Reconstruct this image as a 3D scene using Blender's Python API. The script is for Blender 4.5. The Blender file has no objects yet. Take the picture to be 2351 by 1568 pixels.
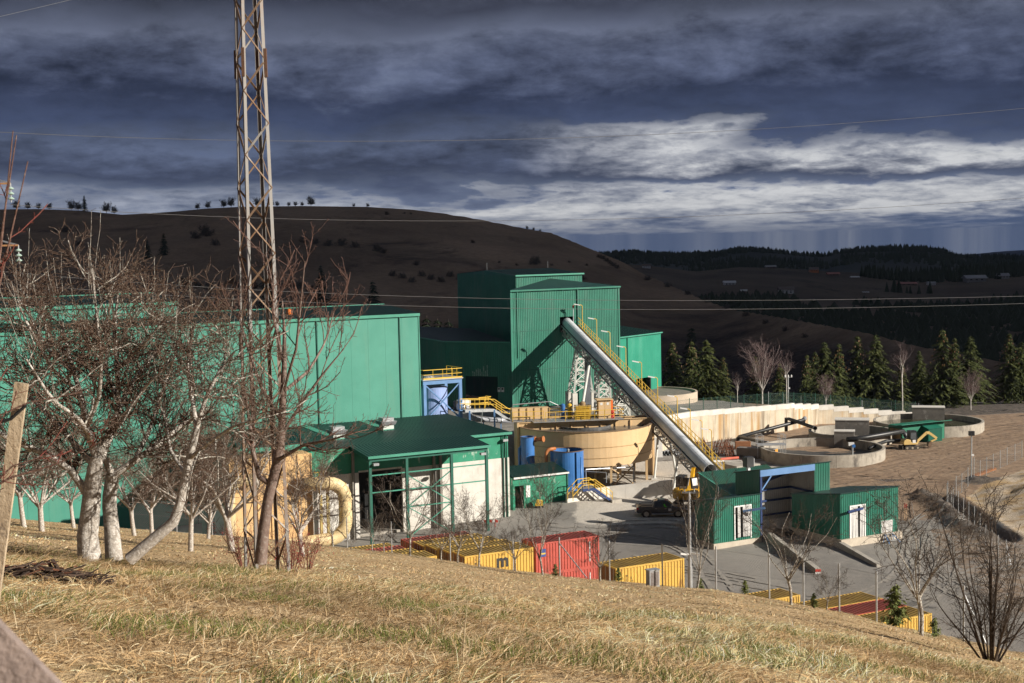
import bpy, math, random
import numpy as np
from mathutils import Vector, noise as mnoise

SC = bpy.context.scene
COL = SC.collection
random.seed(7)
RNG = np.random.default_rng(11)

# ------------------------------------------------------------------ camera
FPX, CU, CV = 3265.0, 1175.5, 784.0          # focal length and centre in sheet units (2351 x 1568)
CAM_Z = 31.0
PITCH, ROLL = math.radians(4.19), math.radians(1.15)
_f = Vector((0, math.cos(PITCH), -math.sin(PITCH)))
_u0 = Vector((0, math.sin(PITCH), math.cos(PITCH)))
_r0 = Vector((1, 0, 0))
_r = _r0 * math.cos(ROLL) - _u0 * math.sin(ROLL)
_u = _r0 * math.sin(ROLL) + _u0 * math.cos(ROLL)
CAM = Vector((0, 0, CAM_Z))
cd = bpy.data.cameras.new('camera')
cam = bpy.data.objects.new('camera', cd)
COL.objects.link(cam)
from mathutils import Matrix
cam.matrix_world = Matrix(((_r.x, _u.x, -_f.x, 0), (_r.y, _u.y, -_f.y, 0), (_r.z, _u.z, -_f.z, CAM_Z), (0, 0, 0, 1)))
cd.sensor_width = 36.0
cd.lens = FPX / 2351.0 * 36.0
cd.clip_start, cd.clip_end = 0.1, 30000.0
cd.dof.use_dof = True
cd.dof.focus_distance = 120.0
cd.dof.aperture_fstop = 9.0
SC.camera = cam

# ------------------------------------------------------------------ light
SUN_AZ, SUN_EL = math.radians(-22.0), math.radians(24.0)     # azimuth from +X, towards the sun
SUN_DIR = Vector((math.cos(SUN_AZ) * math.cos(SUN_EL), math.sin(SUN_AZ) * math.cos(SUN_EL), math.sin(SUN_EL)))
sd = bpy.data.lights.new('sun', 'SUN')
sd.energy, sd.angle, sd.color = 5.0, math.radians(0.5), (1.0, 0.93, 0.82)
sun = bpy.data.objects.new('sun', sd)
COL.objects.link(sun)
sun.rotation_euler = SUN_DIR.to_track_quat('Z', 'Y').to_euler()

W = bpy.data.worlds.new('World')
SC.world = W
W.use_nodes = True
wt = W.node_tree
wt.nodes.clear()


def wn(kind, **kw):
	n = wt.nodes.new(kind)
	for k, v in kw.items():
		if k.startswith('i_'):
			n.inputs[int(k[2:])].default_value = v
		else:
			setattr(n, k, v)
	return n


def wl(a, ao, b, bi):
	wt.links.new(a.outputs[ao], b.inputs[bi])


def wmath(op, a, b=None, clamp=False):
	n = wt.nodes.new('ShaderNodeMath')
	n.operation, n.use_clamp = op, clamp
	for i, x in enumerate((a, b)):
		if x is None:
			continue
		if isinstance(x, (int, float)):
			n.inputs[i].default_value = x
		else:
			wt.links.new(x, n.inputs[i])
	return n.outputs[0]


def wramp(fac, stops, interp='LINEAR'):
	n = wt.nodes.new('ShaderNodeValToRGB')
	cr = n.color_ramp
	cr.interpolation = interp
	while len(cr.elements) < len(stops):
		cr.elements.new(0.5)
	for e, (p, c) in zip(cr.elements, stops):
		e.position = p
		e.color = (c, c, c, 1) if isinstance(c, (int, float)) else (*c, 1)
	wt.links.new(fac, n.inputs[0])
	return n.outputs[0]


def wmix(fac, a, b, op='MIX'):
	n = wt.nodes.new('ShaderNodeMix')
	n.data_type, n.blend_type = 'RGBA', op
	for sock, x in ((n.inputs['Factor'], fac), (n.inputs['A'], a), (n.inputs['B'], b)):
		if isinstance(x, (int, float)):
			sock.default_value = x
		elif isinstance(x, tuple):
			sock.default_value = (*x, 1)
		else:
			wt.links.new(x, sock)
	return n.outputs['Result']


def build_sky():
	tc = wn('ShaderNodeTexCoord')
	sep = wn('ShaderNodeSeparateXYZ')
	wl(tc, 'Generated', sep, 0)
	X, Y, Z = sep.outputs[0], sep.outputs[1], sep.outputs[2]
	el = wmath('MAXIMUM', Z, 0.0)
	az = wmath('ARCTAN2', X, Y)

	# layered stratus: azimuth / elevation space, stretched sideways, coarser overhead
	def field(sx, sz, seed, detail, rough, scale=1.0, dist=0.0):
		c = wn('ShaderNodeCombineXYZ')
		wt.links.new(wmath('MULTIPLY', az, sx), c.inputs[0])
		p = wmath('POWER', wmath('ADD', el, 0.006), 0.52)
		wt.links.new(wmath('MULTIPLY', p, sz), c.inputs[1])
		c.inputs[2].default_value = seed
		n = wn('ShaderNodeTexNoise')
		n.inputs['Scale'].default_value = scale
		n.inputs['Detail'].default_value = detail
		n.inputs['Roughness'].default_value = rough
		n.inputs['Distortion'].default_value = dist
		wt.links.new(c.outputs[0], n.inputs['Vector'])
		return n.outputs['Fac']
	big = field(4.2, 10.0, 3.1, 4.0, 0.5, dist=0.4)
	mid = field(15.0, 26.0, 8.7, 9.0, 0.60, dist=0.25)
	fine = field(52.0, 84.0, 1.9, 7.0, 0.65, dist=0.2)

	def dev(f, k):
		return wmath('MULTIPLY', wmath('SUBTRACT', f, 0.5), k)
	e1 = wmath('ADD', el, wmath('ADD', wmath('ADD', dev(big, 0.075), dev(mid, 0.042)), dev(fine, 0.015)))
	# decks of cloud by height above the horizon: lit cumulus low down, dark bellies between greyer tops
	prof = wramp(wmath('MULTIPLY', e1, 1 / 0.4, True), [(p / 0.4, c) for p, c in (
		(0.0, (0.085, 0.130, 0.25)), (0.030, (0.15, 0.185, 0.275)), (0.042, (0.055, 0.070, 0.120)), (0.064, (0.090, 0.114, 0.184)), (0.080, (0.047, 0.064, 0.122)),
		(0.098, (0.035, 0.047, 0.090)), (0.120, (0.086, 0.105, 0.170)), (0.138, (0.114, 0.133, 0.196)), (0.158, (0.045, 0.052, 0.080)), (0.20, (0.042, 0.047, 0.066)), (0.26, (0.09, 0.098, 0.135)), (0.34, (0.065, 0.072, 0.1)))])
	shade = wmath('ADD', wmath('ADD', wmath('ADD', wmath('MULTIPLY', mid, 2.0), wmath('MULTIPLY', fine, 0.9)), wmath('MULTIPLY', big, 1.0)), -0.9)
	base = wmix(1.0, prof, wmix(1.0, (1.0, 1.0, 1.0), shade, 'MULTIPLY'), 'MULTIPLY')

	def band(lo, mi, hi, hard):
		up = wmath('MULTIPLY', wmath('SUBTRACT', e1, lo), 1.0 / (mi - lo), True)
		dn = wmath('MULTIPLY', wmath('SUBTRACT', hi, e1), hard, True)
		return wmath('MULTIPLY', up, dn)

	def smooth_az(a0, a1):
		return wmath('MULTIPLY', wmath('SUBTRACT', az, a0), 1.0 / (a1 - a0), True)
	b1 = wmath('MULTIPLY', band(-0.004, 0.010, 0.0345, 200.0), wmath('ADD', wmath('MULTIPLY', smooth_az(-0.20, 0.02), 0.7), 0.3))
	b2 = wmath('MULTIPLY', band(0.040, 0.056, 0.074, 120.0), smooth_az(0.0, 0.14))
	tex = wramp(wmath('ADD', wmath('MULTIPLY', mid, 0.65), wmath('MULTIPLY', fine, 0.45)), [(0.40, 0.0), (0.66, 1.0)])
	cum = wmix(tex, (0.22, 0.245, 0.31), (0.66, 0.67, 0.69))
	bm = wmath('MULTIPLY', wmath('MAXIMUM', b1, b2), wmath('ADD', wmath('MULTIPLY', tex, 0.6), 0.55), True)
	c = wmix(bm, base, cum)
	# thin blue gaps of clear sky
	sky = wn('ShaderNodeTexSky')
	sky.sky_type = 'NISHITA'
	sky.sun_disc = False
	sky.sun_elevation = SUN_EL
	sky.sun_rotation = math.radians(90) - SUN_AZ
	skc = wmix(1.0, sky.outputs[0], (0.055, 0.055, 0.055), 'MULTIPLY')
	gap = wramp(wmath('ADD', wmath('MULTIPLY', big, 0.5), wmath('MULTIPLY', mid, 0.5)), [(0.58, 0.0), (0.70, 0.12)])
	c = wmix(gap, c, skc)
	# a blue-grey shower veil hugging the horizon
	veil = wramp(el, [(0.0, 0.8), (0.007, 0.5), (0.016, 0.0)])
	c = wmix(veil, c, (0.085, 0.115, 0.195))
	bg = wn('ShaderNodeBackground')
	bg.inputs['Strength'].default_value = 0.67
	wt.links.new(c, bg.inputs['Color'])
	out = wn('ShaderNodeOutputWorld')
	wl(bg, 0, out, 0)


build_sky()
SC.view_settings.view_transform = 'Standard'
SC.view_settings.look = 'None'
SC.view_settings.exposure = 0.6
SC.view_settings.gamma = 1.0
SC.view_settings.use_curve_mapping = False
SC.cycles.use_adaptive_sampling = True
SC.cycles.adaptive_threshold = 0.02
SC.cycles.use_denoising = True
SC.cycles.max_bounces = 5
SC.cycles.diffuse_bounces = 2
SC.cycles.glossy_bounces = 2
SC.cycles.transmission_bounces = 4
SC.cycles.transparent_max_bounces = 6
SC.cycles.caustics_reflective = False
SC.cycles.caustics_refractive = False


# ------------------------------------------------------------------ sheet -> world
def ray(u, v):
	return (_f + _r * ((u - CU) / FPX) - _u * ((v - CV) / FPX)).normalized()


def at(u, v, Y):
	d = ray(u, v)
	return CAM + d * (Y / d.y)


def on_z(u, v, z):
	d = ray(u, v)
	return CAM + d * ((z - CAM_Z) / d.z)


GA = math.radians(28.0)                       # the plant's grid
GD = Vector((math.cos(GA), math.sin(GA), 0))
GQ = Vector((-math.sin(GA), math.cos(GA), 0))


def G(p, q, z=0.0):
	w = GD * p + GQ * q
	return Vector((w.x, w.y, z))


def pq(w):
	return w.x * GD.x + w.y * GD.y, w.x * GQ.x + w.y * GQ.y


def on_q(u, v, q):
	"""point of the vertical plane q = const under a sheet position -> (p, z)"""
	d = ray(u, v)
	t = q / (d.x * GQ.x + d.y * GQ.y)
	w = CAM + d * t
	return pq(w)[0], w.z


def proj(w):
	d = Vector(w) - CAM
	k = d.dot(_f)
	return CU + FPX * d.dot(_r) / k, CV - FPX * d.dot(_u) / k


# ------------------------------------------------------------------ materials
MATS = {}


def lin(h):
	def c(x):
		x /= 255.0
		return x / 12.92 if x <= 0.04045 else ((x + 0.055) / 1.055) ** 2.4
	return tuple(c(x) for x in h)


class NT:
	def __init__(self, name):
		self.m = bpy.data.materials.new(name)
		self.m.use_nodes = True
		self.t = self.m.node_tree
		self.b = self.t.nodes['Principled BSDF']
		self.geo = self.t.nodes.new('ShaderNodeNewGeometry')

	def noise(self, scale, detail=4.0, rough=0.55, vec=None, stretch=None, dist=0.0):
		n = self.t.nodes.new('ShaderNodeTexNoise')
		n.inputs['Scale'].default_value = scale
		n.inputs['Detail'].default_value = detail
		n.inputs['Roughness'].default_value = rough
		n.inputs['Distortion'].default_value = dist
		src = vec or self.geo.outputs['Position']
		if stretch:
			mp = self.t.nodes.new('ShaderNodeMapping')
			mp.inputs['Scale'].default_value = stretch
			self.t.links.new(src, mp.inputs['Vector'])
			src = mp.outputs[0]
		self.t.links.new(src, n.inputs['Vector'])
		return n.outputs['Fac']

	def ramp(self, fac, stops):
		n = self.t.nodes.new('ShaderNodeValToRGB')
		cr = n.color_ramp
		while len(cr.elements) < len(stops):
			cr.elements.new(0.5)
		for e, (p, c) in zip(cr.elements, stops):
			e.position = p
			e.color = (c, c, c, 1) if isinstance(c, (int, float)) else (*c[:3], 1)
		self.t.links.new(fac, n.inputs[0])
		return n.outputs[0]

	def mix(self, fac, a, b, op='MIX'):
		n = self.t.nodes.new('ShaderNodeMix')
		n.data_type, n.blend_type = 'RGBA', op
		for s, x in ((n.inputs['Factor'], fac), (n.inputs['A'], a), (n.inputs['B'], b)):
			if isinstance(x, (int, float)):
				s.default_value = x
			elif isinstance(x, tuple):
				s.default_value = (*x[:3], 1)
			else:
				self.t.links.new(x, s)
		return n.outputs['Result']

	def math(self, op, a, b=None, clamp=False):
		n = self.t.nodes.new('ShaderNodeMath')
		n.operation, n.use_clamp = op, clamp
		for i, x in enumerate((a, b)):
			if x is None:
				continue
			if isinstance(x, (int, float)):
				n.inputs[i].default_value = x
			else:
				self.t.links.new(x, n.inputs[i])
		return n.outputs[0]

	def attr(self, name):
		n = self.t.nodes.new('ShaderNodeAttribute')
		n.attribute_name = name
		return n

	def bump(self, h, strength=0.3, dist=0.02):
		n = self.t.nodes.new('ShaderNodeBump')
		n.inputs['Strength'].default_value = strength
		n.inputs['Distance'].default_value = dist
		self.t.links.new(h, n.inputs['Height'])
		self.t.links.new(n.outputs[0], self.b.inputs['Normal'])

	def out(self, col, rough=0.6, metal=0.0, spec=0.5):
		if isinstance(col, tuple):
			self.b.inputs['Base Color'].default_value = (*col[:3], 1)
		else:
			self.t.links.new(col, self.b.inputs['Base Color'])
		if isinstance(rough, (int, float)):
			self.b.inputs['Roughness'].default_value = rough
		else:
			self.t.links.new(rough, self.b.inputs['Roughness'])
		self.b.inputs['Metallic'].default_value = metal
		self.b.inputs['Specular IOR Level'].default_value = spec
		return self.m


def M(name, c1, c2=None, scale=1.5, rough=0.55, metal=0.0, lo=0.35, hi=0.68, bump=0.0, bscale=None, bdist=0.02,
	  stretch=None, stain=None, stain_lo=0.62, stain_hi=0.75, stain_scale=0.6, stain_stretch=None, spec=0.4, detail=5.0):
	"""two-tone noise paint, with an optional third stain colour"""
	if name in MATS:
		return MATS[name]
	n = NT(name)
	c2 = c2 or tuple(x * 0.78 for x in c1)
	f = n.ramp(n.noise(scale, detail, 0.6, stretch=stretch), [(lo, 0.0), (hi, 1.0)])
	col = n.mix(f, c1, c2)
	if stain:
		s = n.ramp(n.noise(stain_scale, 6.0, 0.65, stretch=stain_stretch), [(stain_lo, 0.0), (stain_hi, 1.0)])
		col = n.mix(s, col, stain)
	if bump:
		n.bump(n.noise(bscale or scale * 6, 4.0), bump, bdist)
	MATS[name] = n.out(col, rough, metal, spec)
	return MATS[name]


# ------------------------------------------------------------------ mesh builder
class MB:
	def __init__(self):
		self.v, self.f = [], []

	def add(self, vs, fs):
		k = len(self.v)
		self.v.extend(tuple(x) for x in vs)
		self.f.extend(tuple(i + k for i in f) for f in fs)
		return self

	def quad(self, a, b, c, d):
		return self.add([a, b, c, d], [(0, 1, 2, 3)])

	def hexa(self, p):
		"""8 corners: bottom 0-3, top 4-7"""
		return self.add(p, [(0, 3, 2, 1), (4, 5, 6, 7), (0, 1, 5, 4), (1, 2, 6, 5), (2, 3, 7, 6), (3, 0, 4, 7)])

	def box(self, p0, p1, q0, q1, z0, z1):
		"""box in the plant's grid"""
		return self.hexa([G(p0, q0, z0), G(p1, q0, z0), G(p1, q1, z0), G(p0, q1, z0), G(p0, q0, z1), G(p1, q0, z1), G(p1, q1, z1), G(p0, q1, z1)])

	def cbox(self, c, sx, sy, sz, ax=None, ay=None, az=None):
		"""box centred at c with half-axes along ax, ay, az"""
		c = Vector(c)
		ax = (ax or Vector((1, 0, 0))) * (sx / 2)
		ay = (ay or Vector((0, 1, 0))) * (sy / 2)
		az = (az or Vector((0, 0, 1))) * (sz / 2)
		return self.hexa([c - ax - ay - az, c + ax - ay - az, c + ax + ay - az, c - ax + ay - az,
						  c - ax - ay + az, c + ax - ay + az, c + ax + ay + az, c - ax + ay + az])

	def bar(self, a, b, w, h=None, up=None):
		a, b = Vector(a), Vector(b)
		h = h or w
		d = (b - a)
		L = d.length
		if L < 1e-6:
			return self
		d /= L
		up = Vector(up) if up else (Vector((0, 0, 1)) if abs(d.z) < 0.95 else Vector((0, 1, 0)))
		s = d.cross(up).normalized()
		t = s.cross(d).normalized()
		s, t = s * (w / 2), t * (h / 2)
		return self.hexa([a - s - t, a + s - t, a + s + t, a - s + t, b - s - t, b + s - t, b + s + t, b - s + t])

	def tube(self, pts, r, n=8, caps=True, closed=False):
		pts = [Vector(p) for p in pts]
		rs = r if isinstance(r, (list, tuple, np.ndarray)) else [r] * len(pts)
		k = len(self.v)
		ref = None
		for i, p in enumerate(pts):
			d = (pts[min(i + 1, len(pts) - 1)] - pts[max(i - 1, 0)])
			d = d.normalized() if d.length > 1e-9 else Vector((0, 0, 1))
			if ref is None:
				ref = Vector((0, 0, 1)) if abs(d.z) < 0.9 else Vector((1, 0, 0))
			s = d.cross(ref)
			s = s.normalized() if s.length > 1e-6 else d.orthogonal().normalized()
			t = s.cross(d).normalized()
			ref = t
			for j in range(n):
				a = 2 * math.pi * j / n
				self.v.append(tuple(p + (s * math.cos(a) + t * math.sin(a)) * rs[i]))
		for i in range(len(pts) - 1):
			for j in range(n):
				j2 = (j + 1) % n
				self.f.append((k + i * n + j, k + i * n + j2, k + (i + 1) * n + j2, k + (i + 1) * n + j))
		if caps:
			self.f.append(tuple(k + j for j in reversed(range(n))))
			self.f.append(tuple(k + (len(pts) - 1) * n + j for j in range(n)))
		return self

	def ring(self, c, r0, r1, z0, z1, n=64, a0=0.0, a1=2 * math.pi):
		"""vertical-axis ring wall (r0 inner, r1 outer)"""
		full = abs(a1 - a0 - 2 * math.pi) < 1e-6
		m = n if full else n + 1
		k = len(self.v)
		for i in range(m):
			a = a0 + (a1 - a0) * i / n
			cx, sx = math.cos(a), math.sin(a)
			for r, z in ((r1, z0), (r1, z1), (r0, z1), (r0, z0)):
				self.v.append((c[0] + cx * r, c[1] + sx * r, z))
		for i in range(n):
			a, b = k + i * 4, k + ((i + 1) % m) * 4
			for j in range(4):
				j2 = (j + 1) % 4
				self.f.append((a + j, b + j, b + j2, a + j2))
		if not full:
			self.f.append((k + 3, k + 2, k + 1, k))
			e = k + (m - 1) * 4
			self.f.append((e, e + 1, e + 2, e + 3))
		return self

	def disc(self, c, r, z, n=48):
		k = len(self.v)
		for i in range(n):
			a = 2 * math.pi * i / n
			self.v.append((c[0] + r * math.cos(a), c[1] + r * math.sin(a), z))
		self.f.append(tuple(k + i for i in range(n)))
		return self

	def lathe(self, c, prof, n=24, axis=None):
		"""profile (r, h) turned round the axis through c"""
		axis = Vector(axis) if axis else Vector((0, 0, 1))
		s = axis.orthogonal().normalized()
		t = axis.cross(s).normalized()
		c = Vector(c)
		k = len(self.v)
		for r, h in prof:
			for j in range(n):
				a = 2 * math.pi * j / n
				self.v.append(tuple(c + axis * h + (s * math.cos(a) + t * math.sin(a)) * r))
		for i in range(len(prof) - 1):
			for j in range(n):
				j2 = (j + 1) % n
				self.f.append((k + i * n + j, k + i * n + j2, k + (i + 1) * n + j2, k + (i + 1) * n + j))
		self.f.append(tuple(k + j for j in reversed(range(n))))
		self.f.append(tuple(k + (len(prof) - 1) * n + j for j in range(n)))
		return self

	def corr(self, a, b, z0, z1, pitch=0.28, depth=0.045, out=None, z0b=None, z1b=None):
		"""ribbed sheet wall from a to b (plan), heights z0..z1, ribs vertical; z0b/z1b at b"""
		a, b = Vector((a[0], a[1], 0)), Vector((b[0], b[1], 0))
		L = (b - a).length
		d = (b - a) / L
		o = Vector(out) if out else Vector((d.y, -d.x, 0))
		n = max(1, int(round(L / pitch)))
		z0b = z0 if z0b is None else z0b
		z1b = z1 if z1b is None else z1b
		k = len(self.v)
		prof = []
		for i in range(n):
			for s, e in ((0.0, 0), (0.30, 0), (0.42, 1), (0.78, 1), (0.90, 0)):
				prof.append(((i + s) / n, e))
		prof.append((1.0, 0))
		for s, e in prof:
			w = a + d * (L * s) + o * (depth * e)
			self.v.append((w.x, w.y, z0 + (z0b - z0) * s))
			self.v.append((w.x, w.y, z1 + (z1b - z1) * s))
		for i in range(len(prof) - 1):
			self.f.append((k + 2 * i, k + 2 * i + 2, k + 2 * i + 3, k + 2 * i + 1))
		return self

	def corr_roof(self, a, b, c, d, pitch=0.3, depth=0.04):
		"""ribbed roof sheet: a-b eave, d-c ridge, ribs running a->d"""
		a, b, c, d = map(Vector, (a, b, c, d))
		nrm = (b - a).cross(d - a).normalized()
		if nrm.z < 0:
			nrm = -nrm
		L = (b - a).length
		n = max(1, int(round(L / pitch)))
		k = len(self.v)
		prof = []
		for i in range(n):
			for s, e in ((0.0, 0), (0.55, 0), (0.65, 1), (0.88, 1)):
				prof.append(((i + s) / n, e))
		prof.append((1.0, 0))
		for s, e in prof:
			lo, hi = a.lerp(b, s) + nrm * depth * e, d.lerp(c, s) + nrm * depth * e
			self.v.append(tuple(lo))
			self.v.append(tuple(hi))
		for i in range(len(prof) - 1):
			self.f.append((k + 2 * i, k + 2 * i + 2, k + 2 * i + 3, k + 2 * i + 1))
		return self

	def build(self, name, mat, parent=None, smooth=False, **tags):
		return link_mesh(name, self.v, self.f, mat, parent, smooth, **tags)


def world_loc(o):
	w = Vector((0, 0, 0))
	while o is not None:
		w = w + o.location
		o = o.parent
	return w


def link_mesh(name, v, f, mat, parent=None, smooth=False, **tags):
	me = bpy.data.meshes.new(name)
	vv = np.asarray([tuple(x) for x in v], dtype=float) if not isinstance(v, np.ndarray) else v
	if parent is None:
		lo, hi = vv.min(0), vv.max(0)
		loc = Vector(((lo[0] + hi[0]) / 2, (lo[1] + hi[1]) / 2, lo[2]))
		off = loc
	else:
		off = world_loc(parent)
		loc = Vector((0, 0, 0))
	vv = vv - np.array(tuple(off))
	if isinstance(f, np.ndarray):
		n, k = f.shape
		me.vertices.add(len(vv))
		me.vertices.foreach_set('co', vv.astype(np.float32).ravel())
		me.loops.add(n * k)
		me.loops.foreach_set('vertex_index', f.astype(np.int32).ravel())
		me.polygons.add(n)
		me.polygons.foreach_set('loop_start', np.arange(0, n * k, k, dtype=np.int32))
		me.update(calc_edges=True)
	else:
		me.from_pydata(vv.tolist(), [], f)
	if smooth:
		me.polygons.foreach_set('use_smooth', [True] * len(me.polygons))
	for m in (mat if isinstance(mat, (list, tuple)) else [mat]):
		me.materials.append(m)
	o = bpy.data.objects.new(name, me)
	COL.objects.link(o)
	o.location = loc
	if parent is not None:
		o.parent = parent
	tag(o, **tags)
	return o


def tag(o, label=None, cat=None, group=None, kind=None):
	if label:
		o['label'] = label
	if cat:
		o['category'] = cat
	if group:
		o['group'] = group
	if kind:
		o['kind'] = kind
	return o


def thing(name, loc, label, cat, group=None):
	o = bpy.data.objects.new(name, None)
	o.empty_display_size = 0.3
	COL.objects.link(o)
	o.location = Vector(loc)
	return tag(o, label, cat, group)


def copy_tree(o, parent=None):
	c = o.copy()
	COL.objects.link(c)
	c.parent = parent
	for ch in [x for x in KIDS.get(o.name, [])] or list(o.children):
		copy_tree(ch, c)
	return c


KIDS = {}


def clone(o, loc, rz=0.0, scale=1.0, label=None, group=None):
	c = copy_tree(o)
	c.location = Vector(loc)
	c.rotation_euler = (0, 0, rz)
	c.scale = (scale, scale, scale) if isinstance(scale, (int, float)) else scale
	if label:
		c['label'] = label
	if group:
		c['group'] = group
	return c


def rail(mb, pts, h=1.1, r=0.03, step=1.5, mid=True):
	"""handrail: posts, top and middle rail along a polyline of deck points"""
	pts = [Vector(p) for p in pts]
	up = Vector((0, 0, h))
	for a, b in zip(pts, pts[1:]):
		mb.bar(a + up, b + up, r * 2)
		if mid:
			mb.bar(a + up * 0.5, b + up * 0.5, r * 1.8)
		L = (b - a).length
		n = max(1, int(round(L / step)))
		for i in range(n + 1):
			p = a.lerp(b, i / n)
			mb.bar(p, p + up, r * 2)
	return mb
# ================================================================== terrain
def interp(x, xs, ys):
	return float(np.interp(x, xs, ys))


def nz(x, y, s, seed=0.0):
	return mnoise.noise((x * s, y * s, seed))


S_U = [-600, 0, 300, 600, 900, 1200, 1400, 1650, 1940, 2125, 2351, 3000]
S_S = [.165, .180, .190, .199, .211, .2243, .231, .238, .2535, .267, .2827, .31]
F_U = [-600, 0, 300, 600, 900, 1034, 1180, 1290, 1404, 1527, 1652, 1776, 1940, 2026, 2125, 2230, 2351, 3000]
F_Y = [85, 95, 100, 106, 104, 98, 89, 83, 80, 77, 74, 71, 66, 62, 59, 57, 55, 48]


def meadow_z(X, Y):
	Yc = max(Y, 4.0)
	u = 1187.5 + FPX * X / Yc
	u = min(max(u, -600), 3000)
	s = interp(u, S_U, S_S)
	yf = interp(u, F_U, F_Y)
	Ye = min(Y, yf)
	h = 0.95 + 0.75 * math.exp(-(Ye / 10.0) ** 2)
	tt = s + h / max(Ye, 2.0)
	z = -(s * Ye + h + 0.053 * tt * tt * Ye)
	z += 0.10 * nz(X, Ye, 0.22, 1.0) + 0.05 * nz(X, Ye, 0.8, 2.0) + 0.03 * nz(X, Ye, 2.2, 3.0)
	if Y > yf:
		d = Y - yf
		z -= 0.25 * d if d < 1.5 else 0.375 + (d - 1.5) * 0.62
	return CAM_Z + z


LOWP = np.array([(-20, 139, -29.2), (-13.5, 139, -29.2), (0, 146, -28.9), (4.6, 115, -29.9), (-2, 110, -29.8), (9, 103, -29.7), (-12, 112, -29.9), (18.8, 131.7, -29.3), (30, 131.4, -29.3),
				 (36.5, 135, -29.3), (15.6, 148, -28.9), (6, 150, -28.3), (8, 157, -28.4), (28, 173.5, -28.2), (38, 176, -27.9), (51, 181, -27.9),
				 (70, 193, -27.4), (37.5, 125.6, -29.8), (50, 140, -29.1), (60, 165, -28.2), (-40, 128, -29.5), (20, 108, -30), (40, 100, -30.2),
				 (60, 110, -30.5), (-10, 118, -29.9), (45, 115, -30.0), (30, 105, -30.1), (53, 206, -27.8), (24, 185, -27.9), (39, 196, -27.8), (100, 150, -28), (100, 200, -27)], float)
_A = np.c_[LOWP[:, :2], np.ones(len(LOWP))]
_PL, *_ = np.linalg.lstsq(_A, LOWP[:, 2], rcond=None)
_RES = LOWP[:, 2] - _A @ _PL
WALL = [(4.0, 170.6), (14.4, 177.6), (23.7, 187.0), (38.0, 197.0), (43.9, 203.2), (53.2, 206.0), (59.5, 207.3)]
WALL_TOP = [-23.4, -23.4, -23.5, -24.0, -25.0, -26.3, -27.0]


def wall_side(X, Y):
	"""signed distance behind the retaining wall, and the wall-top level there"""
	best = None
	for i, ((x0, y0), (x1, y1)) in enumerate(zip(WALL, WALL[1:])):
		dx, dy = x1 - x0, y1 - y0
		L = math.hypot(dx, dy)
		t = ((X - x0) * dx + (Y - y0) * dy) / (L * L)
		tc = min(max(t, -20.0 if i == 0 else 0.0), 1.0)
		px, py = x0 + dx * tc, y0 + dy * tc
		dist = math.hypot(X - px, Y - py)
		side = ((Y - y0) * dx - (X - x0) * dy) / L
		sgn = dist if side > 0 else -dist
		tt = min(max(t, 0), 1)
		top = WALL_TOP[i] + (WALL_TOP[i + 1] - WALL_TOP[i]) * tt
		if best is None or dist < abs(best[0]):
			best = (sgn, top)
	return best


TRENCH = [(46.0, 151.5), (46.3, 146.0), (46.2, 141.0), (46.0, 137.0), (46.6, 133.0)]


def seg_dist(X, Y, pts):
	b = 1e9
	for (x0, y0), (x1, y1) in zip(pts, pts[1:]):
		dx, dy = x1 - x0, y1 - y0
		t = min(max(((X - x0) * dx + (Y - y0) * dy) / (dx * dx + dy * dy), 0), 1)
		b = min(b, math.hypot(X - x0 - dx * t, Y - y0 - dy * t))
	return b


PIT = None


def yard_z(X, Y, detail=True):
	w = 1.0 / (((LOWP[:, 0] - X) ** 2 + (LOWP[:, 1] - Y) ** 2) + 9.0) ** 1.5
	z = X * _PL[0] + Y * _PL[1] + _PL[2] + float((w * _RES).sum() / w.sum())
	if X > -30 and Y > 160:
		side, top = wall_side(X, Y)
		hi = min(top - 0.35, -23.2 if X < 20 else top - 0.35)
		if X < 3.5:
			t = min(max((side + 3.0) / 6.0, 0), 1)
			z = z + (hi - z) * t
		elif side > 0.55 and X < 59.8:
			k = min(1.0, max(0.0, (Y - 206) / 14.0)) if X > 20 else 0.0
			z = hi * (1 - k) + (-27.8) * k
	elif Y > 160:
		z = z + (-23.2 - z) * min(1, (Y - 160) / 8)
	if Y > 212:
		t = min(1, (Y - 212) / 24)
		z = z + (-29.0 - z) * t
		if Y > 236:
			z -= (Y - 236) * 0.5
	if detail:
		z += 0.05 * nz(X, Y, 0.15, 4.0) + 0.025 * nz(X, Y, 0.6, 5.0)
		if X > 40 and 128 < Y < 156:
			d = seg_dist(X, Y, TRENCH)
			z -= 1.0 * math.exp(-(d / 0.8) ** 2)
			d2 = seg_dist(X + 2.0, Y, TRENCH)
			z += (0.75 + 0.5 * nz(X, Y, 0.8, 6.0)) * math.exp(-(d2 / 1.25) ** 2)
			d3 = seg_dist(X - 1.4, Y, TRENCH)
			z += 0.3 * math.exp(-(d3 / 0.8) ** 2)
		if X > 47:      # rubble bank beyond the fence on the right
			fx = interp(Y, [128, 135, 150, 158, 166], [46.8, 46.5, 46.8, 52, 60])
			t = min(max((X - fx - 1.5) / 7.0, 0), 1)
			if 120 < Y < 168:
				k = min(1, (Y - 120) / 8) * min(1, (168 - Y) / 6)
				z += k * t * (1.3 + 0.9 * nz(X, Y, 0.25, 7.0) + 0.35 * nz(X, Y, 1.1, 8.0))
		dm = math.hypot((X - 52) / 2.4, (Y - 157) / 1.6)     # heap of dark spoil
		z += 0.8 * math.exp(-dm * dm) * (1 + 0.5 * nz(X, Y, 1.2, 9.0))
	return CAM_Z + z


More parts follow.
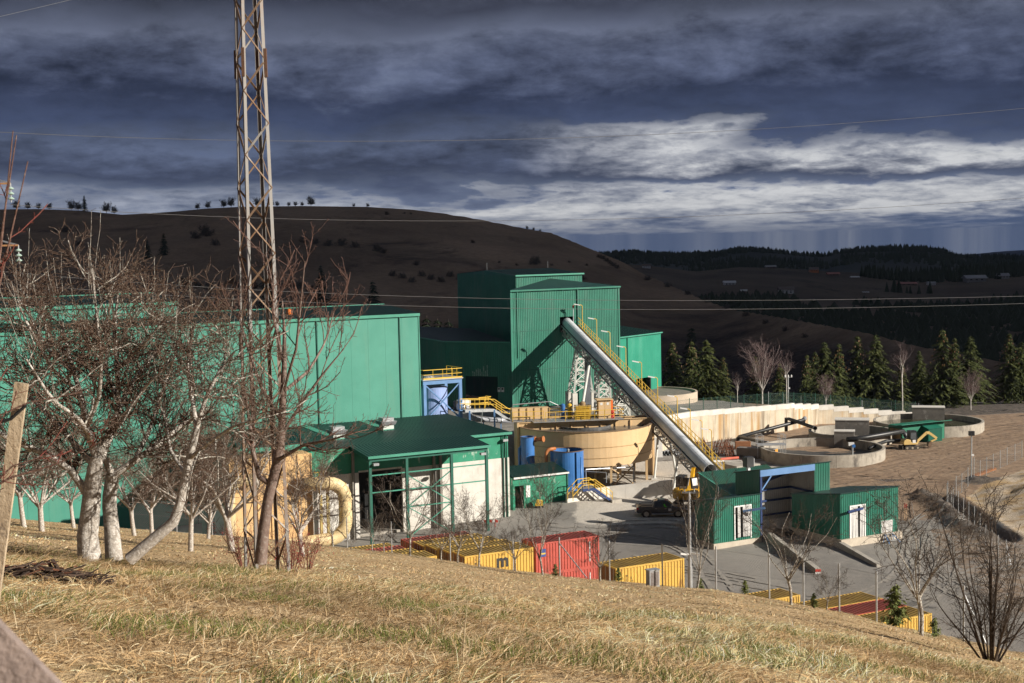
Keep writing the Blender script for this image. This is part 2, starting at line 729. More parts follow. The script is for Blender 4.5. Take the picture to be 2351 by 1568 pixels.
def grid_mesh(name, xs, ys, zf, mat, **tags):
	nx, ny = len(xs), len(ys)
	v = np.empty((ny, nx, 3))
	for j, y in enumerate(ys):
		for i, x in enumerate(xs):
			v[j, i] = (x, y, zf(x, y))
	idx = np.arange(nx * ny).reshape(ny, nx)
	f = np.stack([idx[:-1, :-1], idx[:-1, 1:], idx[1:, 1:], idx[1:, :-1]], -1).reshape(-1, 4)
	return link_mesh(name, v.reshape(-1, 3), f, mat, smooth=True, **tags), v


# -- materials of the land
def mat_meadow():
	n = NT('meadow_grass')
	a = n.ramp(n.noise(0.35, 6.0, 0.6), [(0.35, 0.0), (0.65, 1.0)])
	b = n.noise(7.0, 5.0, 0.7, stretch=(1.0, 0.45, 1.0))
	c = n.mix(n.ramp(b, [(0.25, 0.0), (0.75, 1.0)]), (0.27, 0.18, 0.095), (0.70, 0.52, 0.31))
	g = n.mix(n.ramp(n.noise(22.0, 3.0, 0.6), [(0.4, 0.0), (0.7, 1.0)]), (0.07, 0.075, 0.018), (0.20, 0.17, 0.06))
	gm = n.ramp(n.noise(0.5, 5.0, 0.65), [(0.55, 0.0), (0.72, 0.8)])
	c = n.mix(gm, c, g)
	c = n.mix(a, c, n.mix(0.5, c, (0.42, 0.28, 0.14)))
	n.bump(b, 0.9, 0.12)
	return n.out(c, 0.95, spec=0.1)


def mat_yard():
	n = NT('yard_surface')
	k = n.attr('surface')
	sep = n.t.nodes.new('ShaderNodeSeparateColor')
	n.t.links.new(k.outputs['Color'], sep.inputs[0])
	g, mud, rub = sep.outputs[0], sep.outputs[1], sep.outputs[2]
	f1, f2 = n.noise(1.3, 8.0, 0.7), n.noise(9.0, 6.0, 0.7)
	big = n.noise(0.12, 6.0, 0.6, dist=0.6)
	asph = n.mix(n.ramp(big, [(0.35, 0.0), (0.65, 1.0)]), (0.185, 0.172, 0.158), (0.275, 0.255, 0.230))
	asph = n.mix(n.ramp(f1, [(0.45, 0.0), (0.75, 0.5)]), asph, (0.32, 0.29, 0.25))
	grav = n.mix(n.ramp(f2, [(0.3, 0.0), (0.7, 1.0)]), (0.30, 0.265, 0.22), (0.66, 0.61, 0.54))
	trk = n.noise(0.55, 6.0, 0.6, stretch=(0.7, 1.1, 1.0), dist=1.4)
	mudc = n.mix(n.ramp(trk, [(0.30, 0.0), (0.70, 1.0)]), (0.235, 0.155, 0.10), (0.36, 0.26, 0.175))
	mudc = n.mix(n.ramp(f1, [(0.45, 0.0), (0.66, 0.7)]), mudc, (0.12, 0.090, 0.066))
	rubc = n.mix(n.ramp(f2, [(0.35, 0.0), (0.6, 1.0)]), (0.24, 0.18, 0.12), (0.66, 0.55, 0.42))
	rubc = n.mix(n.ramp(n.noise(0.45, 5.0, 0.6), [(0.46, 0.0), (0.58, 0.85)]), rubc, (0.40, 0.27, 0.13))
	jit = n.math('MULTIPLY', n.math('SUBTRACT', f1, 0.5), 0.9)

	def edge(m):
		return n.ramp(n.math('ADD', m, jit), [(0.42, 0.0), (0.58, 1.0)])
	c = n.mix(edge(g), asph, grav)
	c = n.mix(edge(mud), c, mudc)
	c = n.mix(edge(rub), c, rubc)
	ea = n.attr('earth')
	c = n.mix(edge(ea.outputs['Fac']), c, n.mix(n.ramp(f1, [(0.4, 0), (0.65, 1)]), (0.050, 0.042, 0.036), (0.17, 0.14, 0.115)))
	wet = n.ramp(n.noise(0.30, 4.0, 0.5, stretch=(0.6, 1.2, 1), dist=0.5), [(0.64, 0.0), (0.69, 1.0)])
	c = n.mix(n.math('MULTIPLY', wet, 0.55), c, (0.05, 0.045, 0.04))
	r = n.ramp(wet, [(0.0, 0.92), (1.0, 0.25)])
	n.bump(n.math('ADD', f1, n.math('MULTIPLY', f2, 0.35)), 0.7, 0.12)
	return n.out(c, r, spec=0.3)


def mat_hill(name, a, b, hedge, s=0.012, low=0):
	n = NT(name)
	f = n.noise(s, 8.0, 0.65, stretch=(1, 0.6, 1))
	c = n.mix(n.ramp(f, [(0.35, 0.0), (0.65, 1.0)]), a, b)
	h = n.ramp(n.noise(s * 1.7, 9.0, 0.72, stretch=(1, 0.5, 1), dist=0.6), [(0.55, 0.0), (0.66, 0.85)])
	c = n.mix(h, c, hedge)
	c = n.mix(n.ramp(n.noise(0.4, 5.0, 0.7), [(0.3, 0.0), (0.8, 0.55)]), c, hedge)
	if low:          # scrub wood fills the valley floor
		sp = n.t.nodes.new('ShaderNodeSeparateXYZ')
		n.t.links.new(n.geo.outputs['Position'], sp.inputs[0])
		k = n.math('ADD', sp.outputs[2], n.math('MULTIPLY', n.noise(0.02, 6.0, 0.65), 26.0))
		c = n.mix(n.ramp(n.math('DIVIDE', k, 60.0), [(low / 60.0, 1.0), ((low + 9) / 60.0, 0.0)]), c, n.mix(n.ramp(n.noise(0.5, 4.0, 0.7), [(0.35, 0.0), (0.7, 1.0)]), (0.020, 0.015, 0.015), (0.055, 0.038, 0.034)))
	n.bump(n.noise(0.25, 6.0, 0.7), 0.8, 1.2)
	return n.out(c, 0.95, spec=0.05)


def make_meadow():
	ys = list(np.concatenate([np.arange(-14, 4, 1.5), np.arange(4, 40, 0.4), np.arange(40, 128.1, 0.8)]))
	nx = 220
	v = np.empty((len(ys), nx, 3))
	for j, y in enumerate(ys):
		hw = 12 + 0.55 * max(y, 0)
		for i in range(nx):
			x = -hw + 2 * hw * i / (nx - 1)
			v[j, i] = (x, y, meadow_z(x, y))
	idx = np.arange(nx * len(ys)).reshape(len(ys), nx)
	f = np.stack([idx[:-1, :-1], idx[:-1, 1:], idx[1:, 1:], idx[1:, :-1]], -1).reshape(-1, 4)
	link_mesh('meadow', v.reshape(-1, 3), f, mat_meadow(), smooth=True, kind='structure', label='dry straw coloured meadow sloping down to the fence')


def surf(X, Y):
	"""what the yard is made of at a spot: (gravel, mud, rubble, earth)"""
	g = m = r = e = 0.0
	u, v = proj((X, Y, CAM_Z - 28.5))
	if 137 < Y < 175 and X > 1:
		k = 25 * nz(X, Y, 0.25, 40.0)
		g = min(max((u - 1285 - k) / 60, 0), 1) * min(max((1620 - u + k) / 60, 0), 1) * min(max((1204 - v + k * .5) / 20, 0), 1)
		if u > 1480 and v < 1085:
			g = max(g, min(max((1990 - u) / 320, 0), 1))
	if Y > 150 and X > 27 and X < 110:
		d = (X - 27) / 12.0
		m = min(1.0, max(0.0, d)) if Y < 206 else 0.6
	if 137 < Y <= 150 and X > 33:
		m = min(1, (X - 33) / 4) * min(1, (Y - 137) / 8)
	if X > 30 and Y <= 137:
		m = .52 * min(1, (X - 30) / 10) * min(1, max(0, (Y - 98) / 12))
	if X > 46.8 and 124 < Y < 170:
		fx = interp(Y, [128, 135, 150, 158, 166], [46.8, 46.5, 46.8, 52, 60])
		r = min(1, max(0, (X - fx - 0.2) / 2.0)) * min(1, (170 - Y) / 5)
	if X > 40 and 128 < Y < 160:
		d = seg_dist(X + 0.9, Y, TRENCH)
		e = max(0, 1 - d / 3.6)
		dm = math.hypot((X - 52) / 3.2, (Y - 157) / 2.2)
		e = max(e, 1.2 - dm)
	if Y > 150 and X < 16:
		g = max(g, 0.35)
	if Y > 207:
		m, e = 0.3, 0.75
	return g, m, r, e


def make_yard():
	xs, ys = np.arange(-75, 112.1, 0.55), np.arange(84, 262.1, 0.55)
	o, v = grid_mesh('yard', xs, ys, yard_z, mat_yard(), kind='structure', label='asphalt and gravel works yard with brown mud tracks')
	n = v.shape[0] * v.shape[1]
	o.data.color_attributes.new('surface', 'FLOAT_COLOR', 'POINT')
	o.data.attributes.new('earth', 'FLOAT', 'POINT')
	c, e = np.ones((n, 4), np.float32), np.zeros(n, np.float32)
	for i, p in enumerate(v.reshape(-1, 3)):
		s = surf(p[0], p[1])
		c[i, :3], e[i] = s[:3], s[3]
	o.data.attributes['surface'].data.foreach_set('color', c.ravel())
	o.data.attributes['earth'].data.foreach_set('value', e)


HILL_U = [-900, 0, 100, 200, 290, 350, 420, 480, 560, 700, 850, 950, 1000, 1100, 1200, 1270, 1340, 1434, 1480, 1550, 1622, 1690, 1820, 1988, 2100, 2300, 3200]
HILL_V = [500, 480, 479, 483, 492, 489, 484, 478, 474, 472, 474, 480, 486, 502, 522, 534, 562, 600, 627, 657, 689, 710, 732, 762, 792, 830, 900]
HILL_Y = [900, 900, 900, 900, 900, 900, 900, 900, 900, 900, 900, 900, 900, 880, 860, 830, 800, 740, 710, 655, 600, 540, 460, 390, 360, 330, 330]


def hz(u):
	return 545.0 - 0.0201 * (u - 1175.5)


def hill_z(X, Y):
	u = 1175.5 + FPX * X / Y
	yc = interp(u, HILL_U, HILL_Y)
	zc = -(interp(u, HILL_U, HILL_V) - hz(u)) / FPX * yc
	t = (Y - 262) / (yc - 262)
	zv = -46.0
	if t < 0:
		z = zv + (-31 - zv) * min(1, -t * (yc - 262) / 26.0)
	elif t <= 1:
		z = zv + (zc - zv) * t
		bump = math.sin(min(t, 1) * math.pi)
		z += bump * (3.0 * nz(X, Y, 0.008, 3.3) + 1.2 * nz(X, Y, 0.03, 5.3))
	else:
		z = zc - (t - 1) * (yc - 262) * 0.12
	return CAM_Z + z


MID_U = [900, 1434, 1520, 1600, 1700, 1800, 1900, 2000, 2100, 2200, 2351, 3200]
MID_V = [600, 604, 612, 622, 612, 614, 622, 626, 634, 630, 620, 610]


def mid_z(X, Y):
	u = 1175.5 + FPX * X / Y
	zc = -(interp(u, MID_U, MID_V) - hz(u)) / FPX * 1450
	t = (Y - 420) / (1450 - 420)
	z = -66 + (zc + 66) * min(t, 1) ** 0.8
	z += 3.5 * math.sin(min(t, 1) * math.pi) * nz(X, Y, 0.006, 9.9)
	if t > 1:
		z -= (Y - 1450) * 0.1
	return CAM_Z + z


FAR_U = [900, 1300, 1400, 1450, 1500, 1560, 1640, 1700, 1760, 1850, 1900, 1920, 1980, 2040, 2110, 2170, 2200, 2260, 2351, 3200]
FAR_V = [590, 586, 584, 580, 583, 586, 584, 574, 576, 585, 588, 580, 575, 574, 572, 576, 588, 591, 594, 600]


def far_z(X, Y):
	u = 1175.5 + FPX * X / Y
	zc = -(interp(u, FAR_U, FAR_V) - hz(u)) / FPX * 3600
	t = (Y - 1500) / 2100
	z = -95 + (zc + 95) * min(t, 1) ** 0.9
	if t > 1:
		z -= (Y - 3600) * 0.1
	return CAM_Z + z


def dist_z(X, Y):
	u = 1175.5 + FPX * X / Y
	zc = -(interp(u, [900, 1900, 2150, 2230, 2300, 2351, 2600, 3200], [596, 594, 590, 584, 577, 574, 570, 585]) - hz(u)) / FPX * 7500
	t = (Y - 4500) / 3000
	return CAM_Z + (-150 + (zc + 150) * min(t, 1))


def fan(name, u0, u1, du, ys, zf, mat, **tags):
	us = np.arange(u0, u1 + 1, du)
	v = np.empty((len(ys), len(us), 3))
	for j, y in enumerate(ys):
		for i, u in enumerate(us):
			x = (u - 1175.5) / FPX * y
			v[j, i] = (x, y, zf(x, y))
	idx = np.arange(len(us) * len(ys)).reshape(len(ys), len(us))
	f = np.stack([idx[:-1, :-1], idx[:-1, 1:], idx[1:, 1:], idx[1:, :-1]], -1).reshape(-1, 4)
	return link_mesh(name, v.reshape(-1, 3), f, mat, smooth=True, **tags)


make_meadow()
make_yard()
fan('hill', -900, 3200, 14, list(np.concatenate([np.arange(236, 300, 8), np.arange(300, 930, 9), np.arange(940, 1100, 40)])), hill_z,
	mat_hill('hill_pasture', (0.165, 0.112, 0.072), (0.34, 0.235, 0.150), (0.060, 0.042, 0.033), low=7), kind='structure', label='bare brown pasture hill behind the works')
fan('far_hillside', 900, 3200, 16, list(np.arange(420, 1640, 20)), mid_z,
	mat_hill('hillside_scrub', (0.060, 0.047, 0.040), (0.150, 0.115, 0.082), (0.020, 0.018, 0.020), 0.006), kind='structure', label='dark scrubby hillside with scattered houses')
fan('far_ridge', 900, 3200, 16, list(np.arange(1500, 3900, 60)), far_z,
	mat_hill('ridge_forest', (0.030, 0.038, 0.040), (0.055, 0.060, 0.055), (0.020, 0.026, 0.030), 0.003), kind='structure', label='long dark forested ridge on the horizon')
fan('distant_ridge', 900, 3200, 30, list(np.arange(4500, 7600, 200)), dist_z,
	mat_hill('distant_ridge', (0.060, 0.080, 0.120), (0.075, 0.095, 0.135), (0.05, 0.07, 0.11), 0.002), kind='structure', label='faint blue ridge beyond the forested one')  # haze of the far air is put into this blue base colour


def make_cloud():
	"""the bank of cloud whose shade lies on the hills: it stands towards the sun, high above and outside the picture"""
	sh = Vector((SUN_DIR.x, SUN_DIR.y)) / SUN_DIR.z * (2000 - 0)
	nx, ny = 241, 40
	v = np.empty((2, ny, nx, 3))
	for j in range(ny):
		for i in range(nx):
			gx = -2600 + 8800 * i / (nx - 1) if abs(i - 90) > 300 else 3200 * ((i - 120) / 120.0) ** 3 + 900 * (i - 120) / 120.0 - 30
			gy0 = 292 + 26 * nz(gx, 0, 0.004, 21.0) + 10 * nz(gx, 0, 0.02, 22.0) + 150 * math.exp(-((gx + 50) / 55.0) ** 2)  # edge of the unseen cloud shaped to let sun onto part of the hill
			gy = gy0 + (8400 - gy0) * (j / (ny - 1)) ** 1.6
			e = min(1.0, j / 6.0)
			v[0, j, i] = (gx + sh.x, gy + sh.y, 2000 - 40 * e * (1 + nz(gx, gy, 0.002, 23.0)))
			v[1, j, i] = (gx + sh.x, gy + sh.y, 2004 + 260 * e * (1 + nz(gx, gy, 0.0015, 24.0)))
	idx = np.arange(nx * ny).reshape(ny, nx)
	q = np.stack([idx[:-1, :-1], idx[:-1, 1:], idx[1:, 1:], idx[1:, :-1]], -1).reshape(-1, 4)
	f = np.concatenate([q[:, ::-1], q + nx * ny])
	n = NT('cloud')
	t = n.t
	tr, df, mx = t.nodes.new('ShaderNodeBsdfTranslucent'), t.nodes.new('ShaderNodeBsdfDiffuse'), t.nodes.new('ShaderNodeMixShader')
	tr.inputs[0].default_value = df.inputs[0].default_value = (0.85, 0.87, 0.9, 1)
	mx.inputs[0].default_value = 0.35
	t.links.new(df.outputs[0], mx.inputs[1])
	t.links.new(tr.outputs[0], mx.inputs[2])
	t.links.new(mx.outputs[0], t.nodes['Material Output'].inputs[0])
	link_mesh('clouds', v.reshape(-1, 3), f, n.m, smooth=True, kind='stuff', label='grey bank of storm cloud shading the hills')


make_cloud()
# ================================================================== buildings
def mat_panel():
	n = NT('green_panel')
	a = n.ramp(n.noise(0.35, 5.0, 0.6), [(0.3, 0.0), (0.7, 1.0)])
	c = n.mix(a, (0.055, 0.240, 0.178), (0.076, 0.285, 0.215))
	d = n.ramp(n.noise(0.9, 5.0, 0.65, stretch=(1, 1, 0.12)), [(0.52, 0.0), (0.72, 0.5)])
	c = n.mix(d, c, (0.10, 0.27, 0.20))
	w = n.t.nodes.new('ShaderNodeTexWave')
	w.wave_type, w.bands_direction = 'BANDS', 'Z'
	w.inputs['Scale'].default_value = 3.2
	n.t.links.new(n.geo.outputs['Position'], w.inputs['Vector'])
	n.bump(w.outputs['Fac'], 0.25, 0.02)
	return n.out(c, 0.5, spec=0.35)


GP = mat_panel()
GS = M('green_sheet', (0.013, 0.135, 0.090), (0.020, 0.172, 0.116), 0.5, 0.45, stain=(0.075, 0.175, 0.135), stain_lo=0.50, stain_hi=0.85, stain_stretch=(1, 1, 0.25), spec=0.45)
GT = M('green_trim', (0.065, 0.28, 0.20), (0.05, 0.23, 0.16), 0.8, 0.5)
GF = M('green_frame', (0.020, 0.120, 0.085), (0.016, 0.095, 0.068), 1.2, 0.5)
GR = M('green_roof', (0.005, 0.030, 0.025), (0.008, 0.040, 0.033), 0.4, 0.45, stain=(0.014, 0.052, 0.043), stain_lo=0.6, stain_hi=0.9, spec=0.35)
GW = M('green_sheet_scuffed', (0.030, 0.25, 0.150), (0.022, 0.20, 0.115), 1.2, 0.5, stain=(0.30, 0.42, 0.34), stain_lo=0.60, stain_hi=0.66, stain_scale=1.6, stain_stretch=(1, 1, 0.45))
DARKM = M('interior_shade', (0.012, 0.012, 0.012), None, 1.0, 0.9)  # near-black that stands in for shade inside openings
CON_W = M('pale_concrete', (0.66, 0.63, 0.58), (0.52, 0.49, 0.44), 0.7, 0.85, bump=0.25, bscale=12, stain=(0.40, 0.36, 0.31), stain_lo=0.60, stain_hi=0.82, stain_scale=1.2, stain_stretch=(1, 1, 0.3))
CON = M('concrete', (0.42, 0.385, 0.335), (0.30, 0.275, 0.24), 1.1, 0.9, bump=0.3, bscale=14, stain=(0.20, 0.175, 0.15), stain_lo=0.58, stain_hi=0.75, stain_scale=0.8, stain_stretch=(1, 1, 0.35))
STEEL = M('galvanised_steel', (0.45, 0.46, 0.47), (0.34, 0.35, 0.36), 2.0, 0.45, 0.6)
WHITEM = M('white_paint', (0.70, 0.70, 0.67), (0.58, 0.58, 0.55), 1.5, 0.5)
YEL = M('yellow_paint', (0.72, 0.46, 0.055), (0.60, 0.37, 0.05), 2.0, 0.5)
BEIGE = M('beige_paint', (0.64, 0.45, 0.25), (0.57, 0.39, 0.205), 0.5, 0.5, stain=(0.42, 0.29, 0.16), stain_lo=0.62, stain_hi=0.85, stain_stretch=(1, 1, 0.2))
BLUE = M('blue_paint', (0.050, 0.170, 0.440), (0.040, 0.135, 0.36), 0.8, 0.4, stain=(0.13, 0.26, 0.48), stain_lo=0.58, stain_hi=0.78, stain_stretch=(1, 1, 0.3))
BLUEF = M('blue_steel', (0.13, 0.25, 0.47), (0.10, 0.20, 0.39), 1.0, 0.5)
BLUED = M('dark_blue_steel', (0.02, 0.045, 0.15), (0.015, 0.035, 0.11), 1.0, 0.5)
ORANGE = M('orange_pipe', (0.42, 0.155, 0.050), (0.34, 0.12, 0.04), 1.2, 0.55)
BLACK = M('black_plastic', (0.018, 0.018, 0.019), (0.028, 0.028, 0.028), 1.5, 0.4)
SIGNW = M('sign_white', (0.75, 0.74, 0.72), (0.68, 0.67, 0.65), 3.0, 0.5)
RED = M('red_paint', (0.55, 0.045, 0.025), (0.42, 0.03, 0.02), 2.0, 0.5)


def holewall(mb, a, b, z0, z1, holes, **kw):
	"""ribbed wall with rectangular openings: holes = [(s0, s1, zlo, zhi)] with s in metres from a"""
	a, b = Vector((a[0], a[1], 0)), Vector((b[0], b[1], 0))
	L = (b - a).length
	d = (b - a) / L
	br = sorted({0.0, L, *[min(max(h[0], 0), L) for h in holes], *[min(max(h[1], 0), L) for h in holes]})
	for s0, s1 in zip(br, br[1:]):
		if s1 - s0 < 1e-4:
			continue
		hs = sorted([h for h in holes if h[0] <= s0 + 1e-6 and h[1] >= s1 - 1e-6], key=lambda h: h[2])
		lo = z0
		for h in hs:
			if h[2] > lo:
				mb.corr(a + d * s0, a + d * s1, lo, h[2], **kw)
			lo = h[3]
		if z1 > lo:
			mb.corr(a + d * s0, a + d * s1, lo, z1, **kw)
	return mb


# ---- long hall -----------------------------------------------------------
H0 = at(960, 725, 158)
HP, HQ = pq(H0)
HZ = H0.z


def make_hall():
	pl, _ = on_q(-160, 775, HQ)
	t = thing('factory_hall', G((pl + HP) / 2, HQ + 9, 1.0), 'long pale green hall of flat panels behind the orchard trees', 'hall')
	z0 = 0.6
	n = int(round((HP - pl) / 2.05))
	w = (HP - pl) / n
	for i in range(n):
		a, b = pl + i * w + 0.006, pl + (i + 1) * w - 0.006
		MB().box(a, b, HQ, HQ + 0.08, z0, HZ).build('wall_panel', GP, t)
	MB().box(pl, HP, HQ + 0.085, HQ + 0.2, z0, HZ - 0.02).build('backing_wall', GT, t)
	MB().box(pl, HP - 0.3, HQ + 18.6, HQ + 19.8, z0, HZ).build('rear_wall', GP, t)
	for p in (pl, HP - 0.2):
		MB().box(p, p + 0.2, HQ + 0.22, HQ + 18.5, z0, HZ - 0.05).build('end_wall', GP, t)
	MB().box(pl, HP + 0.12, HQ - 0.22, HQ - 0.01, HZ - 0.02, HZ + 0.3).build('fascia', GT, t)
	zr = HZ + 0.95
	mb = MB().corr_roof(G(pl, HQ - 0.2, HZ + 0.32), G(HP + 0.1, HQ - 0.2, HZ + 0.32), G(HP + 0.1, HQ + 9.9, zr), G(pl, HQ + 9.9, zr), 0.4, 0.05)
	mb.corr_roof(G(pl, HQ + 20, HZ + 0.3), G(HP + 0.1, HQ + 20, HZ + 0.3), G(HP + 0.1, HQ + 9.9, zr), G(pl, HQ + 9.9, zr), 0.4, 0.05)
	mb.build('roof', GR, t)
	MB().add([G(HP, HQ, HZ), G(HP, HQ + 19.8, HZ), G(HP, HQ + 9.9, zr)], [(0, 1, 2)]).build('gable', GP, t)
	MB().bar(G(pl, HQ + 9.9, zr + 0.05), G(HP + 0.1, HQ + 9.9, zr + 0.05), 0.3, 0.08).build('ridge_cap', GT, t)
	for u, v in ((441, 800), (600, 800), (728, 800), (918, 800)):
		p, _ = on_q(u, v, HQ)
		MB().box(p - 0.06, p + 0.06, HQ - 0.12, HQ - 0.002, z0, HZ - 0.03).build('downpipe', GF, t)
	MB().box(HP - 0.02, HP + 0.1, HQ - 0.06, HQ + 0.1, z0, HZ - 0.03).build('corner_trim', GT, t)
	# orange beacon on the roof
	p, _ = on_q(664, 712, HQ + 4)
	zb = HZ + 0.32 + 0.63 * 4.2 / 10
	bc = MB().lathe(G(p, HQ + 4, zb), [(0.32, 0), (0.34, 0.25), (0.28, 0.5), (0.12, 0.62)], 10)
	bc.build('beacon', M('beacon_orange', (0.62, 0.15, 0.02)), t)
	# higher rear hall on the left
	q2 = HQ + 7.0
	p2, z2 = on_q(405, 699, q2)
	pl2, _ = on_q(-160, 715, q2)
	t2 = thing('raised_hall', G((pl2 + p2) / 2, q2 + 5, HZ), 'upper green hall rising behind the long hall roof, half hidden by apple twigs', 'hall')
	n = int((p2 - pl2) / 4.1)
	w = (p2 - pl2) / n
	for i in range(n):
		MB().box(pl2 + i * w + 0.015, pl2 + (i + 1) * w - 0.015, q2, q2 + 0.1, HZ + 0.6, z2).build('wall_panel', GP, t2)
	MB().box(p2 - 0.1, p2, q2 + 0.11, q2 + 21, HZ + 0.4, z2 - 0.02).build('end_wall', GP, t2)
	MB().box(pl2, p2 + 0.15, q2 - 0.25, q2 - 0.01, z2 - 0.02, z2 + 0.35).build('fascia', GT, t2)
	_, zr2 = on_q(272, 676, q2 + 10.5)
	mb = MB().corr_roof(G(pl2, q2 - 0.2, z2 + 0.36), G(p2 + 0.1, q2 - 0.2, z2 + 0.36), G(p2 + 0.1, q2 + 10.5, zr2), G(pl2, q2 + 10.5, zr2), 0.4, 0.05)
	mb.corr_roof(G(pl2, q2 + 21, z2 + 0.36), G(p2 + 0.1, q2 + 21, z2 + 0.36), G(p2 + 0.1, q2 + 10.5, zr2), G(pl2, q2 + 10.5, zr2), 0.4, 0.05)
	mb.build('roof', GR, t2)
	MB().bar(G(pl2, q2 + 10.5, zr2 + 0.06), G(p2 + 0.1, q2 + 10.5, zr2 + 0.06), 0.35, 0.1).build('ridge_cap', GT, t2)


make_hall()


# ---- loading shed with canopy -------------------------------------------
SHW = on_z(1174, 1186, CAM_Z - 28.95)
QW = pq(SHW)[1]
QC = QW - 4.6
PWR = on_q(1170, 1100, QW)[0]


def make_shed():
	pl = on_q(560, 1000, QW)[0]
	pcl, zc1 = on_q(847, 1055, QC)
	pcr, zc2 = on_q(1118, 1020, QC)
	zc = (zc1 + zc2) / 2
	_, zw = on_q(1168, 994, QW)
	zh = on_q(967, 957, HQ)[1]
	zg = yard_z(SHW.x, SHW.y, False)
	pr = on_q(1168, 994, QW)[0]
	zcap = on_q(1168, 1050, QW)[1]        # top of the concrete
	t = thing('loading_shed', G((pl + pr) / 2, (QW + HQ) / 2, zg), 'low shed with dark green roof, pale concrete wall and open steel canopy', 'shed')
	d0, d1 = on_q(825, 1140, QW)[0], on_q(925, 1140, QW)[0]
	zd = on_q(875, 1076, QW)[1]
	# concrete wall in pours, with the doorway left open
	br = [pl, on_q(705, 1100, QW)[0], d0]
	for a, b in zip(br, br[1:]):
		MB().box(a, b - 0.01, QW, QW + 0.3, zg - 0.4, zcap).build('concrete_panel', CON_W, t)
	x = d1
	while x < PWR - 0.1:
		b = min(x + 2.6, PWR)
		MB().box(x + 0.004, b - 0.004, QW, QW + 0.3, zg - 0.4, zcap).build('concrete_panel', CON_W, t)
		x = b
	MB().box(d0, d1, QW + 0.02, QW + 0.28, zd, zcap).build('lintel', CON_W, t)
	MB().box(pl, pr - 0.1, QW + 0.05, QW + 0.25, zcap + 0.003, zw).build('upper_wall', GW, t)
	MB().box(PWR - 0.3, PWR, QW + 0.31, HQ - 0.3, zg - 0.4, zcap).build('side_wall', CON_W, t)
	MB().box(pr - 0.28, pr - 0.12, QW + 0.26, HQ - 0.3, zcap + 0.003, zw).build('side_cladding', GW, t)
	MB().box(pl, pl + 0.2, QW + 0.31, HQ - 0.3, zg - 0.4, zw).build('side_wall', CON_W, t)
	MB().box(pl + 0.2, PWR - 0.3, QW + 0.31, HQ - 0.3, zg - 0.3, zg - 0.05).build('floor', CON, t)
	MB().box(d0 - .6, d1 + .6, QW + 3.0, QW + 3.1, zg - .3, zcap + .2).build('doorway_shade_panel', DARKM, t)  # near-black panels added so the doorway looks unlit inside
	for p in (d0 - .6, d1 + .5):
		MB().box(p, p + .1, QW + .32, QW + 2.99, zg - .3, zcap + .2).build('doorway_shade_panel', DARKM, t)
	MB().box(d0 - .49, d1 + .49, QW + .32, QW + 2.99, zcap - .3, zcap - .1).build('doorway_shade_lid', DARKM, t)
	# roof: rear slope, then the canopy slope
	mb = MB().corr_roof(G(pl, QW - 0.25, zw + 0.12), G(pr + 0.15, QW - 0.25, zw + 0.12), G(pr + 0.15, HQ - 0.03, zh + 0.1), G(pl, HQ - 0.03, zh + 0.1), 0.35, 0.04)
	mb.build('roof', GR, t)
	mb = MB().corr_roof(G(pcl - 0.2, QC - 0.3, zc + 0.12), G(pcr + 0.2, QC - 0.3, zc + 0.12), G(pcr + 0.2, QW - 0.2, zw + 0.20), G(pcl - 0.2, QW - 0.2, zw + 0.20), 0.35, 0.04)
	mb.build('canopy_roof', GR, t)
	MB().hexa([G(pcl - 0.22, QC - 0.28, zc - 0.28), G(pcl - 0.2, QC - 0.28, zc - 0.28), G(pcl - 0.2, QW - 0.05, zw - 0.16), G(pcl - 0.22, QW - 0.05, zw - 0.16),
			   G(pcl - 0.22, QC - 0.28, zc + 0.12), G(pcl - 0.2, QC - 0.28, zc + 0.12), G(pcl - 0.2, QW - 0.05, zw + 0.2), G(pcl - 0.22, QW - 0.05, zw + 0.2)]).build('verge_board', GR, t)
	MB().box(pcl - 0.22, pcr + 0.22, QC - 0.42, QC - 0.31, zc - 0.10, zc + 0.15).build('gutter', GT, t)
	MB().box(pcl, pcr, QC - 0.12, QC + 0.12, zc - 0.42, zc - 0.11).build('front_beam', GF, t)
	MB().box(pcr + 0.23, pr + 0.2, QW - 0.38, QW - 0.27, zw - 0.10, zw + 0.16).build('gutter', GT, t)
	us = [847, 935, 1038, 1118]
	ps = [pcl + 0.08] + [on_q(u, 1130, QC)[0] for u in us[1:3]] + [pcr - 0.1]
	for p in ps:
		w = G(p, QC)
		MB().box(p - 0.13, p + 0.13, QC - 0.13, QC + 0.13, yard_z(w.x, w.y, False) - 0.3, zc - 0.42).build('post', GF, t)
	for u in (812, 998, 1013):
		p = on_q(u, 1130, QW - 0.25)[0]
		w = G(p, QW)
		MB().box(p - 0.12, p + 0.12, QW - 0.35, QW - 0.1, yard_z(w.x, w.y, False) - 0.3, zw - 0.1).build('rear_post', M('grey_steel', (0.24, 0.22, 0.19)), t)
	zl = zc - 0.42
	for k, (a, b, f0, f1) in enumerate([(0, 1, .83, .83), (1, 2, .83, .83), (2, 3, .83, .83), (0, 3, .62, .62), (1, 2, .40, .40)]):
		MB().bar(G(ps[a], QC, zg + (zl - zg) * f0), G(ps[b], QC, zg + (zl - zg) * f1), 0.11).build('rail', GT, t)
	for a, b in ((.02, .40), (.40, .02), (.40, .80), (.80, .40)):
		MB().bar(G(ps[1], QC + 0.01, zg + (zl - zg) * a), G(ps[2], QC + 0.01, zg + (zl - zg) * b), 0.09).build('brace', GT, t)
	for p in ps[1:]:
		MB().hexa([G(p - .08, QC + 0.1, zc - .42), G(p + .08, QC + 0.1, zc - .42), G(p + .08, QW - .1, zw - .36), G(p - .08, QW - .1, zw - .36),
				   G(p - .08, QC + 0.1, zc - .1), G(p + .08, QC + 0.1, zc - .1), G(p + .08, QW - .1, zw - .04), G(p - .08, QW - .1, zw - .04)]).build('rafter', GF, t)
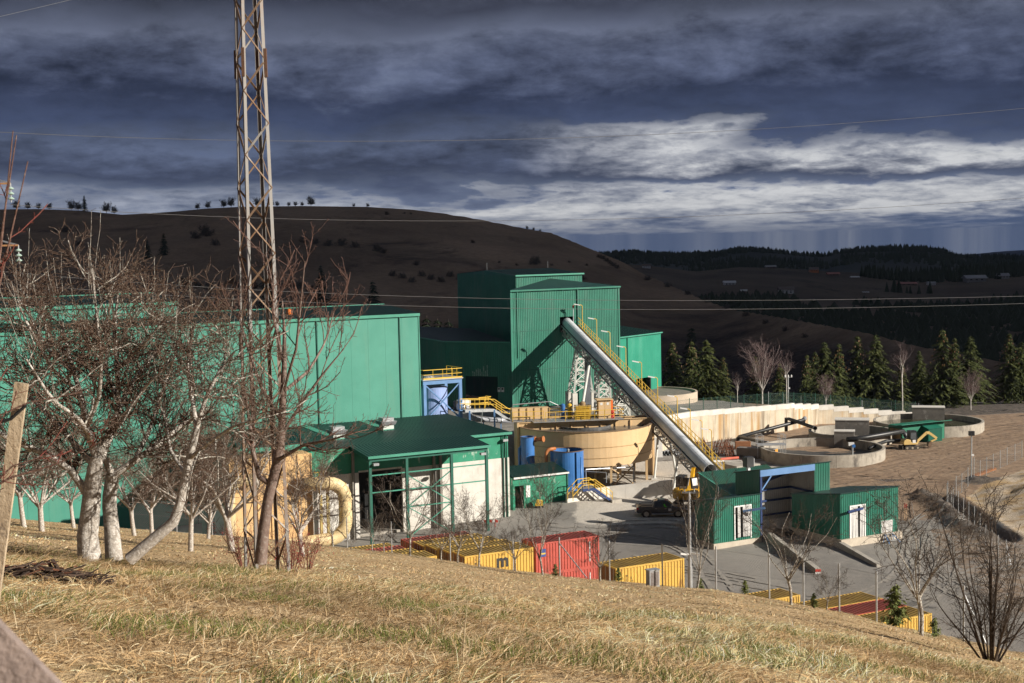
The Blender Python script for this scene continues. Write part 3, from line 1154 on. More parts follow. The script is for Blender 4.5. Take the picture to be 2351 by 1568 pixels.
	for p, q in ((ps[0] + 0.5, QC - 0.2), (ps[3] - 0.5, QC - 0.2), (pr - 0.6, QW - 0.2)):
		MB().box(p - 0.3, p + 0.25, q - 0.3, q + 0.1, (zc if q < QC else zw) - 0.78, (zc if q < QC else zw) - 0.55).build('floodlight', STEEL, t)
	# downpipes at the corner
	for dp in (0.35, 0.75):
		MB().tube([G(PWR - dp, QW - 0.12, zg - 0.3), G(PWR - dp, QW - 0.12, zw - 0.1)], 0.07, 8).build('downpipe', GF, t)
	# roof ventilators
	for u, v, q in ((773, 985, (QW + HQ) / 2 - 2.5), (887, 978, (QW + HQ) / 2 + 0.5)):
		p = on_q(u, v, q)[0]
		zb = zw + 0.1 + (zh - zw) * (q - QW) / (HQ - QW)
		vn = MB().box(p - 0.6, p + 0.6, q - 0.6, q + 0.6, zb - 0.1, zb + 0.55).build('ventilator', M('vent_white', (0.62, 0.66, 0.62), (0.52, 0.58, 0.53)), t)
		MB().hexa([G(p - .72, q - .72, zb + .56), G(p + .72, q - .72, zb + .56), G(p + .72, q + .72, zb + .56), G(p - .72, q + .72, zb + .56),
				   G(p - .88, q - .88, zb + .95), G(p + .88, q - .88, zb + .95), G(p + .88, q + .88, zb + .95), G(p - .88, q + .88, zb + .95)]).build('hood', STEEL, vn)
		MB().box(p - 0.62, p + 0.62, q - 0.62, q + 0.62, zb + 0.953, zb + 1.3).build('cap', STEEL, vn)
		MB().box(p - 0.62, p + 0.62, q - 0.62, q - 0.602, zb - 0.08, zb + 0.12).build('flashing', GT, vn)
		MB().hexa([G(p - .4, q + .7, zb + .04), G(p + .4, q + .7, zb + .04), G(p + .4, HQ - .1, zh + .12), G(p - .4, HQ - .1, zh + .12),
				   G(p - .4, q + .7, zb + .1), G(p + .4, q + .7, zb + .1), G(p + .4, HQ - .1, zh + .18), G(p - .4, HQ - .1, zh + .18)]).build('roof_strip', GT, t)


make_shed()


# ---- beige filter house and the big duct left of the shed ---------------
def make_filter():
	q = QC - 1.2
	z0 = CAM_Z - 29.4
	p0, zt = on_q(525, 1058, q)
	p1, _ = on_q(714, 1050, q)
	t = thing('filter_house', G((p0 + p1) / 2, q, z0), 'beige steel filter house seen through the lattice mast legs', 'filter')
	n = 6
	w = (p1 - p0) / n
	BE2 = M('filter_beige', (0.66, 0.43, 0.20), (0.58, 0.37, 0.17), 0.7, 0.55)
	for i in range(n):
		MB().box(p0 + i * w + 0.02, p0 + (i + 1) * w - 0.02, q, q + 2.2, z0 + 1.5, zt).build('panel', BE2, t)
		MB().box(p0 + (i + 1) * w - 0.06, p0 + (i + 1) * w + 0.02, q - 0.1, q - 0.002, z0 + 1.5, zt).build('stiffener', BE2, t)
	for i in range(5):
		p = p0 + (p1 - p0) * (i + .5) / 5
		MB().box(p - 0.12, p + 0.12, q + 0.3, q + 0.55, z0 - 0.2, z0 + 1.49).build('leg', BE2, t)
	for i in range(4):
		p = p0 + (p1 - p0) * (i + .6) / 4.2
		MB().lathe(G(p, q + 0.6, z0 + 0.6), [(0.25, 0), (0.75, 0.85)], 12).build('hopper', BE2, t)
	mb = MB()
	rail(mb, [G(p1 + .1, q + .2, zt - 2.9), G(p1 + 1.5, q + .2, zt - 2.9), G(p1 + 1.5, q + 1.6, zt - 2.9)], 1.0, 0.035, 0.7)
	mb.build('handrail', YEL, t)
	MB().box(p1 + 0.003, p1 + 1.6, q + .1, q + 1.7, zt - 3.02, zt - 2.9).build('gangway', YEL, t)
	# duct: comes out of the house top, turns down in a wide bend and runs back along the ground
	DU = M('duct_yellow', (0.70, 0.55, 0.30), (0.62, 0.47, 0.25), 0.8, 0.5, stain=(0.52, 0.40, 0.22))
	qd = q - 1.4
	top = on_q(775, 1108, qd)
	rgt = on_q(793, 1170, qd)
	bot = on_q(760, 1238, qd)
	lft = on_q(640, 1258, qd)
	pts = []
	zc_ = (top[1] + bot[1]) / 2
	rr = (top[1] - bot[1]) / 2 * 0.62
	pc = rgt[0] - rr
	pts.append(G(p1 - 1.5, qd + 1.0, top[1]))
	pts.append(G(p1 + 0.5, qd + 0.4, top[1]))
	for a in range(90, -1, -15):
		pts.append(G(pc + rr * math.cos(math.radians(a)), qd, top[1] - rr + rr * math.sin(math.radians(a))))
	for a in range(0, -91, -15):
		pts.append(G(pc + rr * math.cos(math.radians(a)), qd, bot[1] + rr + rr * math.sin(math.radians(a))))
	pts.append(G(lft[0], qd - 0.2, bot[1] - 0.05))
	pts.append(G(lft[0] - 4, qd - 0.3, bot[1] - 0.1))
	td = thing('ventilation_duct', G(pc, qd, z0), 'fat pale yellow duct bending in a half loop beside the shed', 'duct')
	R = 0.62
	MB().tube(pts, R, 20).build('pipe', DU, td, smooth=True)
	for k in (2, 5, 8, 12, 15):
		a, b = pts[k], pts[k + 1]
		dd = (b - a).normalized()
		MB().tube([a - dd * 0.05, a + dd * 0.05], R + 0.07, 20).build('flange', DU, td)
	for p in (on_q(742, 1200, qd)[0], on_q(758, 1200, qd)[0]):
		MB().box(p - 0.12, p + 0.12, qd + 0.35, qd + 0.6, z0 - 0.3, top[1] - 0.2).build('stand', M('stand_yellow', (0.5, 0.38, 0.14)), td)
	# second duct climbing the left flank of the house
	a = on_q(528, 1225, q - 0.5)
	b = on_q(528, 1110, q - 0.5)
	p = a[0]
	pts = [G(p, q - .7, z0 - .2), G(p, q - .7, b[1] - 1)] + [G(p + 1.2 - 1.2 * math.cos(math.radians(x)), q - .7, b[1] - 1 + 1.2 * math.sin(math.radians(x))) for x in (20, 45, 70, 90)] + [G(p + 2.4, q - .7, b[1] + .2)]
	t3 = thing('riser_duct', G(p, q - .7, z0), 'upright pale duct on the left flank of the filter house', 'duct')
	MB().tube(pts, 0.5, 16).build('pipe', DU, t3, smooth=True)
	MB().tube([G(p, q - .7, z0 + 2), G(p, q - .7, z0 + 2.1)], 0.58, 16).build('flange', DU, t3)
	# small low roof behind the filter house
	a = on_q(545, 1035, q + 4)
	b = on_q(700, 1022, q + 4)
	t4 = thing('lean_to_roof', G((a[0] + b[0]) / 2, q + 5, z0), 'narrow green lean-to behind the filter house', 'shed')
	MB().box(a[0], b[0], q + 3.9, q + 4.0, a[1] - 0.3, a[1] + .12).build('fascia', GT, t4)
	MB().corr_roof(G(a[0], q + 3.9, a[1] + .12), G(b[0], q + 3.9, a[1] + .12), G(b[0], QW - .3, a[1] + 1.1), G(a[0], QW - .3, a[1] + 1.1), 0.35, 0.04).build('roof', GR, t4)
	for p in (a[0] + .3, b[0] - .3):
		MB().box(p - .1, p + .1, q + 4.05, q + 4.25, z0 - .2, a[1] - .01).build('post', GF, t4)
	MB().box(a[0], b[0], QW - .28, QW - .1, z0 - .2, a[1] + 1.0).build('wall', GW, t4)
	# green box at the hall foot with a ladder
	pa, za = on_q(470, 1165, HQ - 9)
	pb, _ = on_q(492, 1165, HQ - 9)
	t5 = thing('pump_kiosk', G((pa + pb) / 2, HQ - 8.5, z0), 'small green kiosk with a wall ladder at the orchard edge', 'kiosk')
	MB().box(pa, pb, HQ - 9, HQ - 7.8, z0 - .2, za + 1.6).build('body', GS, t5)
	mb = MB()
	for d in (.25, .7):
		mb.box(pa + d, pa + d + .05, HQ - 9.12, HQ - 9.06, z0, za + 1.5)
	for k in range(9):
		mb.box(pa + .28, pa + .72, HQ - 9.11, HQ - 9.07, z0 + .3 + k * .35, z0 + .34 + k * .35)
	mb.build('ladder', GF, t5)


make_filter()


# ---- small green building beside the shed -------------------------------
def make_annex():
	b0 = on_z(1178, 1172, CAM_Z - 28.75)
	q = pq(b0)[1]
	p0, z1l = on_q(1177, 1097, q)
	p1, z1r = on_q(1301, 1086, q)
	p0 = max(p0, PWR + 0.05)
	zt = (z1l + z1r) / 2
	zg = CAM_Z - 29.0
	dep = 3.2
	t = thing('pump_house', G((p0 + p1) / 2, q + 3, zg), 'small scuffed green building with a black doorway next to the blue tank', 'shed')
	d0, d1 = on_q(1179, 1140, q)[0], on_q(1203, 1140, q)[0]
	zd = on_q(1190, 1116, q)[1]
	mb = MB()
	a, b = max(d0 - p0, 0.25), d1 - p0

	def ribs(mb, x0, x1, zlo, zhi, qq):
		n = int((zhi - zlo) / 0.16)
		for i in range(n):
			z = zlo + (zhi - zlo) * i / n
			mb.box(x0, x1, qq, qq + 0.03, z + 0.02, z + (zhi - zlo) / n - 0.02)
		mb.box(x0, x1, qq + 0.031, qq + 0.12, zlo, zhi)
	ribs(mb, p0, p0 + a, zg, zt, q)
	ribs(mb, p0 + a, p0 + b, zd, zt, q)
	ribs(mb, p0 + b, p1, zg + 0.35, zt, q)
	mb.build('wall', GW, t)
	MB().box(p0 + b, p1, q - 0.05, q + 0.1, zg - 0.2, zg + 0.345).build('plinth', CON, t)
	MB().box(p1, p1 + 0.12, q - 0.1, q + 0.2, zg - 0.1, zt + 0.1).build('downpipe', GF, t)
	MB().box(p1 - 0.1, p1 - 0.003, q + 0.13, q + dep, zg, zt).build('side_wall', GW, t)
	MB().box(p0, p0 + .1, q + 0.13, q + dep, zg, zt).build('side_wall', GW, t)
	MB().box(p0, p1, q + dep, q + dep + .1, zg, zt + .68).build('rear_wall', GW, t)
	MB().corr_roof(G(p0, q - 0.2, zt + 0.08), G(p1 + 0.15, q - 0.2, zt + 0.08), G(p1 + 0.15, q + dep, zt + .75), G(p0, q + dep, zt + .75), 0.3, 0.04).build('roof', GR, t)
	MB().box(p0, p1 + 0.15, q - 0.3, q - 0.21, zt - 0.08, zt + 0.1).build('gutter', WHITEM, t)
	MB().box(d1 + .25, d1 + .75, q - 0.03, q - 0.003, zd - 1.3, zd - .05).build('notice', SIGNW, t)
	MB().ring(tuple(G(0, 0)), .1, .2, 0, .01, 8) if False else None
	# yellow machine on the ground by the door
	w = on_z(1238, 1172, CAM_Z - 28.9)
	zy = yard_z(w.x, w.y)
	c = thing('plate_compactor', (w.x, w.y, zy), 'small yellow machine on the ground before the green pump house', 'machine')
	MB().cbox((w.x, w.y, zy + .12), .9, .6, .16).build('base_plate', BLACK, c)
	MB().hexa([(w.x - .45, w.y - .3, zy + .22), (w.x + .4, w.y - .3, zy + .22), (w.x + .4, w.y + .3, zy + .22), (w.x - .45, w.y + .3, zy + .22),
			   (w.x - .25, w.y - .25, zy + .85), (w.x + .38, w.y - .25, zy + .75), (w.x + .38, w.y + .25, zy + .75), (w.x - .25, w.y + .25, zy + .85)]).build('cowl', YEL, c)
	MB().tube([(w.x - .4, w.y, zy + .3), (w.x - .8, w.y, zy + .9), (w.x - .8, w.y + .3, zy + .9)], .03, 6).build('handle', BLACK, c)


make_annex()


# ---- the tower building -------------------------------------------------
T0 = at(1172, 668, 195)
TP, TQ = pq(T0)
TZ0 = CAM_Z - 23.6


def make_tower():
	p1, ze = on_q(1420, 661, TQ)
	ze = (ze + T0.z) / 2
	qr = TQ + 4.0
	pe = on_q(1181, 653, TQ + 4.0)[0]
	t = thing('tower_building', G((TP + p1) / 2, qr, TZ0), 'tall dark green ribbed tower with the conveyor running into its front', 'building')
	o0, o1 = on_q(1285, 735, TQ)[0], on_q(1318, 735, TQ)[0]
	zo1, zo0 = on_q(1300, 727, TQ)[1], on_q(1300, 762, TQ)[1]
	pd = on_q(1327, 800, TQ)[0]
	mb = MB()
	holewall(mb, G(TP, TQ), G(p1, TQ), TZ0, ze, [(o0 - TP, o1 - TP, zo0, zo1)])
	mb.build('front_wall', GS, t)
	MB().corr(G(pe, qr), G(TP, TQ), TZ0, ze).build('side_wall', GS, t)
	MB().corr(G(p1, TQ), G(p1, qr), TZ0, ze).build('side_wall', GS, t)
	for zz in (TZ0 + 5.2, TZ0 + 10.6):
		for a, b in ((TP + .2, o0 if zo0 < zz < zo1 else pd - .15), (pd + .15, p1 - .2)):
			MB().box(a, b, TQ - .058, TQ - .048, zz, zz + .07).build('sheet_lap', GF, t)
	MB().box(o0 - .3, o1 + .3, TQ + 2.2, TQ + 2.3, zo0 - 1, zo1 + 1).build('opening_shade_panel', DARKM, t)  # near-black sheet added behind the opening in place of shade
	MB().box(TP - .1, TP + .14, TQ - .1, TQ + .14, TZ0, ze).build('corner_trim', GS, t)
	MB().box(TP + .9, TP + 1.05, TQ - .12, TQ - .05, TZ0 + 7, ze).build('corner_trim', GS, t)
	MB().box(p1 - .14, p1 + .1, TQ - .1, TQ + .14, TZ0, ze).build('corner_trim', GS, t)
	MB().box(TP - .2, p1 + .2, TQ - .32, TQ - .12, ze - .02, ze + .2).build('gutter', GS, t)
	pd = on_q(1327, 800, TQ)[0]
	MB().box(pd - .09, pd + .09, TQ - .2, TQ - .06, TZ0, ze - .03).build('downpipe', GF, t)
	pa, za = on_q(1263, 639, qr - .02)
	A, D, C = G(TP - .2, TQ - .25, ze + .2), G(p1 + .2, TQ - .25, ze + .2), G(pa, qr - .02, za)
	E, F = G(pe - .1, qr - .02, ze + .2), G(p1 + .2, qr - .02, ze + .2)
	MB().add([A, D, C, E, F], [(0, 1, 2), (3, 0, 2), (1, 4, 2)]).build('front_roof', GR, t)
	# rear, higher block
	r0, zr = on_q(1184, 633, qr)
	r1, _ = on_q(1336, 628, qr)
	dep = 18.8
	MB().corr(G(r0, qr), G(r1, qr), ze - 2, zr).build('rear_block_wall', GS, t)
	MB().corr(G(r0, qr + dep), G(r0, qr), TZ0, zr).build('rear_block_wall', GS, t)
	MB().corr(G(r1, qr), G(r1, qr + dep), TZ0, zr).build('rear_block_wall', GS, t)
	MB().corr(G(r1, qr + dep), G(r0, qr + dep), TZ0, zr).build('rear_block_wall', GS, t)
	zk = on_q(1121, 621, qr + dep / 2)[1]
	MB().add([G(r0, qr, zr), G(r0, qr + dep, zr), G(r0, qr + dep / 2, zk)], [(0, 1, 2)]).build('gable', GS, t)
	MB().add([G(r1, qr, zr), G(r1, qr + dep, zr), G(r1, qr + dep / 2, zk)], [(0, 1, 2)]).build('gable', GS, t)
	mb = MB().corr_roof(G(r0 - .15, qr - .2, zr + .02), G(r1 + .15, qr - .2, zr + .02), G(r1 + .15, qr + dep / 2, zk + .05), G(r0 - .15, qr + dep / 2, zk + .05), 0.35)
	mb.corr_roof(G(r0 - .15, qr + dep + .2, zr + .02), G(r1 + .15, qr + dep + .2, zr + .02), G(r1 + .15, qr + dep / 2, zk + .05), G(r0 - .15, qr + dep / 2, zk + .05), 0.35)
	mb.build('rear_roof', GR, t)
	MB().box(r0 - .2, r1 + .2, qr - .34, qr - .21, zr - .12, zr + .1).build('rear_gutter', GT, t)
	for p in (r0 + .3, r1 - .3):
		MB().bar(G(p, qr + dep / 2, zk), G(p, qr + dep / 2, zk + 1.1), .05).build('lightning_rod', STEEL, t)
	# left wing, set back at an angle
	a = Vector((T0.x, T0.y, 0)) + GQ * 0.3
	b = at(1022, 784, 199.2)
	c = at(945, 784, 212)
	z1 = b.z
	wg = thing('left_wing', (b.x + 3, b.y, TZ0), 'low dark green wing of the tower with a wide black doorway', 'building')
	n = (Vector((b.x, b.y, 0)) - a)
	L = n.length
	d = n / L
	nrm = Vector((d.y, -d.x, 0))
	if nrm.y > 0:
		nrm = -nrm

	def s_of(u):
		best = min(np.linspace(0, L, 400), key=lambda s: abs(proj(a + d * s + Vector((0, 0, z1 - 4)))[0] - u))
		return float(best)
	s0, s1 = s_of(1142), s_of(1068)
	m = a + d * ((s0 + s1) / 2)
	k = m.y
	zt, zb = at(1105, 864, k).z, TZ0
	mb = MB()
	holewall(mb, a, b, TZ0, z1, [(s0, s1, zb, zt)], out=tuple(nrm))
	mb.build('front_wall', GS, wg)
	MB().corr(b, c, TZ0, z1, out=(-.7, -.7, 0)).build('end_wall', GS, wg)
	# dented sheets over the doorway
	mb = MB()
	for i in range(9):
		s = s1 - 1.2 - i * .28
		w = a + d * s + nrm * (.09 + .05 * random.random())
		h = .5 + random.random() * 1.1
		mb.cbox((w.x, w.y, zt + h / 2 + .05), .16, .03, h, d, nrm)
	mb.build('dented_sheet', M('bent_sheet', (0.10, 0.26, 0.19), (0.3, 0.4, 0.36), 3.0, 0.3, 0.4), wg)
	e0, e1 = a + nrm * .25, Vector((b.x, b.y, 0)) + nrm * .25
	cb = Vector((c.x, c.y, 0))
	bk0, bk1 = a + GQ * 12, cb + GD * 2 + GQ * 3
	mb = MB().corr_roof((e1.x, e1.y, z1 + .05), (e0.x, e0.y, z1 + .05), (bk0.x, bk0.y, z1 + 1.3), (bk1.x, bk1.y, z1 + 1.2), 0.35)
	mb.add([(e1.x, e1.y, z1 + .04), (bk1.x, bk1.y, z1 + 1.19), (cb.x - .3, cb.y, z1 + .04)], [(0, 1, 2)])
	mb.build('roof', GR, wg)
	mb = MB()
	mb.bar((e1.x, e1.y, z1), (e0.x, e0.y, z1), .12, .16)
	mb.bar((e1.x, e1.y, z1), (cb.x - .3, cb.y, z1), .12, .16)
	mb.build('gutter', GT, wg)
	w = a + d * (s0 * .62) + nrm * .1
	for k2 in (0, .55):
		sg = MB().cbox(w + d * k2 + Vector((0, 0, TZ0 + 2.6)), .4, .03, .62, d, nrm).build('notice', SIGNW, wg)
		MB().lathe(w + d * k2 + nrm * .02 + Vector((0, 0, TZ0 + 2.72)), [(.15, 0), (.15, .02)], 12, nrm).build('symbol', BLACK, sg)
	# right wing, turned towards the sun
	a = Vector((G(p1, TQ + .4).x, G(p1, TQ + .4).y, 0))
	b = at(1517, 763, 213)
	z1 = (at(1422, 775, a.y).z + b.z) / 2
	rw = thing('right_wing', (b.x - 3, b.y - 3, TZ0), 'sunlit green right wing of the tower with a tall black door', 'building')
	d = Vector((b.x - a.x, b.y - a.y, 0))
	L = d.length
	d /= L
	nrm = Vector((d.y, -d.x, 0))

	def s_of2(u):
		return float(min(np.linspace(0, L, 400), key=lambda s: abs(proj(a + d * s + Vector((0, 0, z1 - 6)))[0] - u)))
	s0, s1 = s_of2(1460), s_of2(1488)
	m = a + d * ((s0 + s1) / 2)
	zt = at(1475, 868, m.y).z
	mb = MB()
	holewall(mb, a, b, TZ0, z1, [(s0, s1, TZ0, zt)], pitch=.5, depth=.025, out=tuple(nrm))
	mb.build('front_wall', M('green_sheet_sunlit', (0.020, 0.215, 0.140), (0.030, 0.25, 0.165), 0.5, 0.45, stain=(0.06, 0.27, 0.19), stain_lo=.55, stain_hi=.8, stain_stretch=(1, 1, .15)), rw)  # brighter copy of the sheet green, sun on the wall put into colour
	b2 = Vector((b.x, b.y, 0))
	bk = b2 - nrm * 9
	MB().corr(b2, bk, TZ0, z1, out=tuple(d)).build('end_wall', GS, rw)
	ak = a - nrm * 9
	MB().corr_roof((a.x + nrm.x * .2, a.y + nrm.y * .2, z1 + .05), (b2.x + nrm.x * .2, b2.y + nrm.y * .2, z1 + .05), (bk.x, bk.y, z1 + 1.0), (ak.x, ak.y, z1 + 1.0), .35).build('roof', GR, rw)
	MB().bar((a.x + nrm.x * .28, a.y + nrm.y * .28, z1), (b2.x + nrm.x * .28, b2.y + nrm.y * .28, z1), .12, .18).build('gutter', GT, rw)
	w = a + d * s_of2(1440)
	MB().bar((w.x + nrm.x * .1, w.y + nrm.y * .1, TZ0), (w.x + nrm.x * .1, w.y + nrm.y * .1, z1), .12).build('downpipe', GF, rw)
	w = a + d * (s1 - .15) + nrm * .25
	MB().cbox((w.x, w.y, (TZ0 + zt) / 2), .3, .5, zt - TZ0, d, nrm).build('door_leaf', BLACK, rw)
	# round terrace in front of the right wing
	c = at(1500, 925, 206)
	zt = CAM_Z - 23.0
	tr = thing('round_terrace', (c.x, c.y, zt - 2), 'round concrete-walled terrace beside the right wing of the tower', 'terrace')
	R = 6.4
	MB().ring((c.x, c.y), R - .3, R, zt - 2.6, zt + .25, 56, -2.0, 1.6).build('parapet_wall', M('terrace_concrete', (0.50, 0.41, 0.32), (0.42, 0.35, 0.27), 1.0, .9, stain=(0.26, .21, .17), stain_stretch=(1, 1, .3)), tr)
	MB().disc((c.x, c.y), R - .3, zt, 48).build('terrace_floor', M('terrace_fill', (0.13, 0.12, 0.11), (0.24, 0.2, 0.16), 1.6, .95, bump=.5, bscale=5), tr)
	return


make_tower()
# ================================================================== plant equipment
def make_thickener():
	Y = 165.5
	cw = at(1341, 972, Y)
	c = (cw.x, cw.y)
	R = 156.0 / FPX * Y
	zr, zb, zg = cw.z, cw.z - 3.9, CAM_Z - 28.5
	t = thing('thickener_tank', (c[0], c[1], zg), 'huge round beige tank on steel legs under a girder bridge', 'tank')
	n = 72
	# plates in three courses, each plate a piece of its own
	courses = [(zr - 1.75, zr, 8, 0.0), (zr - 2.95, zr - 1.755, 8, 0.33), (zb, zr - 2.955, 14, 0.1)]
	for z0, z1, k, off in courses:
		for i in range(k):
			a0, a1 = 2 * math.pi * (i + off) / k, 2 * math.pi * (i + 1 + off) / k
			g = 0.006 / k
			MB().ring(c, R - 0.08, R, z0 + 0.012, z1 - 0.012, max(4, n // k), a0 + g, a1 - g).build('shell_plate', BEIGE, t, smooth=False)
	MB().ring(c, R - 0.16, R - 0.085, zb, zr - 0.03, n).build('inner_shell', M('beige_dark', (0.40, 0.26, 0.12)), t)
	for z in (zr - 1.755, zr - 2.955):
		MB().ring(c, R, R + 0.035, z - 0.03, z + 0.03, n).build('seam', M('seam_brown', (0.40, 0.25, 0.11)), t)
	MB().ring(c, R - 0.3, R + 0.1, zr + 0.002, zr + 0.07, n).build('rim', M('rim_brown', (0.22, 0.15, 0.09)), t)
	MB().disc(c, R - 0.17, zr - 0.35, n).build('slurry', M('slurry', (0.07, 0.068, 0.066), (0.11, 0.105, 0.1), 0.8, 0.2), t)
	MB().ring(c, R * .38, R * .40, zr - 0.5, zr - 0.12, 40).build('feed_well', M('wet_rim', (0.12, 0.12, 0.12), None, 1, .35), t)
	mb = MB()
	k = len(mb.v)
	for i in range(n):
		a = 2 * math.pi * i / n
		mb.v.append((c[0] + (R - .1) * math.cos(a), c[1] + (R - .1) * math.sin(a), zb))
	mb.v.append((c[0], c[1], zb - 1.5))
	for i in range(n):
		mb.f.append(((i + 1) % n, i, n))
	mb.build('cone_bottom', M('beige_dark', (0.40, 0.26, 0.12)), t)
	for rr, kk in ((R - .5, 14), (R * .55, 8)):
		for i in range(kk):
			a = 2 * math.pi * (i + .3) / kk
			x, y = c[0] + rr * math.cos(a), c[1] + rr * math.sin(a)
			top = zb - (.02 if rr > R * .7 else .5)
			MB().bar((x, y, zg - .2), (x, y, top), .26, .26).build('leg', BEIGE, t)
			a2 = 2 * math.pi * (i + 1.3) / kk
			x2, y2 = c[0] + rr * math.cos(a2), c[1] + rr * math.sin(a2)
			if rr > R * .7 and i % 2 == 1:
				MB().bar((x, y, zg + .2), (x2, y2, top - .3), .12).build('brace', BEIGE, t)
				MB().bar((x, y, top - .3), (x2, y2, zg + .2), .12).build('brace', BEIGE, t)
	# girder bridge across the top
	ba = math.radians(9)
	bd, bn = Vector((math.cos(ba), math.sin(ba), 0)), Vector((math.sin(ba), -math.cos(ba), 0))
	C = Vector((c[0], c[1], 0))
	zt = at(1341, 963, Y).z
	br = thing('girder_bridge', (c[0], c[1], zr), 'long beige girder bridge with yellow handrails across the round tank', 'bridge')
	for s in (-1, 1):
		m = C + bn * (s * 1.0)
		MB().cbox((m.x, m.y, zt - .45), 2 * R + .4, .12, .9, bd, bn).build('girder', BEIGE, br)
		MB().cbox((m.x, m.y, zt + .03), 2 * R + .4, .4, .06, bd, bn).build('flange', BEIGE, br)
		for i in range(9):
			w = m + bd * ((i - 4) * R / 4.5) + bn * (s * .13)
			MB().cbox((w.x, w.y, zt - .5), .08, .14, .8, bd, bn).build('stiffener', BEIGE, br)
	for i in range(7):
		w = C + bn * 1.25 + bd * ((i - 3) * R / 3.6)
		MB().bar(w + Vector((-.2, 0, zt - 1.05)), w + Vector((.25, 0, zt - .7)), .14).build('bracket', M('bracket_dark', (0.09, 0.06, 0.04)), br)
	for s in (-1, 1):
		w = C + bd * (s * (R + .12))
		MB().cbox((w.x, w.y, (zt + zg) / 2), .25, 2.4, zt - zg, bd, bn).build('end_frame', BEIGE, br)
	w = C + bn * 1.0 + bd * -1.0
	MB().cbox((w.x, w.y, zt + .12), R * 1.35, 1.9, .08, bd, bn).build('walkway', STEEL, br)
	w2 = C - bn * .2 + bd * -R * .7
	MB().cbox((w2.x, w2.y, zt + .115), R * .75, 1.7, .06, bd, bn).build('walkway', STEEL, br)
	mb = MB()
	z = zt + .16
	e = [C + bn * 1.9 + bd * (-R * .62), C + bn * 1.9 + bd * (R * .55)]
	rail(mb, [p + Vector((0, 0, z)) for p in e], 1.1, .03, 1.1)
	mb.build('handrail', YEL, br)
	mb = MB()
	e = [C + bn * .6 + bd * (-R * 1.08), C + bn * .6 + bd * (-R * .62)]
	rail(mb, [p + Vector((0, 0, z)) for p in e], 1.1, .03, 1.1)
	mb.build('handrail', YEL, br)
	mb = MB()
	e = [C - bn * 1.2 + bd * (-R * 1.08), C - bn * 1.2 + bd * (R * .55), C + bn * 1.9 + bd * (R * .55)]
	rail(mb, [p + Vector((0, 0, z)) for p in e], 1.1, .03, 1.2)
	mb.build('handrail', YEL, br)
	# equipment that stands on the bridge
	def on_bridge(s, off, zz=0.0):
		w = C + bd * s + bn * off
		return Vector((w.x, w.y, zt + .16 + zz))

	def s_at(u):
		return min(np.linspace(-R, R, 300), key=lambda s: abs(proj(on_bridge(s, 0.5))[0] - u))
	sg = s_at(1338)
	cg = thing('drive_cage', on_bridge(sg, .4), 'yellow mesh cage over the drive on the girder bridge', 'cage')
	w = on_bridge(sg, .4)
	mb = MB()
	for dx in np.linspace(-.85, .85, 12):
		for oy in (-.6, .6):
			p = w + bd * dx + bn * oy
			mb.bar(p, p + Vector((0, 0, 1.55)), .05)
	for dz in np.linspace(.02, 1.55, 8):
		for oy in (-.6, .6):
			mb.bar(w + bd * -.88 + bn * oy + Vector((0, 0, dz)), w + bd * .88 + bn * oy + Vector((0, 0, dz)), .05)
		for dx in (-.88, .88):
			mb.bar(w + bd * dx + bn * -.6 + Vector((0, 0, dz)), w + bd * dx + bn * .6 + Vector((0, 0, dz)), .05)
	mb.build('mesh_guard', YEL, cg)
	MB().cbox(w + Vector((0, 0, .7)), 1.5, .9, 1.35, bd, bn).build('gearbox', M('gear_yellow', (0.55, 0.36, .06)), cg)
	MB().lathe(w + Vector((0, 0, 1.56)), [(.35, 0), (.35, .3), (.2, .45)], 14).build('motor', M('motor_brown', (0.3, 0.2, .1)), cg)
	sc = s_at(1387)
	cb = thing('control_cabinet', on_bridge(sc, .4), 'tall beige control cabinet with a sloping top on the girder bridge', 'cabinet')
	w = on_bridge(sc, .4)
	MB().cbox(w + Vector((0, 0, 1.05)), 1.5, .9, 2.1, bd, bn).build('body', BEIGE, cb)
	for k in (-.38, .38):
		f = w + bd * k + bn * .46
		dr = MB().cbox(f + Vector((0, 0, 1.05)), .7, .02, 1.9, bd, bn).build('door', BEIGE, cb)
		MB().cbox(f + bn * .012 + Vector((0, 0, 1.7)), .28, .02, .3, bd, bn).build('vent', SIGNW, dr)
	MB().cbox(w + Vector((0, 0, 2.2)), 1.95, 1.4, .12, bd, bn, None).build('rain_hood', BEIGE, cb)
	sd_ = s_at(1405)
	dr = thing('oil_drum', on_bridge(sd_, .5), 'red drum beside the control cabinet on the bridge', 'drum')
	MB().lathe(on_bridge(sd_, .5), [(.3, 0), (.32, .02), (.3, .3), (.32, .32), (.3, .6), (.32, .62), (.3, .9), (.25, .92)], 16).build('drum_body', RED, dr)
	ob = thing('fire_box', on_bridge(sd_, -.4), 'orange upright box just above the red drum', 'box')
	MB().cbox(on_bridge(sd_, -.35) + Vector((0, 0, 1.2)), .55, .4, 1.5, bd, bn).build('case', M('fire_orange', (.72, .16, .03)), ob)
	MB().cbox(on_bridge(sd_, -.35) + Vector((0, 0, .22)), .12, .12, .44, bd, bn).build('foot_post', STEEL, ob)
	sb = s_at(1222)
	bx = thing('launder_box', on_bridge(sb, -.9), 'long open beige trough at the left end of the girder bridge', 'trough')
	w = on_bridge(sb, -.9)
	for k in range(5):
		MB().cbox(w + bd * (k - 2) * .88 + Vector((0, 0, .75)), .86, 1.2, 1.3, bd, bn).build('panel', BEIGE, bx)
		MB().cbox(w + bd * ((k - 2) * .88 + .44) + bn * .64 + Vector((0, 0, .75)), .1, .08, 1.3, bd, bn).build('stiffener', M('beige_dark', (0.40, 0.26, 0.12)), bx)
	MB().cbox(w + Vector((0, 0, .05)), 4.4, 1.1, .08, bd, bn).build('base_rail', STEEL, bx)
	mb = MB()
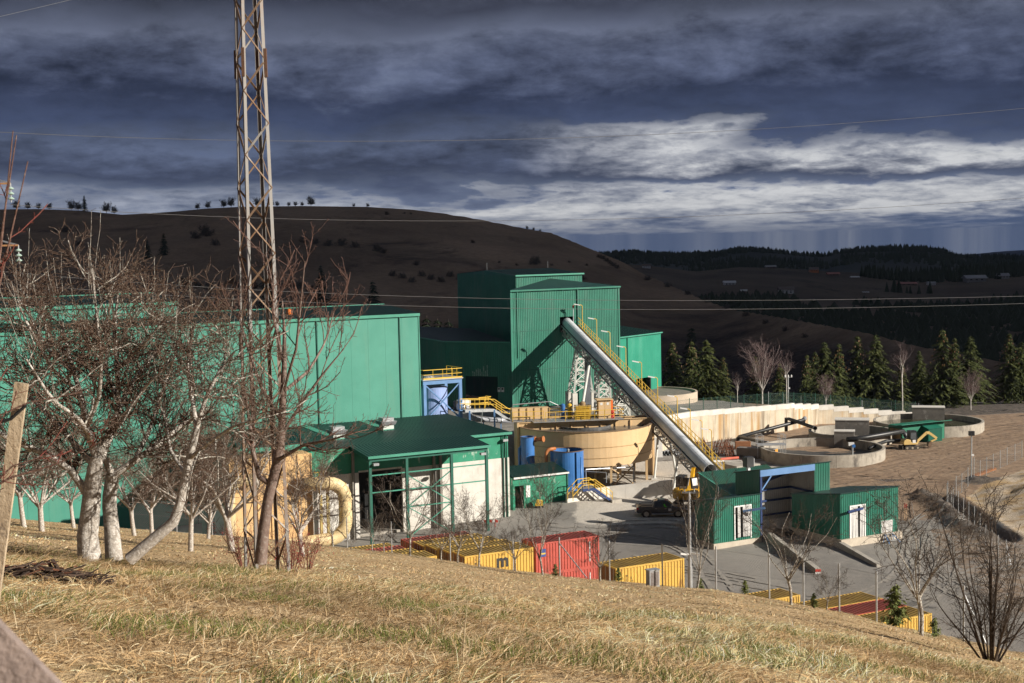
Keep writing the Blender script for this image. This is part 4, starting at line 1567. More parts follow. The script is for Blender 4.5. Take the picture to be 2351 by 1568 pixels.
	mb.tube([w + bd * -2 + Vector((0, 0, 1.8)), w + bd * 2.4 + Vector((0, 0, 2.0)), w + bd * 4.6 + Vector((0, 0, .9)), w + bd * 5.2 + Vector((0, 0, .1))], .06, 6)
	mb.bar(w + bd * -2 + Vector((0, 0, 1.2)), w + bd * -2 + Vector((0, 0, 1.8)), .06)
	mb.build('hose', STEEL, bx)
	# a blue control post and pumps behind
	for u, lab, m in ((1296, 'blue upright pump standing behind the yellow cage', BLUE), (1312, 'yellow upright motor between blue pump and cage', YEL)):
		s = s_at(u)
		o = thing('upright_pump', on_bridge(s, -.5), lab, 'pump')
		MB().lathe(on_bridge(s, -.5), [(.3, 0), (.3, .15), (.22, .2), (.22, 1.1), (.28, 1.15), (.28, 1.6), (.1, 1.75)], 14).build('housing', m, o)
		MB().tube([on_bridge(s, -.5, .5), on_bridge(s + .6, -.5, .5), on_bridge(s + .6, -.5, .02)], .1, 8).build('pipe', STEEL, o)
	return c, R, zr, zg


TH = make_thickener()


def make_bund():
	"""low concrete wall round the tank pit, with the blue stair"""
	pts = [on_z(1303, 1160, CAM_Z - 28.6), on_z(1400, 1142, CAM_Z - 28.45), on_z(1545, 1137, CAM_Z - 28.4)]
	t = thing('bund_wall', (pts[1].x, pts[1].y, pts[1].z), 'low pale concrete wall in front of the round tank, ending at the yellow digger', 'wall')
	tops = [at(1303, 1131, pts[0].y).z, at(1400, 1117, pts[1].y).z, at(1545, 1102, pts[2].y).z]
	for (a, za), (b, zb_) in zip(zip(pts, tops), list(zip(pts, tops))[1:]):
		k = 4
		for i in range(k):
			p, q_ = a.lerp(b, i / k), a.lerp(b, (i + 1) / k)
			z0, z1 = za + (zb_ - za) * i / k, za + (zb_ - za) * (i + 1) / k
			d = (q_ - p)
			d.z = 0
			d.normalize()
			n = Vector((-d.y, d.x, 0)) * .3
			e = d * .005
			MB().hexa([(p + e).xy.to_3d() + Vector((0, 0, p.z - .5)), (q_ - e).xy.to_3d() + Vector((0, 0, q_.z - .5)), (q_ - e + n).xy.to_3d() + Vector((0, 0, q_.z - .5)), (p + e + n).xy.to_3d() + Vector((0, 0, p.z - .5)),
					   (p + e).xy.to_3d() + Vector((0, 0, z0)), (q_ - e).xy.to_3d() + Vector((0, 0, z1)), (q_ - e + n).xy.to_3d() + Vector((0, 0, z1)), (p + e + n).xy.to_3d() + Vector((0, 0, z0))]).build('wall_section', CON_W, t)
	# pit floor has a near-black tone
	# stair
	a = on_z(1400, 1150, CAM_Z - 28.5)
	s = thing('crossing_stair', (a.x, a.y, a.z), 'blue steel stair with yellow handrails crossing the low concrete wall', 'stair')
	d = GD
	n = GQ
	zt = tops[1] + .35
	zg = a.z
	top0 = Vector((a.x, a.y, 0)) - d * 2.2
	top1 = top0 - d * 1.5
	w = .55
	for sgn in (-w, w):
		f0, t0, t1 = Vector((a.x, a.y, 0)) + n * sgn, top0 + n * sgn, top1 + n * sgn
		mb = MB()
		mb.bar(f0 + Vector((0, 0, zg)), t0 + Vector((0, 0, zt)), .06, .26)
		mb.bar(t0 + Vector((0, 0, zt)), t1 + Vector((0, 0, zt)), .06, .26)
		mb.build('stringer', BLUED, s)
		mb = MB()
		rail(mb, [f0 + Vector((0, 0, zg)), t0 + Vector((0, 0, zt)), t1 + Vector((0, 0, zt)), t1 - d * 1.2 + Vector((0, 0, zg + .6))], 1.05, .035, .95)
		mb.build('handrail', YEL, s)
	for i in range(7):
		p = Vector((a.x, a.y, 0)).lerp(top0, (i + .5) / 7)
		MB().cbox((p.x, p.y, zg + (zt - zg) * (i + .5) / 7), .28, 1.05, .04, d, n).build('tread', STEEL, s)
	m = (top0 + top1) / 2
	MB().cbox((m.x, m.y, zt + .1), 1.5, 1.05, .05, d, n).build('landing', STEEL, s)
	st = Vector((a.x, a.y, 0)) + d * .3 - n * .2
	MB().cbox((st.x, st.y, zg + .06), 1.2, 1.6, .4, d, n).build('foot_block', CON, s)
	# pit handrail of steel pipe, and dark pit frame
	mb = MB()
	p0, p1 = at(1345, 1078, 157), at(1455, 1072, 160)
	mb.tube([p0, p1], .07, 8)
	p2, p3 = at(1342, 1082, 156), at(1392, 1085, 155.5)
	mb.tube([p2, p3, Vector((p3.x, p3.y, tops[1])) ], .05, 8)
	mb.tube([p0, Vector((p0.x, p0.y, p0.z - 3.2))], .06, 8)
	mb.tube([p1, Vector((p1.x, p1.y, p1.z - 3))], .06, 8)
	mb.build('pit_rail', STEEL, label='grey pipe rail along the pit under the round tank', cat='railing')
	cx, cy = TH[0]
	MB().ring((cx, cy), 1.0, TH[1] + 1.8, TH[3] - .3, TH[3] + .16, 48).build('tank_pit', M('pit_dark', (0.045, .042, .04), (.08, .074, .07), 1.2, .5), kind='structure', label='dark floor of the pit under the round tank')


make_bund()


def make_blue_tanks():
	Y = 156.0
	b = at(1303, 1128, Y)
	b.z = CAM_Z - 28.4
	r = 38.5 / FPX * Y
	zt = at(1303, 1033, Y).z
	t = thing('blue_tank', (b.x, b.y, b.z), 'large open blue tank with an orange pipe bend beside the green pump house', 'tank')
	MB().ring((b.x, b.y), r - .05, r, b.z - .3, zt, 40).build('shell', BLUE, t, smooth=False)
	MB().ring((b.x, b.y), r - .12, r + .06, zt + .002, zt + .07, 40).build('rim', M('rust_rim', (.16, .10, .07)), t)
	MB().disc((b.x, b.y), r - .06, zt - .5, 40).build('contents', M('tank_dark', (.03, .03, .035), None, 1, .3), t)
	MB().cbox((b.x + r * .62, b.y - r * .80, (b.z + zt) / 2 + .4), .55, .35, zt - b.z - .9, GD, GQ).build('overflow_box', BLUE, t)
	MB().tube([(b.x + r * .80, b.y - r * .78, zt - .6), (b.x + r * .80, b.y - r * .78, b.z + .2), (b.x + r * .95, b.y - r * .6, b.z)], .13, 10).build('overflow_pipe', BLUED if False else BLUE, t, smooth=True)
	MB().lathe((b.x + .1, b.y - r + .02, zt + .08), [(.1, 0), (.1, .15), (.16, .18), (.02, .35)], 8).build('lifting_eye', STEEL, t)
	MB().disc((b.x - r * .7, b.y - r * .75, ), .01, b.z + .5, 6) if False else None
	# orange bend
	a = at(1255, 1092, Y - .8)
	tp = at(1256, 1032, Y - .8)
	rr = .5
	pts = [a, Vector((a.x, a.y, tp.z - rr))] + [Vector((a.x + rr - rr * math.cos(math.radians(k)), a.y + .2 * k / 90, tp.z - rr + rr * math.sin(math.radians(k)))) for k in (20, 45, 70, 90)] + [Vector((a.x + 1.0, a.y + .6, tp.z))]
	o = thing('orange_pipe', tuple(a), 'upright orange pipe bending over the rim of the large blue tank', 'pipe')
	MB().tube(pts, .2, 12).build('pipe', ORANGE, o, smooth=True)
	MB().tube([a + Vector((0, 0, .1)), a + Vector((0, 0, .9))], .26, 12).build('valve', BLUE, o)
	MB().tube([a + Vector((0, 0, -2.0)), a + Vector((0, 0, .1))], .14, 10).build('foot_pipe', STEEL, o)
	# slim blue tank
	Y2 = 157.0
	b2 = at(1212, 1070, Y2)
	r2 = 16 / FPX * Y2
	z2 = at(1212, 1003, Y2).z
	zf = yard_z(b2.x, b2.y, False)
	s = thing('slim_blue_tank', (b2.x, b2.y, zf), 'slim blue tank joined to the beige tank by a short orange pipe', 'tank')
	MB().ring((b2.x, b2.y), r2 - .04, r2, zf, z2, 28).build('shell', BLUE, s)
	MB().ring((b2.x, b2.y), r2 - .08, r2 + .06, z2 + .002, z2 + .06, 28).build('rim', M('rim_blue', (.09, .11, .2)), s)
	MB().disc((b2.x, b2.y), r2 - .05, z2 - .2, 24).build('contents', M('tank_dark', (.03, .03, .035)), s)
	a = at(1229, 1009, Y2 - .1)
	e = at(1247, 1008, Y2 - .6)
	MB().tube([a, e], .22, 14).build('link_pipe', ORANGE, s, smooth=True)
	for w, rr in ((a, .32), (e, .34)):
		dd = (e - a).normalized()
		MB().tube([w - dd * .05, w + dd * .05], rr, 14).build('flange', ORANGE, s)
	MB().tube([(b2.x - r2 - .15, b2.y, zf), (b2.x - r2 - .15, b2.y, z2 - 1.3), (b2.x - r2 + .3, b2.y, z2 - .8)], .16, 10).build('side_pipe', BLUE, s, smooth=True)


make_blue_tanks()


# ---- blue frame platform and walkway left of the tank -------------------
def make_platform():
	q = HQ + 6
	p0, zt = on_q(974, 884, q)
	p1, _ = on_q(1056, 880, q)
	_, zb = on_q(1010, 968, q)
	t = thing('braced_tank', G((p0 + p1) / 2, q + 2, zb - 4), 'blue steel frame with cross bracing round a pale blue tank by the hall corner', 'frame')
	dep = 4.0
	for p in (p0, p1):
		for qq in (q, q + dep):
			MB().box(p - .18, p + .18, qq - .18, qq + .18, zb - 4, zt).build('column', BLUEF, t)
	MB().box(p0 - .2, p1 + .2, q - .15, q + .15, zt + .003, zt + .5).build('beam', BLUEF, t)
	MB().box(p0 + .19, p1 - .19, q - .12, q + .12, zb, zb + .35).build('beam', BLUEF, t)
	MB().box(p0 - .3, p1 + .3, q - .3, q + dep + .3, zt + .503, zt + .62).build('deck', STEEL, t)
	MB().bar(G(p0 + .2, q - .05, zb + .4), G(p1 - .2, q - .05, zt - .1), .14).build('brace', BLUEF, t)
	MB().bar(G(p0 + .2, q + .08, zt - .1), G(p1 - .2, q + .08, zb + .4), .14).build('brace', BLUEF, t)
	mb = MB()
	rail(mb, [G(p0 - .2, q + dep, zt + .62), G(p0 - .2, q - .2, zt + .62), G(p1 + .2, q - .2, zt + .62), G(p1 + .2, q + dep, zt + .62)], 1.1, .035, 1.2)
	mb.box(p0 - .2, p1 + .2, q - .26, q - .2, zt + .62, zt + .78)
	mb.build('handrail', YEL, t)
	BT = M('pale_blue_tank', (0.27, 0.36, 0.62), (0.23, 0.31, 0.55), .8, .5, stain=(.35, .42, .6))
	MB().lathe(G((p0 + p1) / 2 - .2, q + 2.2, zb - 3.5), [(1.72, 0), (1.75, .1), (1.75, zt - zb + 2.9), (1.6, zt - zb + 3.0)], 36).build('tank_shell', BT, t, smooth=False)
	MB().lathe(G(p0 + 1.2, q + 1.8, zt + .62), [(.9, 0), (.7, .25), (.2, .35)], 18).build('hatch', STEEL, t)
	# machinery right of it: pump, pipe, white boxes
	w0, z0 = on_q(1065, 958, q + 1)
	pp = thing('slurry_pipe', G(w0, q + 1, z0 - 2), 'thick grey pipe with bends between the blue frame and the walkway', 'pipe')
	a = on_q(1060, 935, q + 1)
	pts = []
	for u, v in ((1052, 934), (1063, 934), (1072, 937), (1076, 946), (1080, 956), (1090, 962), (1110, 963), (1150, 965), (1172, 965)):
		k = on_q(u, v, q + 1)
		pts.append(G(k[0], q + 1, k[1]))
	MB().tube(pts, .32, 12).build('pipe', M('grey_pipe', (.30, .31, .34), (.24, .25, .28), 1.5, .5), pp, smooth=True)
	for k in (0, 1, 5, 7):
		dd = (pts[k + 1] - pts[k]).normalized()
		MB().tube([pts[k] - dd * .05, pts[k] + dd * .05], .4, 12).build('flange', STEEL, pp)
	for k in (6, 7):
		MB().bar(pts[k], (pts[k].x, pts[k].y, yard_z(pts[k].x, pts[k].y, False)), .14).build('support', BLUEF, pp)
	c = thing('pump_skid', G(on_q(1062, 950, q + 2)[0], q + 2, z0 - 2.5), 'white pump boxes just right of the blue frame', 'pump')
	k = on_q(1062, 930, q + 2)
	MB().box(k[0] - .5, k[0] + .9, q + 1.6, q + 2.6, k[1] - .4, k[1] + .6).build('motor_box', WHITEM, c)
	MB().box(k[0] - .6, k[0] + .9, q + 1.5, q + 2.7, k[1] - 1.9, k[1] - 1.0).build('base_box', WHITEM, c)
	MB().lathe(G(k[0] - .9, q + 2, k[1] - .6), [(.3, 0), (.3, 1.1), (.15, 1.2)], 12).build('cylinder', BLACK, c)
	MB().box(k[0] - .5, k[0] + .8, q + 1.7, q + 2.5, k[1] - 4, k[1] - 1.91).build('stand', M('grey_steel', (0.24, 0.22, 0.19)), c)
	# beige hose pipe along the roof edge
	hp = [on_q(u, v, HQ + 1.5) for u, v in ((1005, 969), (1040, 967), (1055, 966), (1068, 971), (1078, 980))]
	MB().tube([G(x[0], HQ + 1.5, x[1]) for x in hp], .24, 12).build('pale_pipe', M('pale_pipe', (.52, .44, .34), (.45, .38, .3)), label='pale bent pipe running behind the dark green shed roof', cat='pipe')
	# elevated walkway with stair down to the bridge
	q2 = HQ + 4
	wk = thing('access_walkway', G(on_q(1110, 945, q2)[0], q2, CAM_Z - 26), 'grey steel walkway with yellow handrails and a short stair to the bridge', 'walkway')
	a, b = on_q(1068, 943, q2), on_q(1135, 941, q2)
	c2, d2 = on_q(1168, 963, q2), on_q(1186, 965, q2)
	A, B, Cc, D = G(a[0], q2, a[1]), G(b[0], q2, b[1]), G(c2[0], q2, c2[1]), G(d2[0], q2, d2[1])
	wv = GQ * 1.3
	for s, e in ((A, B), (B, Cc), (Cc, D)):
		MB().hexa([s, e, e + wv, s + wv, s + Vector((0, 0, .12)), e + Vector((0, 0, .12)), e + wv + Vector((0, 0, .12)), s + wv + Vector((0, 0, .12))]).build('deck', STEEL, wk)
		MB().bar(s + Vector((0, 0, -.06)), e + Vector((0, 0, -.06)), .08, .3).build('stringer', STEEL, wk)
	mb = MB()
	up = Vector((0, 0, .12))
	rail(mb, [A + up, B + up, Cc + up, D + up], 1.15, .035, 1.4)
	mb.build('handrail', YEL, wk)
	mb = MB()
	rail(mb, [A + wv + up, B + wv + up, Cc + wv + up, D + wv + up], 1.15, .035, 1.4)
	mb.build('handrail', YEL, wk)
	mb = MB()
	e0 = on_q(1098, 930, q2 + 1.6)
	rail(mb, [G(e0[0], q2 + 1.4, B.z + .12), G(e0[0] + 1.6, q2 + 1.4, B.z + .12), G(e0[0] + 1.6, q2 + 2.8, B.z + .12)], 1.3, .04, .8)
	mb.build('handrail', YEL, wk)
	for w in (A.lerp(B, .15), B, D):
		MB().bar(w, (w.x, w.y, yard_z(w.x, w.y, False) - .2), .2).build('leg', BLUEF, wk)
	w = A.lerp(B, .6)
	MB().bar(w, (w.x - .8, w.y, yard_z(w.x, w.y, False)), .1).build('prop', STEEL, wk)


make_platform()


# ---- conveyor -----------------------------------------------------------
CV0 = Vector((7.75, 199.4, CAM_Z - 12.1))
CV1 = at(1630, 1080, 151.0)


def make_conveyor():
	A, B = CV0, CV1
	d = (B - A)
	L = d.length
	d /= L
	s = d.cross(Vector((0, 0, 1))).normalized()
	if s.x < 0:
		s = -s
	n = s.cross(d).normalized()
	if n.z < 0:
		n = -n
	t = thing('conveyor', (B.x, B.y, B.z - 3), 'long inclined conveyor under a round grey cover, climbing to the green tower', 'conveyor')
	R = .70
	CVM = M('conveyor_cover', (0.62, 0.64, 0.67), (0.50, 0.53, 0.56), .45, .6, .0, stain=(.30, .27, .25), stain_lo=.58, stain_hi=.8)
	k = 20
	for i in range(k):
		mb = MB()
		a, b = A + d * (L * i / k + .01), A + d * (L * (i + 1) / k - .01)
		m = len(mb.v)
		na = 12
		for w in (a, b):
			for j in range(na + 1):
				ang = math.radians(-25 + 230 * j / na)
				mb.v.append(tuple(w + s * (R * math.cos(ang)) + n * (R * math.sin(ang))))
			for j in range(na, -1, -1):
				ang = math.radians(-25 + 230 * j / na)
				mb.v.append(tuple(w + s * ((R - .03) * math.cos(ang)) + n * ((R - .03) * math.sin(ang))))
		nn = 2 * (na + 1)
		for j in range(nn):
			j2 = (j + 1) % nn
			mb.f.append((m + j, m + j2, m + nn + j2, m + nn + j))
		mb.f.append(tuple(m + j for j in range(nn)))
		mb.f.append(tuple(m + nn + j for j in reversed(range(nn))))
		mb.build('cover_segment', CVM, t)
		w = b
		MB().tube([w - d * .012, w + d * .03], R + .022, 20, caps=False).build('cover_hoop', CVM, t)
	MB().hexa([A - s * .7 - n * .45, A + s * .7 - n * .45, A + s * .7 - n * .4, A - s * .7 - n * .4, B - s * .7 - n * .45, B + s * .7 - n * .45, B + s * .7 - n * .4, B - s * .7 - n * .4]).build('belt', BLACK, t)
	# truss: bottom chords, lattice
	TRM = M('truss_paint', (0.50, 0.49, 0.47), (0.40, 0.39, 0.37), 2.0, .55)
	top, bot = n * -.42, n * -1.55
	for sg in (-1, 1):
		o = s * (sg * .8)
		MB().bar(A + o + top, B + o + top, .13, .16).build('truss_chord', TRM, t)
		MB().bar(A + o + bot, B + o + bot, .12, .14).build('truss_chord', TRM, t)
		kk = 46
		mb = MB()
		for i in range(kk):
			p, q_ = A + d * (L * i / kk), A + d * (L * (i + 1) / kk)
			mb.bar(p + o + (top if i % 2 else bot), q_ + o + (bot if i % 2 else top), .08)
			mb.bar(p + o + top, p + o + bot, .07)
		mb.build('truss_lattice', TRM, t)
	mb = MB()
	for i in range(47):
		p = A + d * (L * i / 46)
		mb.bar(p - s * .8 + bot, p + s * .8 + bot, .08)
		if i < 46:
			q_ = A + d * (L * (i + 1) / 46)
			mb.bar(p - s * .8 + bot, q_ + s * .8 + bot, .06)
	for i in range(46):
		p = A + d * (L * (i + .5) / 46)
		mb.tube([p - s * .45 - n * 1.2, p + s * .45 - n * 1.2], .08, 6)
	mb.build('idler_frames', TRM, t)
	# walkway along the far side
	wa, wb = A + s * .95 - n * .45, B + s * .95 - n * .45
	MB().hexa([wa, wa + s * .75, wa + s * .75 - n * .08, wa - n * .08, wb, wb + s * .75, wb + s * .75 - n * .08, wb - n * .08]).build('walkway', STEEL, t)
	mb = MB()
	for off in (.72,):
		a, b = wa + s * off, wb + s * off
		for h in (1.15, .6):
			mb.bar(a + Vector((0, 0, h)), b + Vector((0, 0, h)), .055)
		mb.bar(a + Vector((0, 0, .1)), b + Vector((0, 0, .1)), .03, .16)
		m = int(L / 1.0)
		for i in range(m + 1):
			p = a.lerp(b, i / m)
			mb.bar(p, p + Vector((0, 0, 1.15)), .085 if i % 3 == 0 else .06)
	mb.build('handrail', YEL, t)
	# lamps on swan-neck posts
	for u in (1337, 1370, 1401, 1437, 1473, 1510, 1555, 1585, 1612, 1634):
		i = min(range(400), key=lambda j: abs(proj(wa.lerp(wb, j / 399) + s * .75)[0] - u))
		p = wa.lerp(wb, i / 399) + s * .78
		lp = MB().tube([p, p + Vector((0, 0, 3.3)), p + Vector((-.15, 0, 3.42)), p + Vector((-.35, -.05, 3.45))], .05, 6).build('lamp_post', YEL, t)
		h = p + Vector((-.75, -.1, 3.5))
		MB().cbox(h, .85, .28, .12, Vector((.97, .1, -.2)).normalized()).build('lamp_head', SIGNW, lp)
	w = A + s * .6 + d * 1.2
	ml = MB().tube([w, w + Vector((0, 0, 2.4))], .06, 6).build('signal_post', STEEL, t)
	MB().lathe(w + Vector((0, 0, 2.4)), [(.12, 0), (.14, .1), (.14, .3), (.05, .38)], 8).build('red_lamp', RED, ml)
	# supports
	WP = M('support_white', (0.66, 0.66, 0.62), (0.55, 0.55, 0.51), 1.2, .5, stain=(.42, .40, .36))

	def tower(tt, half_top, half_base, zb, bays, label, ped=1.4):
		P = A + d * (L * tt)
		zt = (P + bot).z - .1
		hd = Vector((d.x, d.y, 0)).normalized()
		o = thing('conveyor_support', (P.x, P.y, zb), label, 'support', 'white lattice supports of the conveyor')

		def leg(i, z):
			f = (zt - z) / (zt - zb - ped)
			hw = half_top + (half_base - half_top) * f
			sx, sy = ((-1, -1), (1, -1), (1, 1), (-1, 1))[i]
			return Vector((P.x, P.y, z)) + s * (sx * hw) + hd * (sy * hw)
		for i in range(4):
			MB().bar(leg(i, zb + ped), leg(i, zt), .24, .24).build('leg', WP, o)
			b = leg(i, zb + ped)
			MB().cbox((b.x, b.y, zb + ped / 2 - .2), .7, .7, ped + .4, s, hd).build('pedestal', CON_W, o)
		for k_ in range(bays):
			z0, z1 = zb + ped + (zt - zb - ped) * k_ / bays, zb + ped + (zt - zb - ped) * (k_ + 1) / bays
			for i in range(4):
				j = (i + 1) % 4
				MB().bar(leg(i, z1), leg(j, z1), .13).build('cross_beam', WP, o)
				MB().bar(leg(i, z0), leg(j, z1), .10).build('brace', WP, o)
				MB().bar(leg(j, z0), leg(i, z1), .10).build('brace', WP, o)
		return o
	tower(.115, .45, 1.35, CAM_Z - 23.6, 4, 'tallest white lattice support, standing right before the green tower wall', 2.3)
	tower(.30, .75, .85, CAM_Z - 24.0, 5, 'middle white lattice support of the conveyor, behind the control cabinet', .6)
	tower(.44, .7, 1.0, CAM_Z - 25.4, 3, 'shortest white lattice support, half hidden behind the girder bridge', .6)
	# grey vertical chute by the first support
	P = A + d * (L * .19)
	MB().cbox((P.x - .2, P.y, (CAM_Z - 23.6 + (P + bot).z) / 2), .75, .75, (P + bot).z - CAM_Z + 23.6).build('transfer_chute', M('chute_grey', (.26, .27, .30), (.2, .21, .23), 1, .45, .3), label='grey upright chute between the two tall conveyor supports', cat='chute')
	p0 = at(1338, 925, 188)
	MB().tube([p0, P + bot + Vector((.3, -.5, 0))], .2, 10).build('raking_strut', WP, label='white raking pipe strut leaning up to the conveyor', cat='strut')
	# slender pipe legs near the lower end
	for i, (tt, sp) in enumerate(((.74, .7), (.86, .7), (.955, .5))):
		P = A + d * (L * tt)
		zg = yard_z(P.x, P.y, False)
		o = thing('pipe_trestle', (P.x, P.y, zg), ('white pipe trestle of the conveyor nearest the round tank', 'white pipe trestle midway to the dock', 'short white pipe trestle next to the slanted dock roof')[i], 'support', 'pipe trestles under the low end of the conveyor')
		for sg in (-1, 1):
			a = P + s * (sg * .7) + bot
			b = Vector((P.x, P.y, zg)) + s * (sg * (.7 + sp))
			MB().tube([a, b], .14, 10).build('leg', WP, o)
			MB().cbox((b.x, b.y, zg), .7, .7, .35).build('footing', CON_W, o)
		MB().bar(P - s * .75 + bot + Vector((0, 0, -.1)), P + s * .75 + bot + Vector((0, 0, -.1)), .16).build('head_beam', WP, o)


make_conveyor()


# ---- loading dock with two pods ----------------------------------------
DZ = CAM_Z - 29.35
D0 = on_z(1640, 1262, DZ)
DP, DQ = pq(D0)
CON_P = M('plinth_concrete', (0.52, 0.46, 0.37), (0.42, 0.36, 0.29), 1.2, .9, stain=(.28, .23, .18), stain_stretch=(1, 1, .4))


def strips(t, p0, p1, q, z0, z1, gaps):
	"""hanging strip-curtain in a doorway"""
	n = max(3, int((p1 - p0) / .28))
	w = (p1 - p0) / n
	for i in range(n):
		if i in gaps:
			continue
		tw = random.uniform(-.06, .06)
		a, b = p0 + i * w, p0 + (i + 1) * w + .02
		MB().hexa([G(a + tw, q - .02 + tw, z0 + random.random() * .15), G(b + tw, q - .02 - tw, z0), G(b + tw, q - .01 - tw, z0), G(a + tw, q - .01 + tw, z0),
				   G(a, q - .02, z1), G(b, q - .02, z1), G(b, q - .01, z1), G(a, q - .01, z1)]).build('curtain_strip', M('curtain_grey', (.56, .55, .53), (.46, .45, .44), 2.0, .45), t)


def slope_roof(p0, p1, q0, q1, z, k):
	z1 = z - (q1 - q0) * k
	return MB().hexa([G(p0, q0, z), G(p1, q0, z), G(p1, q1, z1), G(p0, q1, z1), G(p0, q0, z + .09), G(p1, q0, z + .09), G(p1, q1, z1 + .09), G(p0, q1, z1 + .09)])


def make_dock():
	# left pod
	p0, p1 = DP, on_q(1745, 1200, DQ)[0]
	zt = on_q(1640, 1148, DQ)[1]
	zp = on_q(1690, 1252, DQ)[1] + .0
	zp = DZ + .55
	dep = 3.0
	t = thing('dock_left_pod', G((p0 + p1) / 2, DQ + 1.5, DZ), 'green ribbed dock cabin with a strip curtain window, left of the open bay', 'cabin', 'ribbed cabins flanking the open bay')
	w0, w1 = on_q(1687, 1190, DQ)[0], on_q(1722, 1190, DQ)[0]
	zw1, zw0 = on_q(1700, 1163, DQ)[1], on_q(1700, 1234, DQ)[1]
	mb = MB()
	holewall(mb, G(p0, DQ), G(p1, DQ), zp, zt, [(w0 - p0, w1 - p0, zw0, zw1)], pitch=.22)
	mb.build('front_wall', GS, t)
	fall = dep * .18
	MB().corr(G(p0, DQ + dep), G(p0, DQ), zp, zt - fall, pitch=.22, z1b=zt).build('side_wall', GS, t)
	MB().corr(G(p1, DQ), G(p1, DQ + dep), zp, zt, pitch=.22, z1b=zt - fall).build('side_wall', GS, t)
	MB().corr(G(p1, DQ + dep), G(p0, DQ + dep), zp, zt - fall, pitch=.22).build('rear_wall', GS, t)
	slope_roof(p0 - .15, p1 + .12, DQ - .15, DQ + dep + .1, zt + .03, .18).build('roof', GR, t)
	MB().box(p0 - .12, p1 + .1, DQ - .1, DQ + dep + .1, DZ - .4, zp - .003).build('plinth', CON_P, t)
	fr = MB()
	for a, b in ((w0 - .12, w0), (w1, w1 + .12)):
		fr.box(a, b, DQ - .1, DQ + .05, zw0 - .12, zw1 + .12)
	fr.box(w0, w1, DQ - .1, DQ + .05, zw1, zw1 + .12)
	fr.build('opening_frame', SIGNW, t)
	strips(t, w0, w1, DQ - .05, zw0 + .05, zw1, (0, 2))
	MB().bar(G(w0 + .9, DQ - .1, zw1 - .45), G(w1 + .7, DQ - 1.4, zw1 - .1), .18, .2).build('swing_arm', BLUEF, t)
	MB().bar(G(p0 + .9, DQ + .5, zt + .1), G(p0 + .9, DQ + .5, zt + 1.1), .04).build('antenna', STEEL, t)
	# open bay between the pods
	b = thing('loading_bay', G(p1 + 4, DQ + 3, DZ), 'tall open loading bay with blue steel frame and grey ribbed lining', 'bay')
	pb0 = p1 + .02
	pb1, _ = on_q(1905, 1090, DQ)
	po, _ = on_q(1870, 1090, DQ)
	zr = on_q(1742, 1080, DQ)[1]
	qb = DQ + 3.8
	zq = zr - 3.8 * .2
	LIN = M('bay_lining', (.46, .45, .43), (.38, .37, .36), 1.0, .7, stain=(.25, .24, .23))
	MB().corr(G(pb0, qb), G(pb0, DQ + .05), DZ + .2, zq, pitch=.25, z1b=zr).build('left_wall', GS, b)
	MB().corr(G(po, DQ), G(pb1, DQ), DZ, zr, pitch=.22).build('right_pier', GS, b)
	MB().corr(G(pb1, DQ), G(pb1, qb), DZ, zr, pitch=.25, z1b=zq).build('right_wall', GS, b)
	MB().corr(G(po + .1, qb), G(po + .1, DQ + .1), DZ, zq, pitch=.25, out=tuple(-GD), z1b=zr).build('inner_wall', LIN, b)
	MB().corr(G(pb0, qb), G(pb1, qb), DZ, zq, pitch=.25, out=tuple(-GQ)).build('back_wall', LIN, b)
	MB().box(pb0 + .06, pb0 + .09, DQ + .1, qb, DZ, zq - .05).build('lining', LIN, b)
	slope_roof(pb0 - .1, pb1 + .1, DQ - .12, qb + .1, zr + .02, .2).build('roof', GR, b)
	MB().box(pb0, po, DQ - .08, DQ + .14, zr - .62, zr - .003).build('head_beam', BLUEF, b)
	MB().box(pb0, pb0 + .22, DQ - .06, DQ + .2, DZ, zr - .63).build('blue_column', BLUED, b)
	MB().bar(G(pb0 + .2, DQ, zr - 1.9), G(pb0 + 1.3, DQ, zr - .65), .14).build('knee_brace', BLUEF, b)
	for zz in (DZ + 1.6, DZ + 3.0, DZ + 4.1):
		MB().box(pb0 + .1, po, qb - .22, qb - .07, zz, zz + .18).build('wall_rail', BLUED, b)
		MB().box(po - .12, po + .03, DQ + .3, qb - .25, zz, zz + .18).build('wall_rail', BLUED, b)
	MB().bar(G(pb0 + .4, qb - .3, DZ + 4.4), G(po - .3, qb - .3, zq - .5), .18).build('brace', BLUED, b)
	MB().bar(G(pb0 + .4, qb - .3, zq - .5), G(pb0 + 2.6, qb - .3, DZ + 4.4), .18).build('brace', BLUED, b)
	MB().box(pb0 + .3, po - .1, qb - .9, qb - .35, DZ - .2, DZ + 1.3).build('bulkhead', CON_W, b)
	MB().box(po - .9, po - .15, DQ + 1.6, qb - .95, DZ - .2, DZ + 1.0).build('bulkhead', CON_W, b)
	mb = MB()
	c = G((pb0 + po) / 2, DQ + 4.0, DZ)
	for i in range(16):
		for j in range(7):
			pass
	nx, ny = 18, 10
	for j in range(ny):
		for i in range(nx):
			x, y = i / (nx - 1), j / (ny - 1)
			h = .95 * math.sin(math.pi * x) ** .7 * math.sin(math.pi * y) ** .8 * (.75 + .5 * nz(x * 5, y * 5, 1.0, 31))
			mb.v.append(tuple(G(pb0 + .3 + (po - pb0 - .6) * x, DQ + .3 + 2.6 * y, DZ - .1 + h)))
	for j in range(ny - 1):
		for i in range(nx - 1):
			k = j * nx + i
			mb.f.append((k, k + 1, k + nx + 1, k + nx))
	mb.build('ore_heap', M('ore_dark', (.030, .030, .031), (.06, .058, .056), 3.0, .9, bump=.6, bscale=9), label='dark heap of ore on the floor of the open loading bay', cat='ore heap', smooth=True)
	k = on_q(1853 + 17, 1168, DQ)
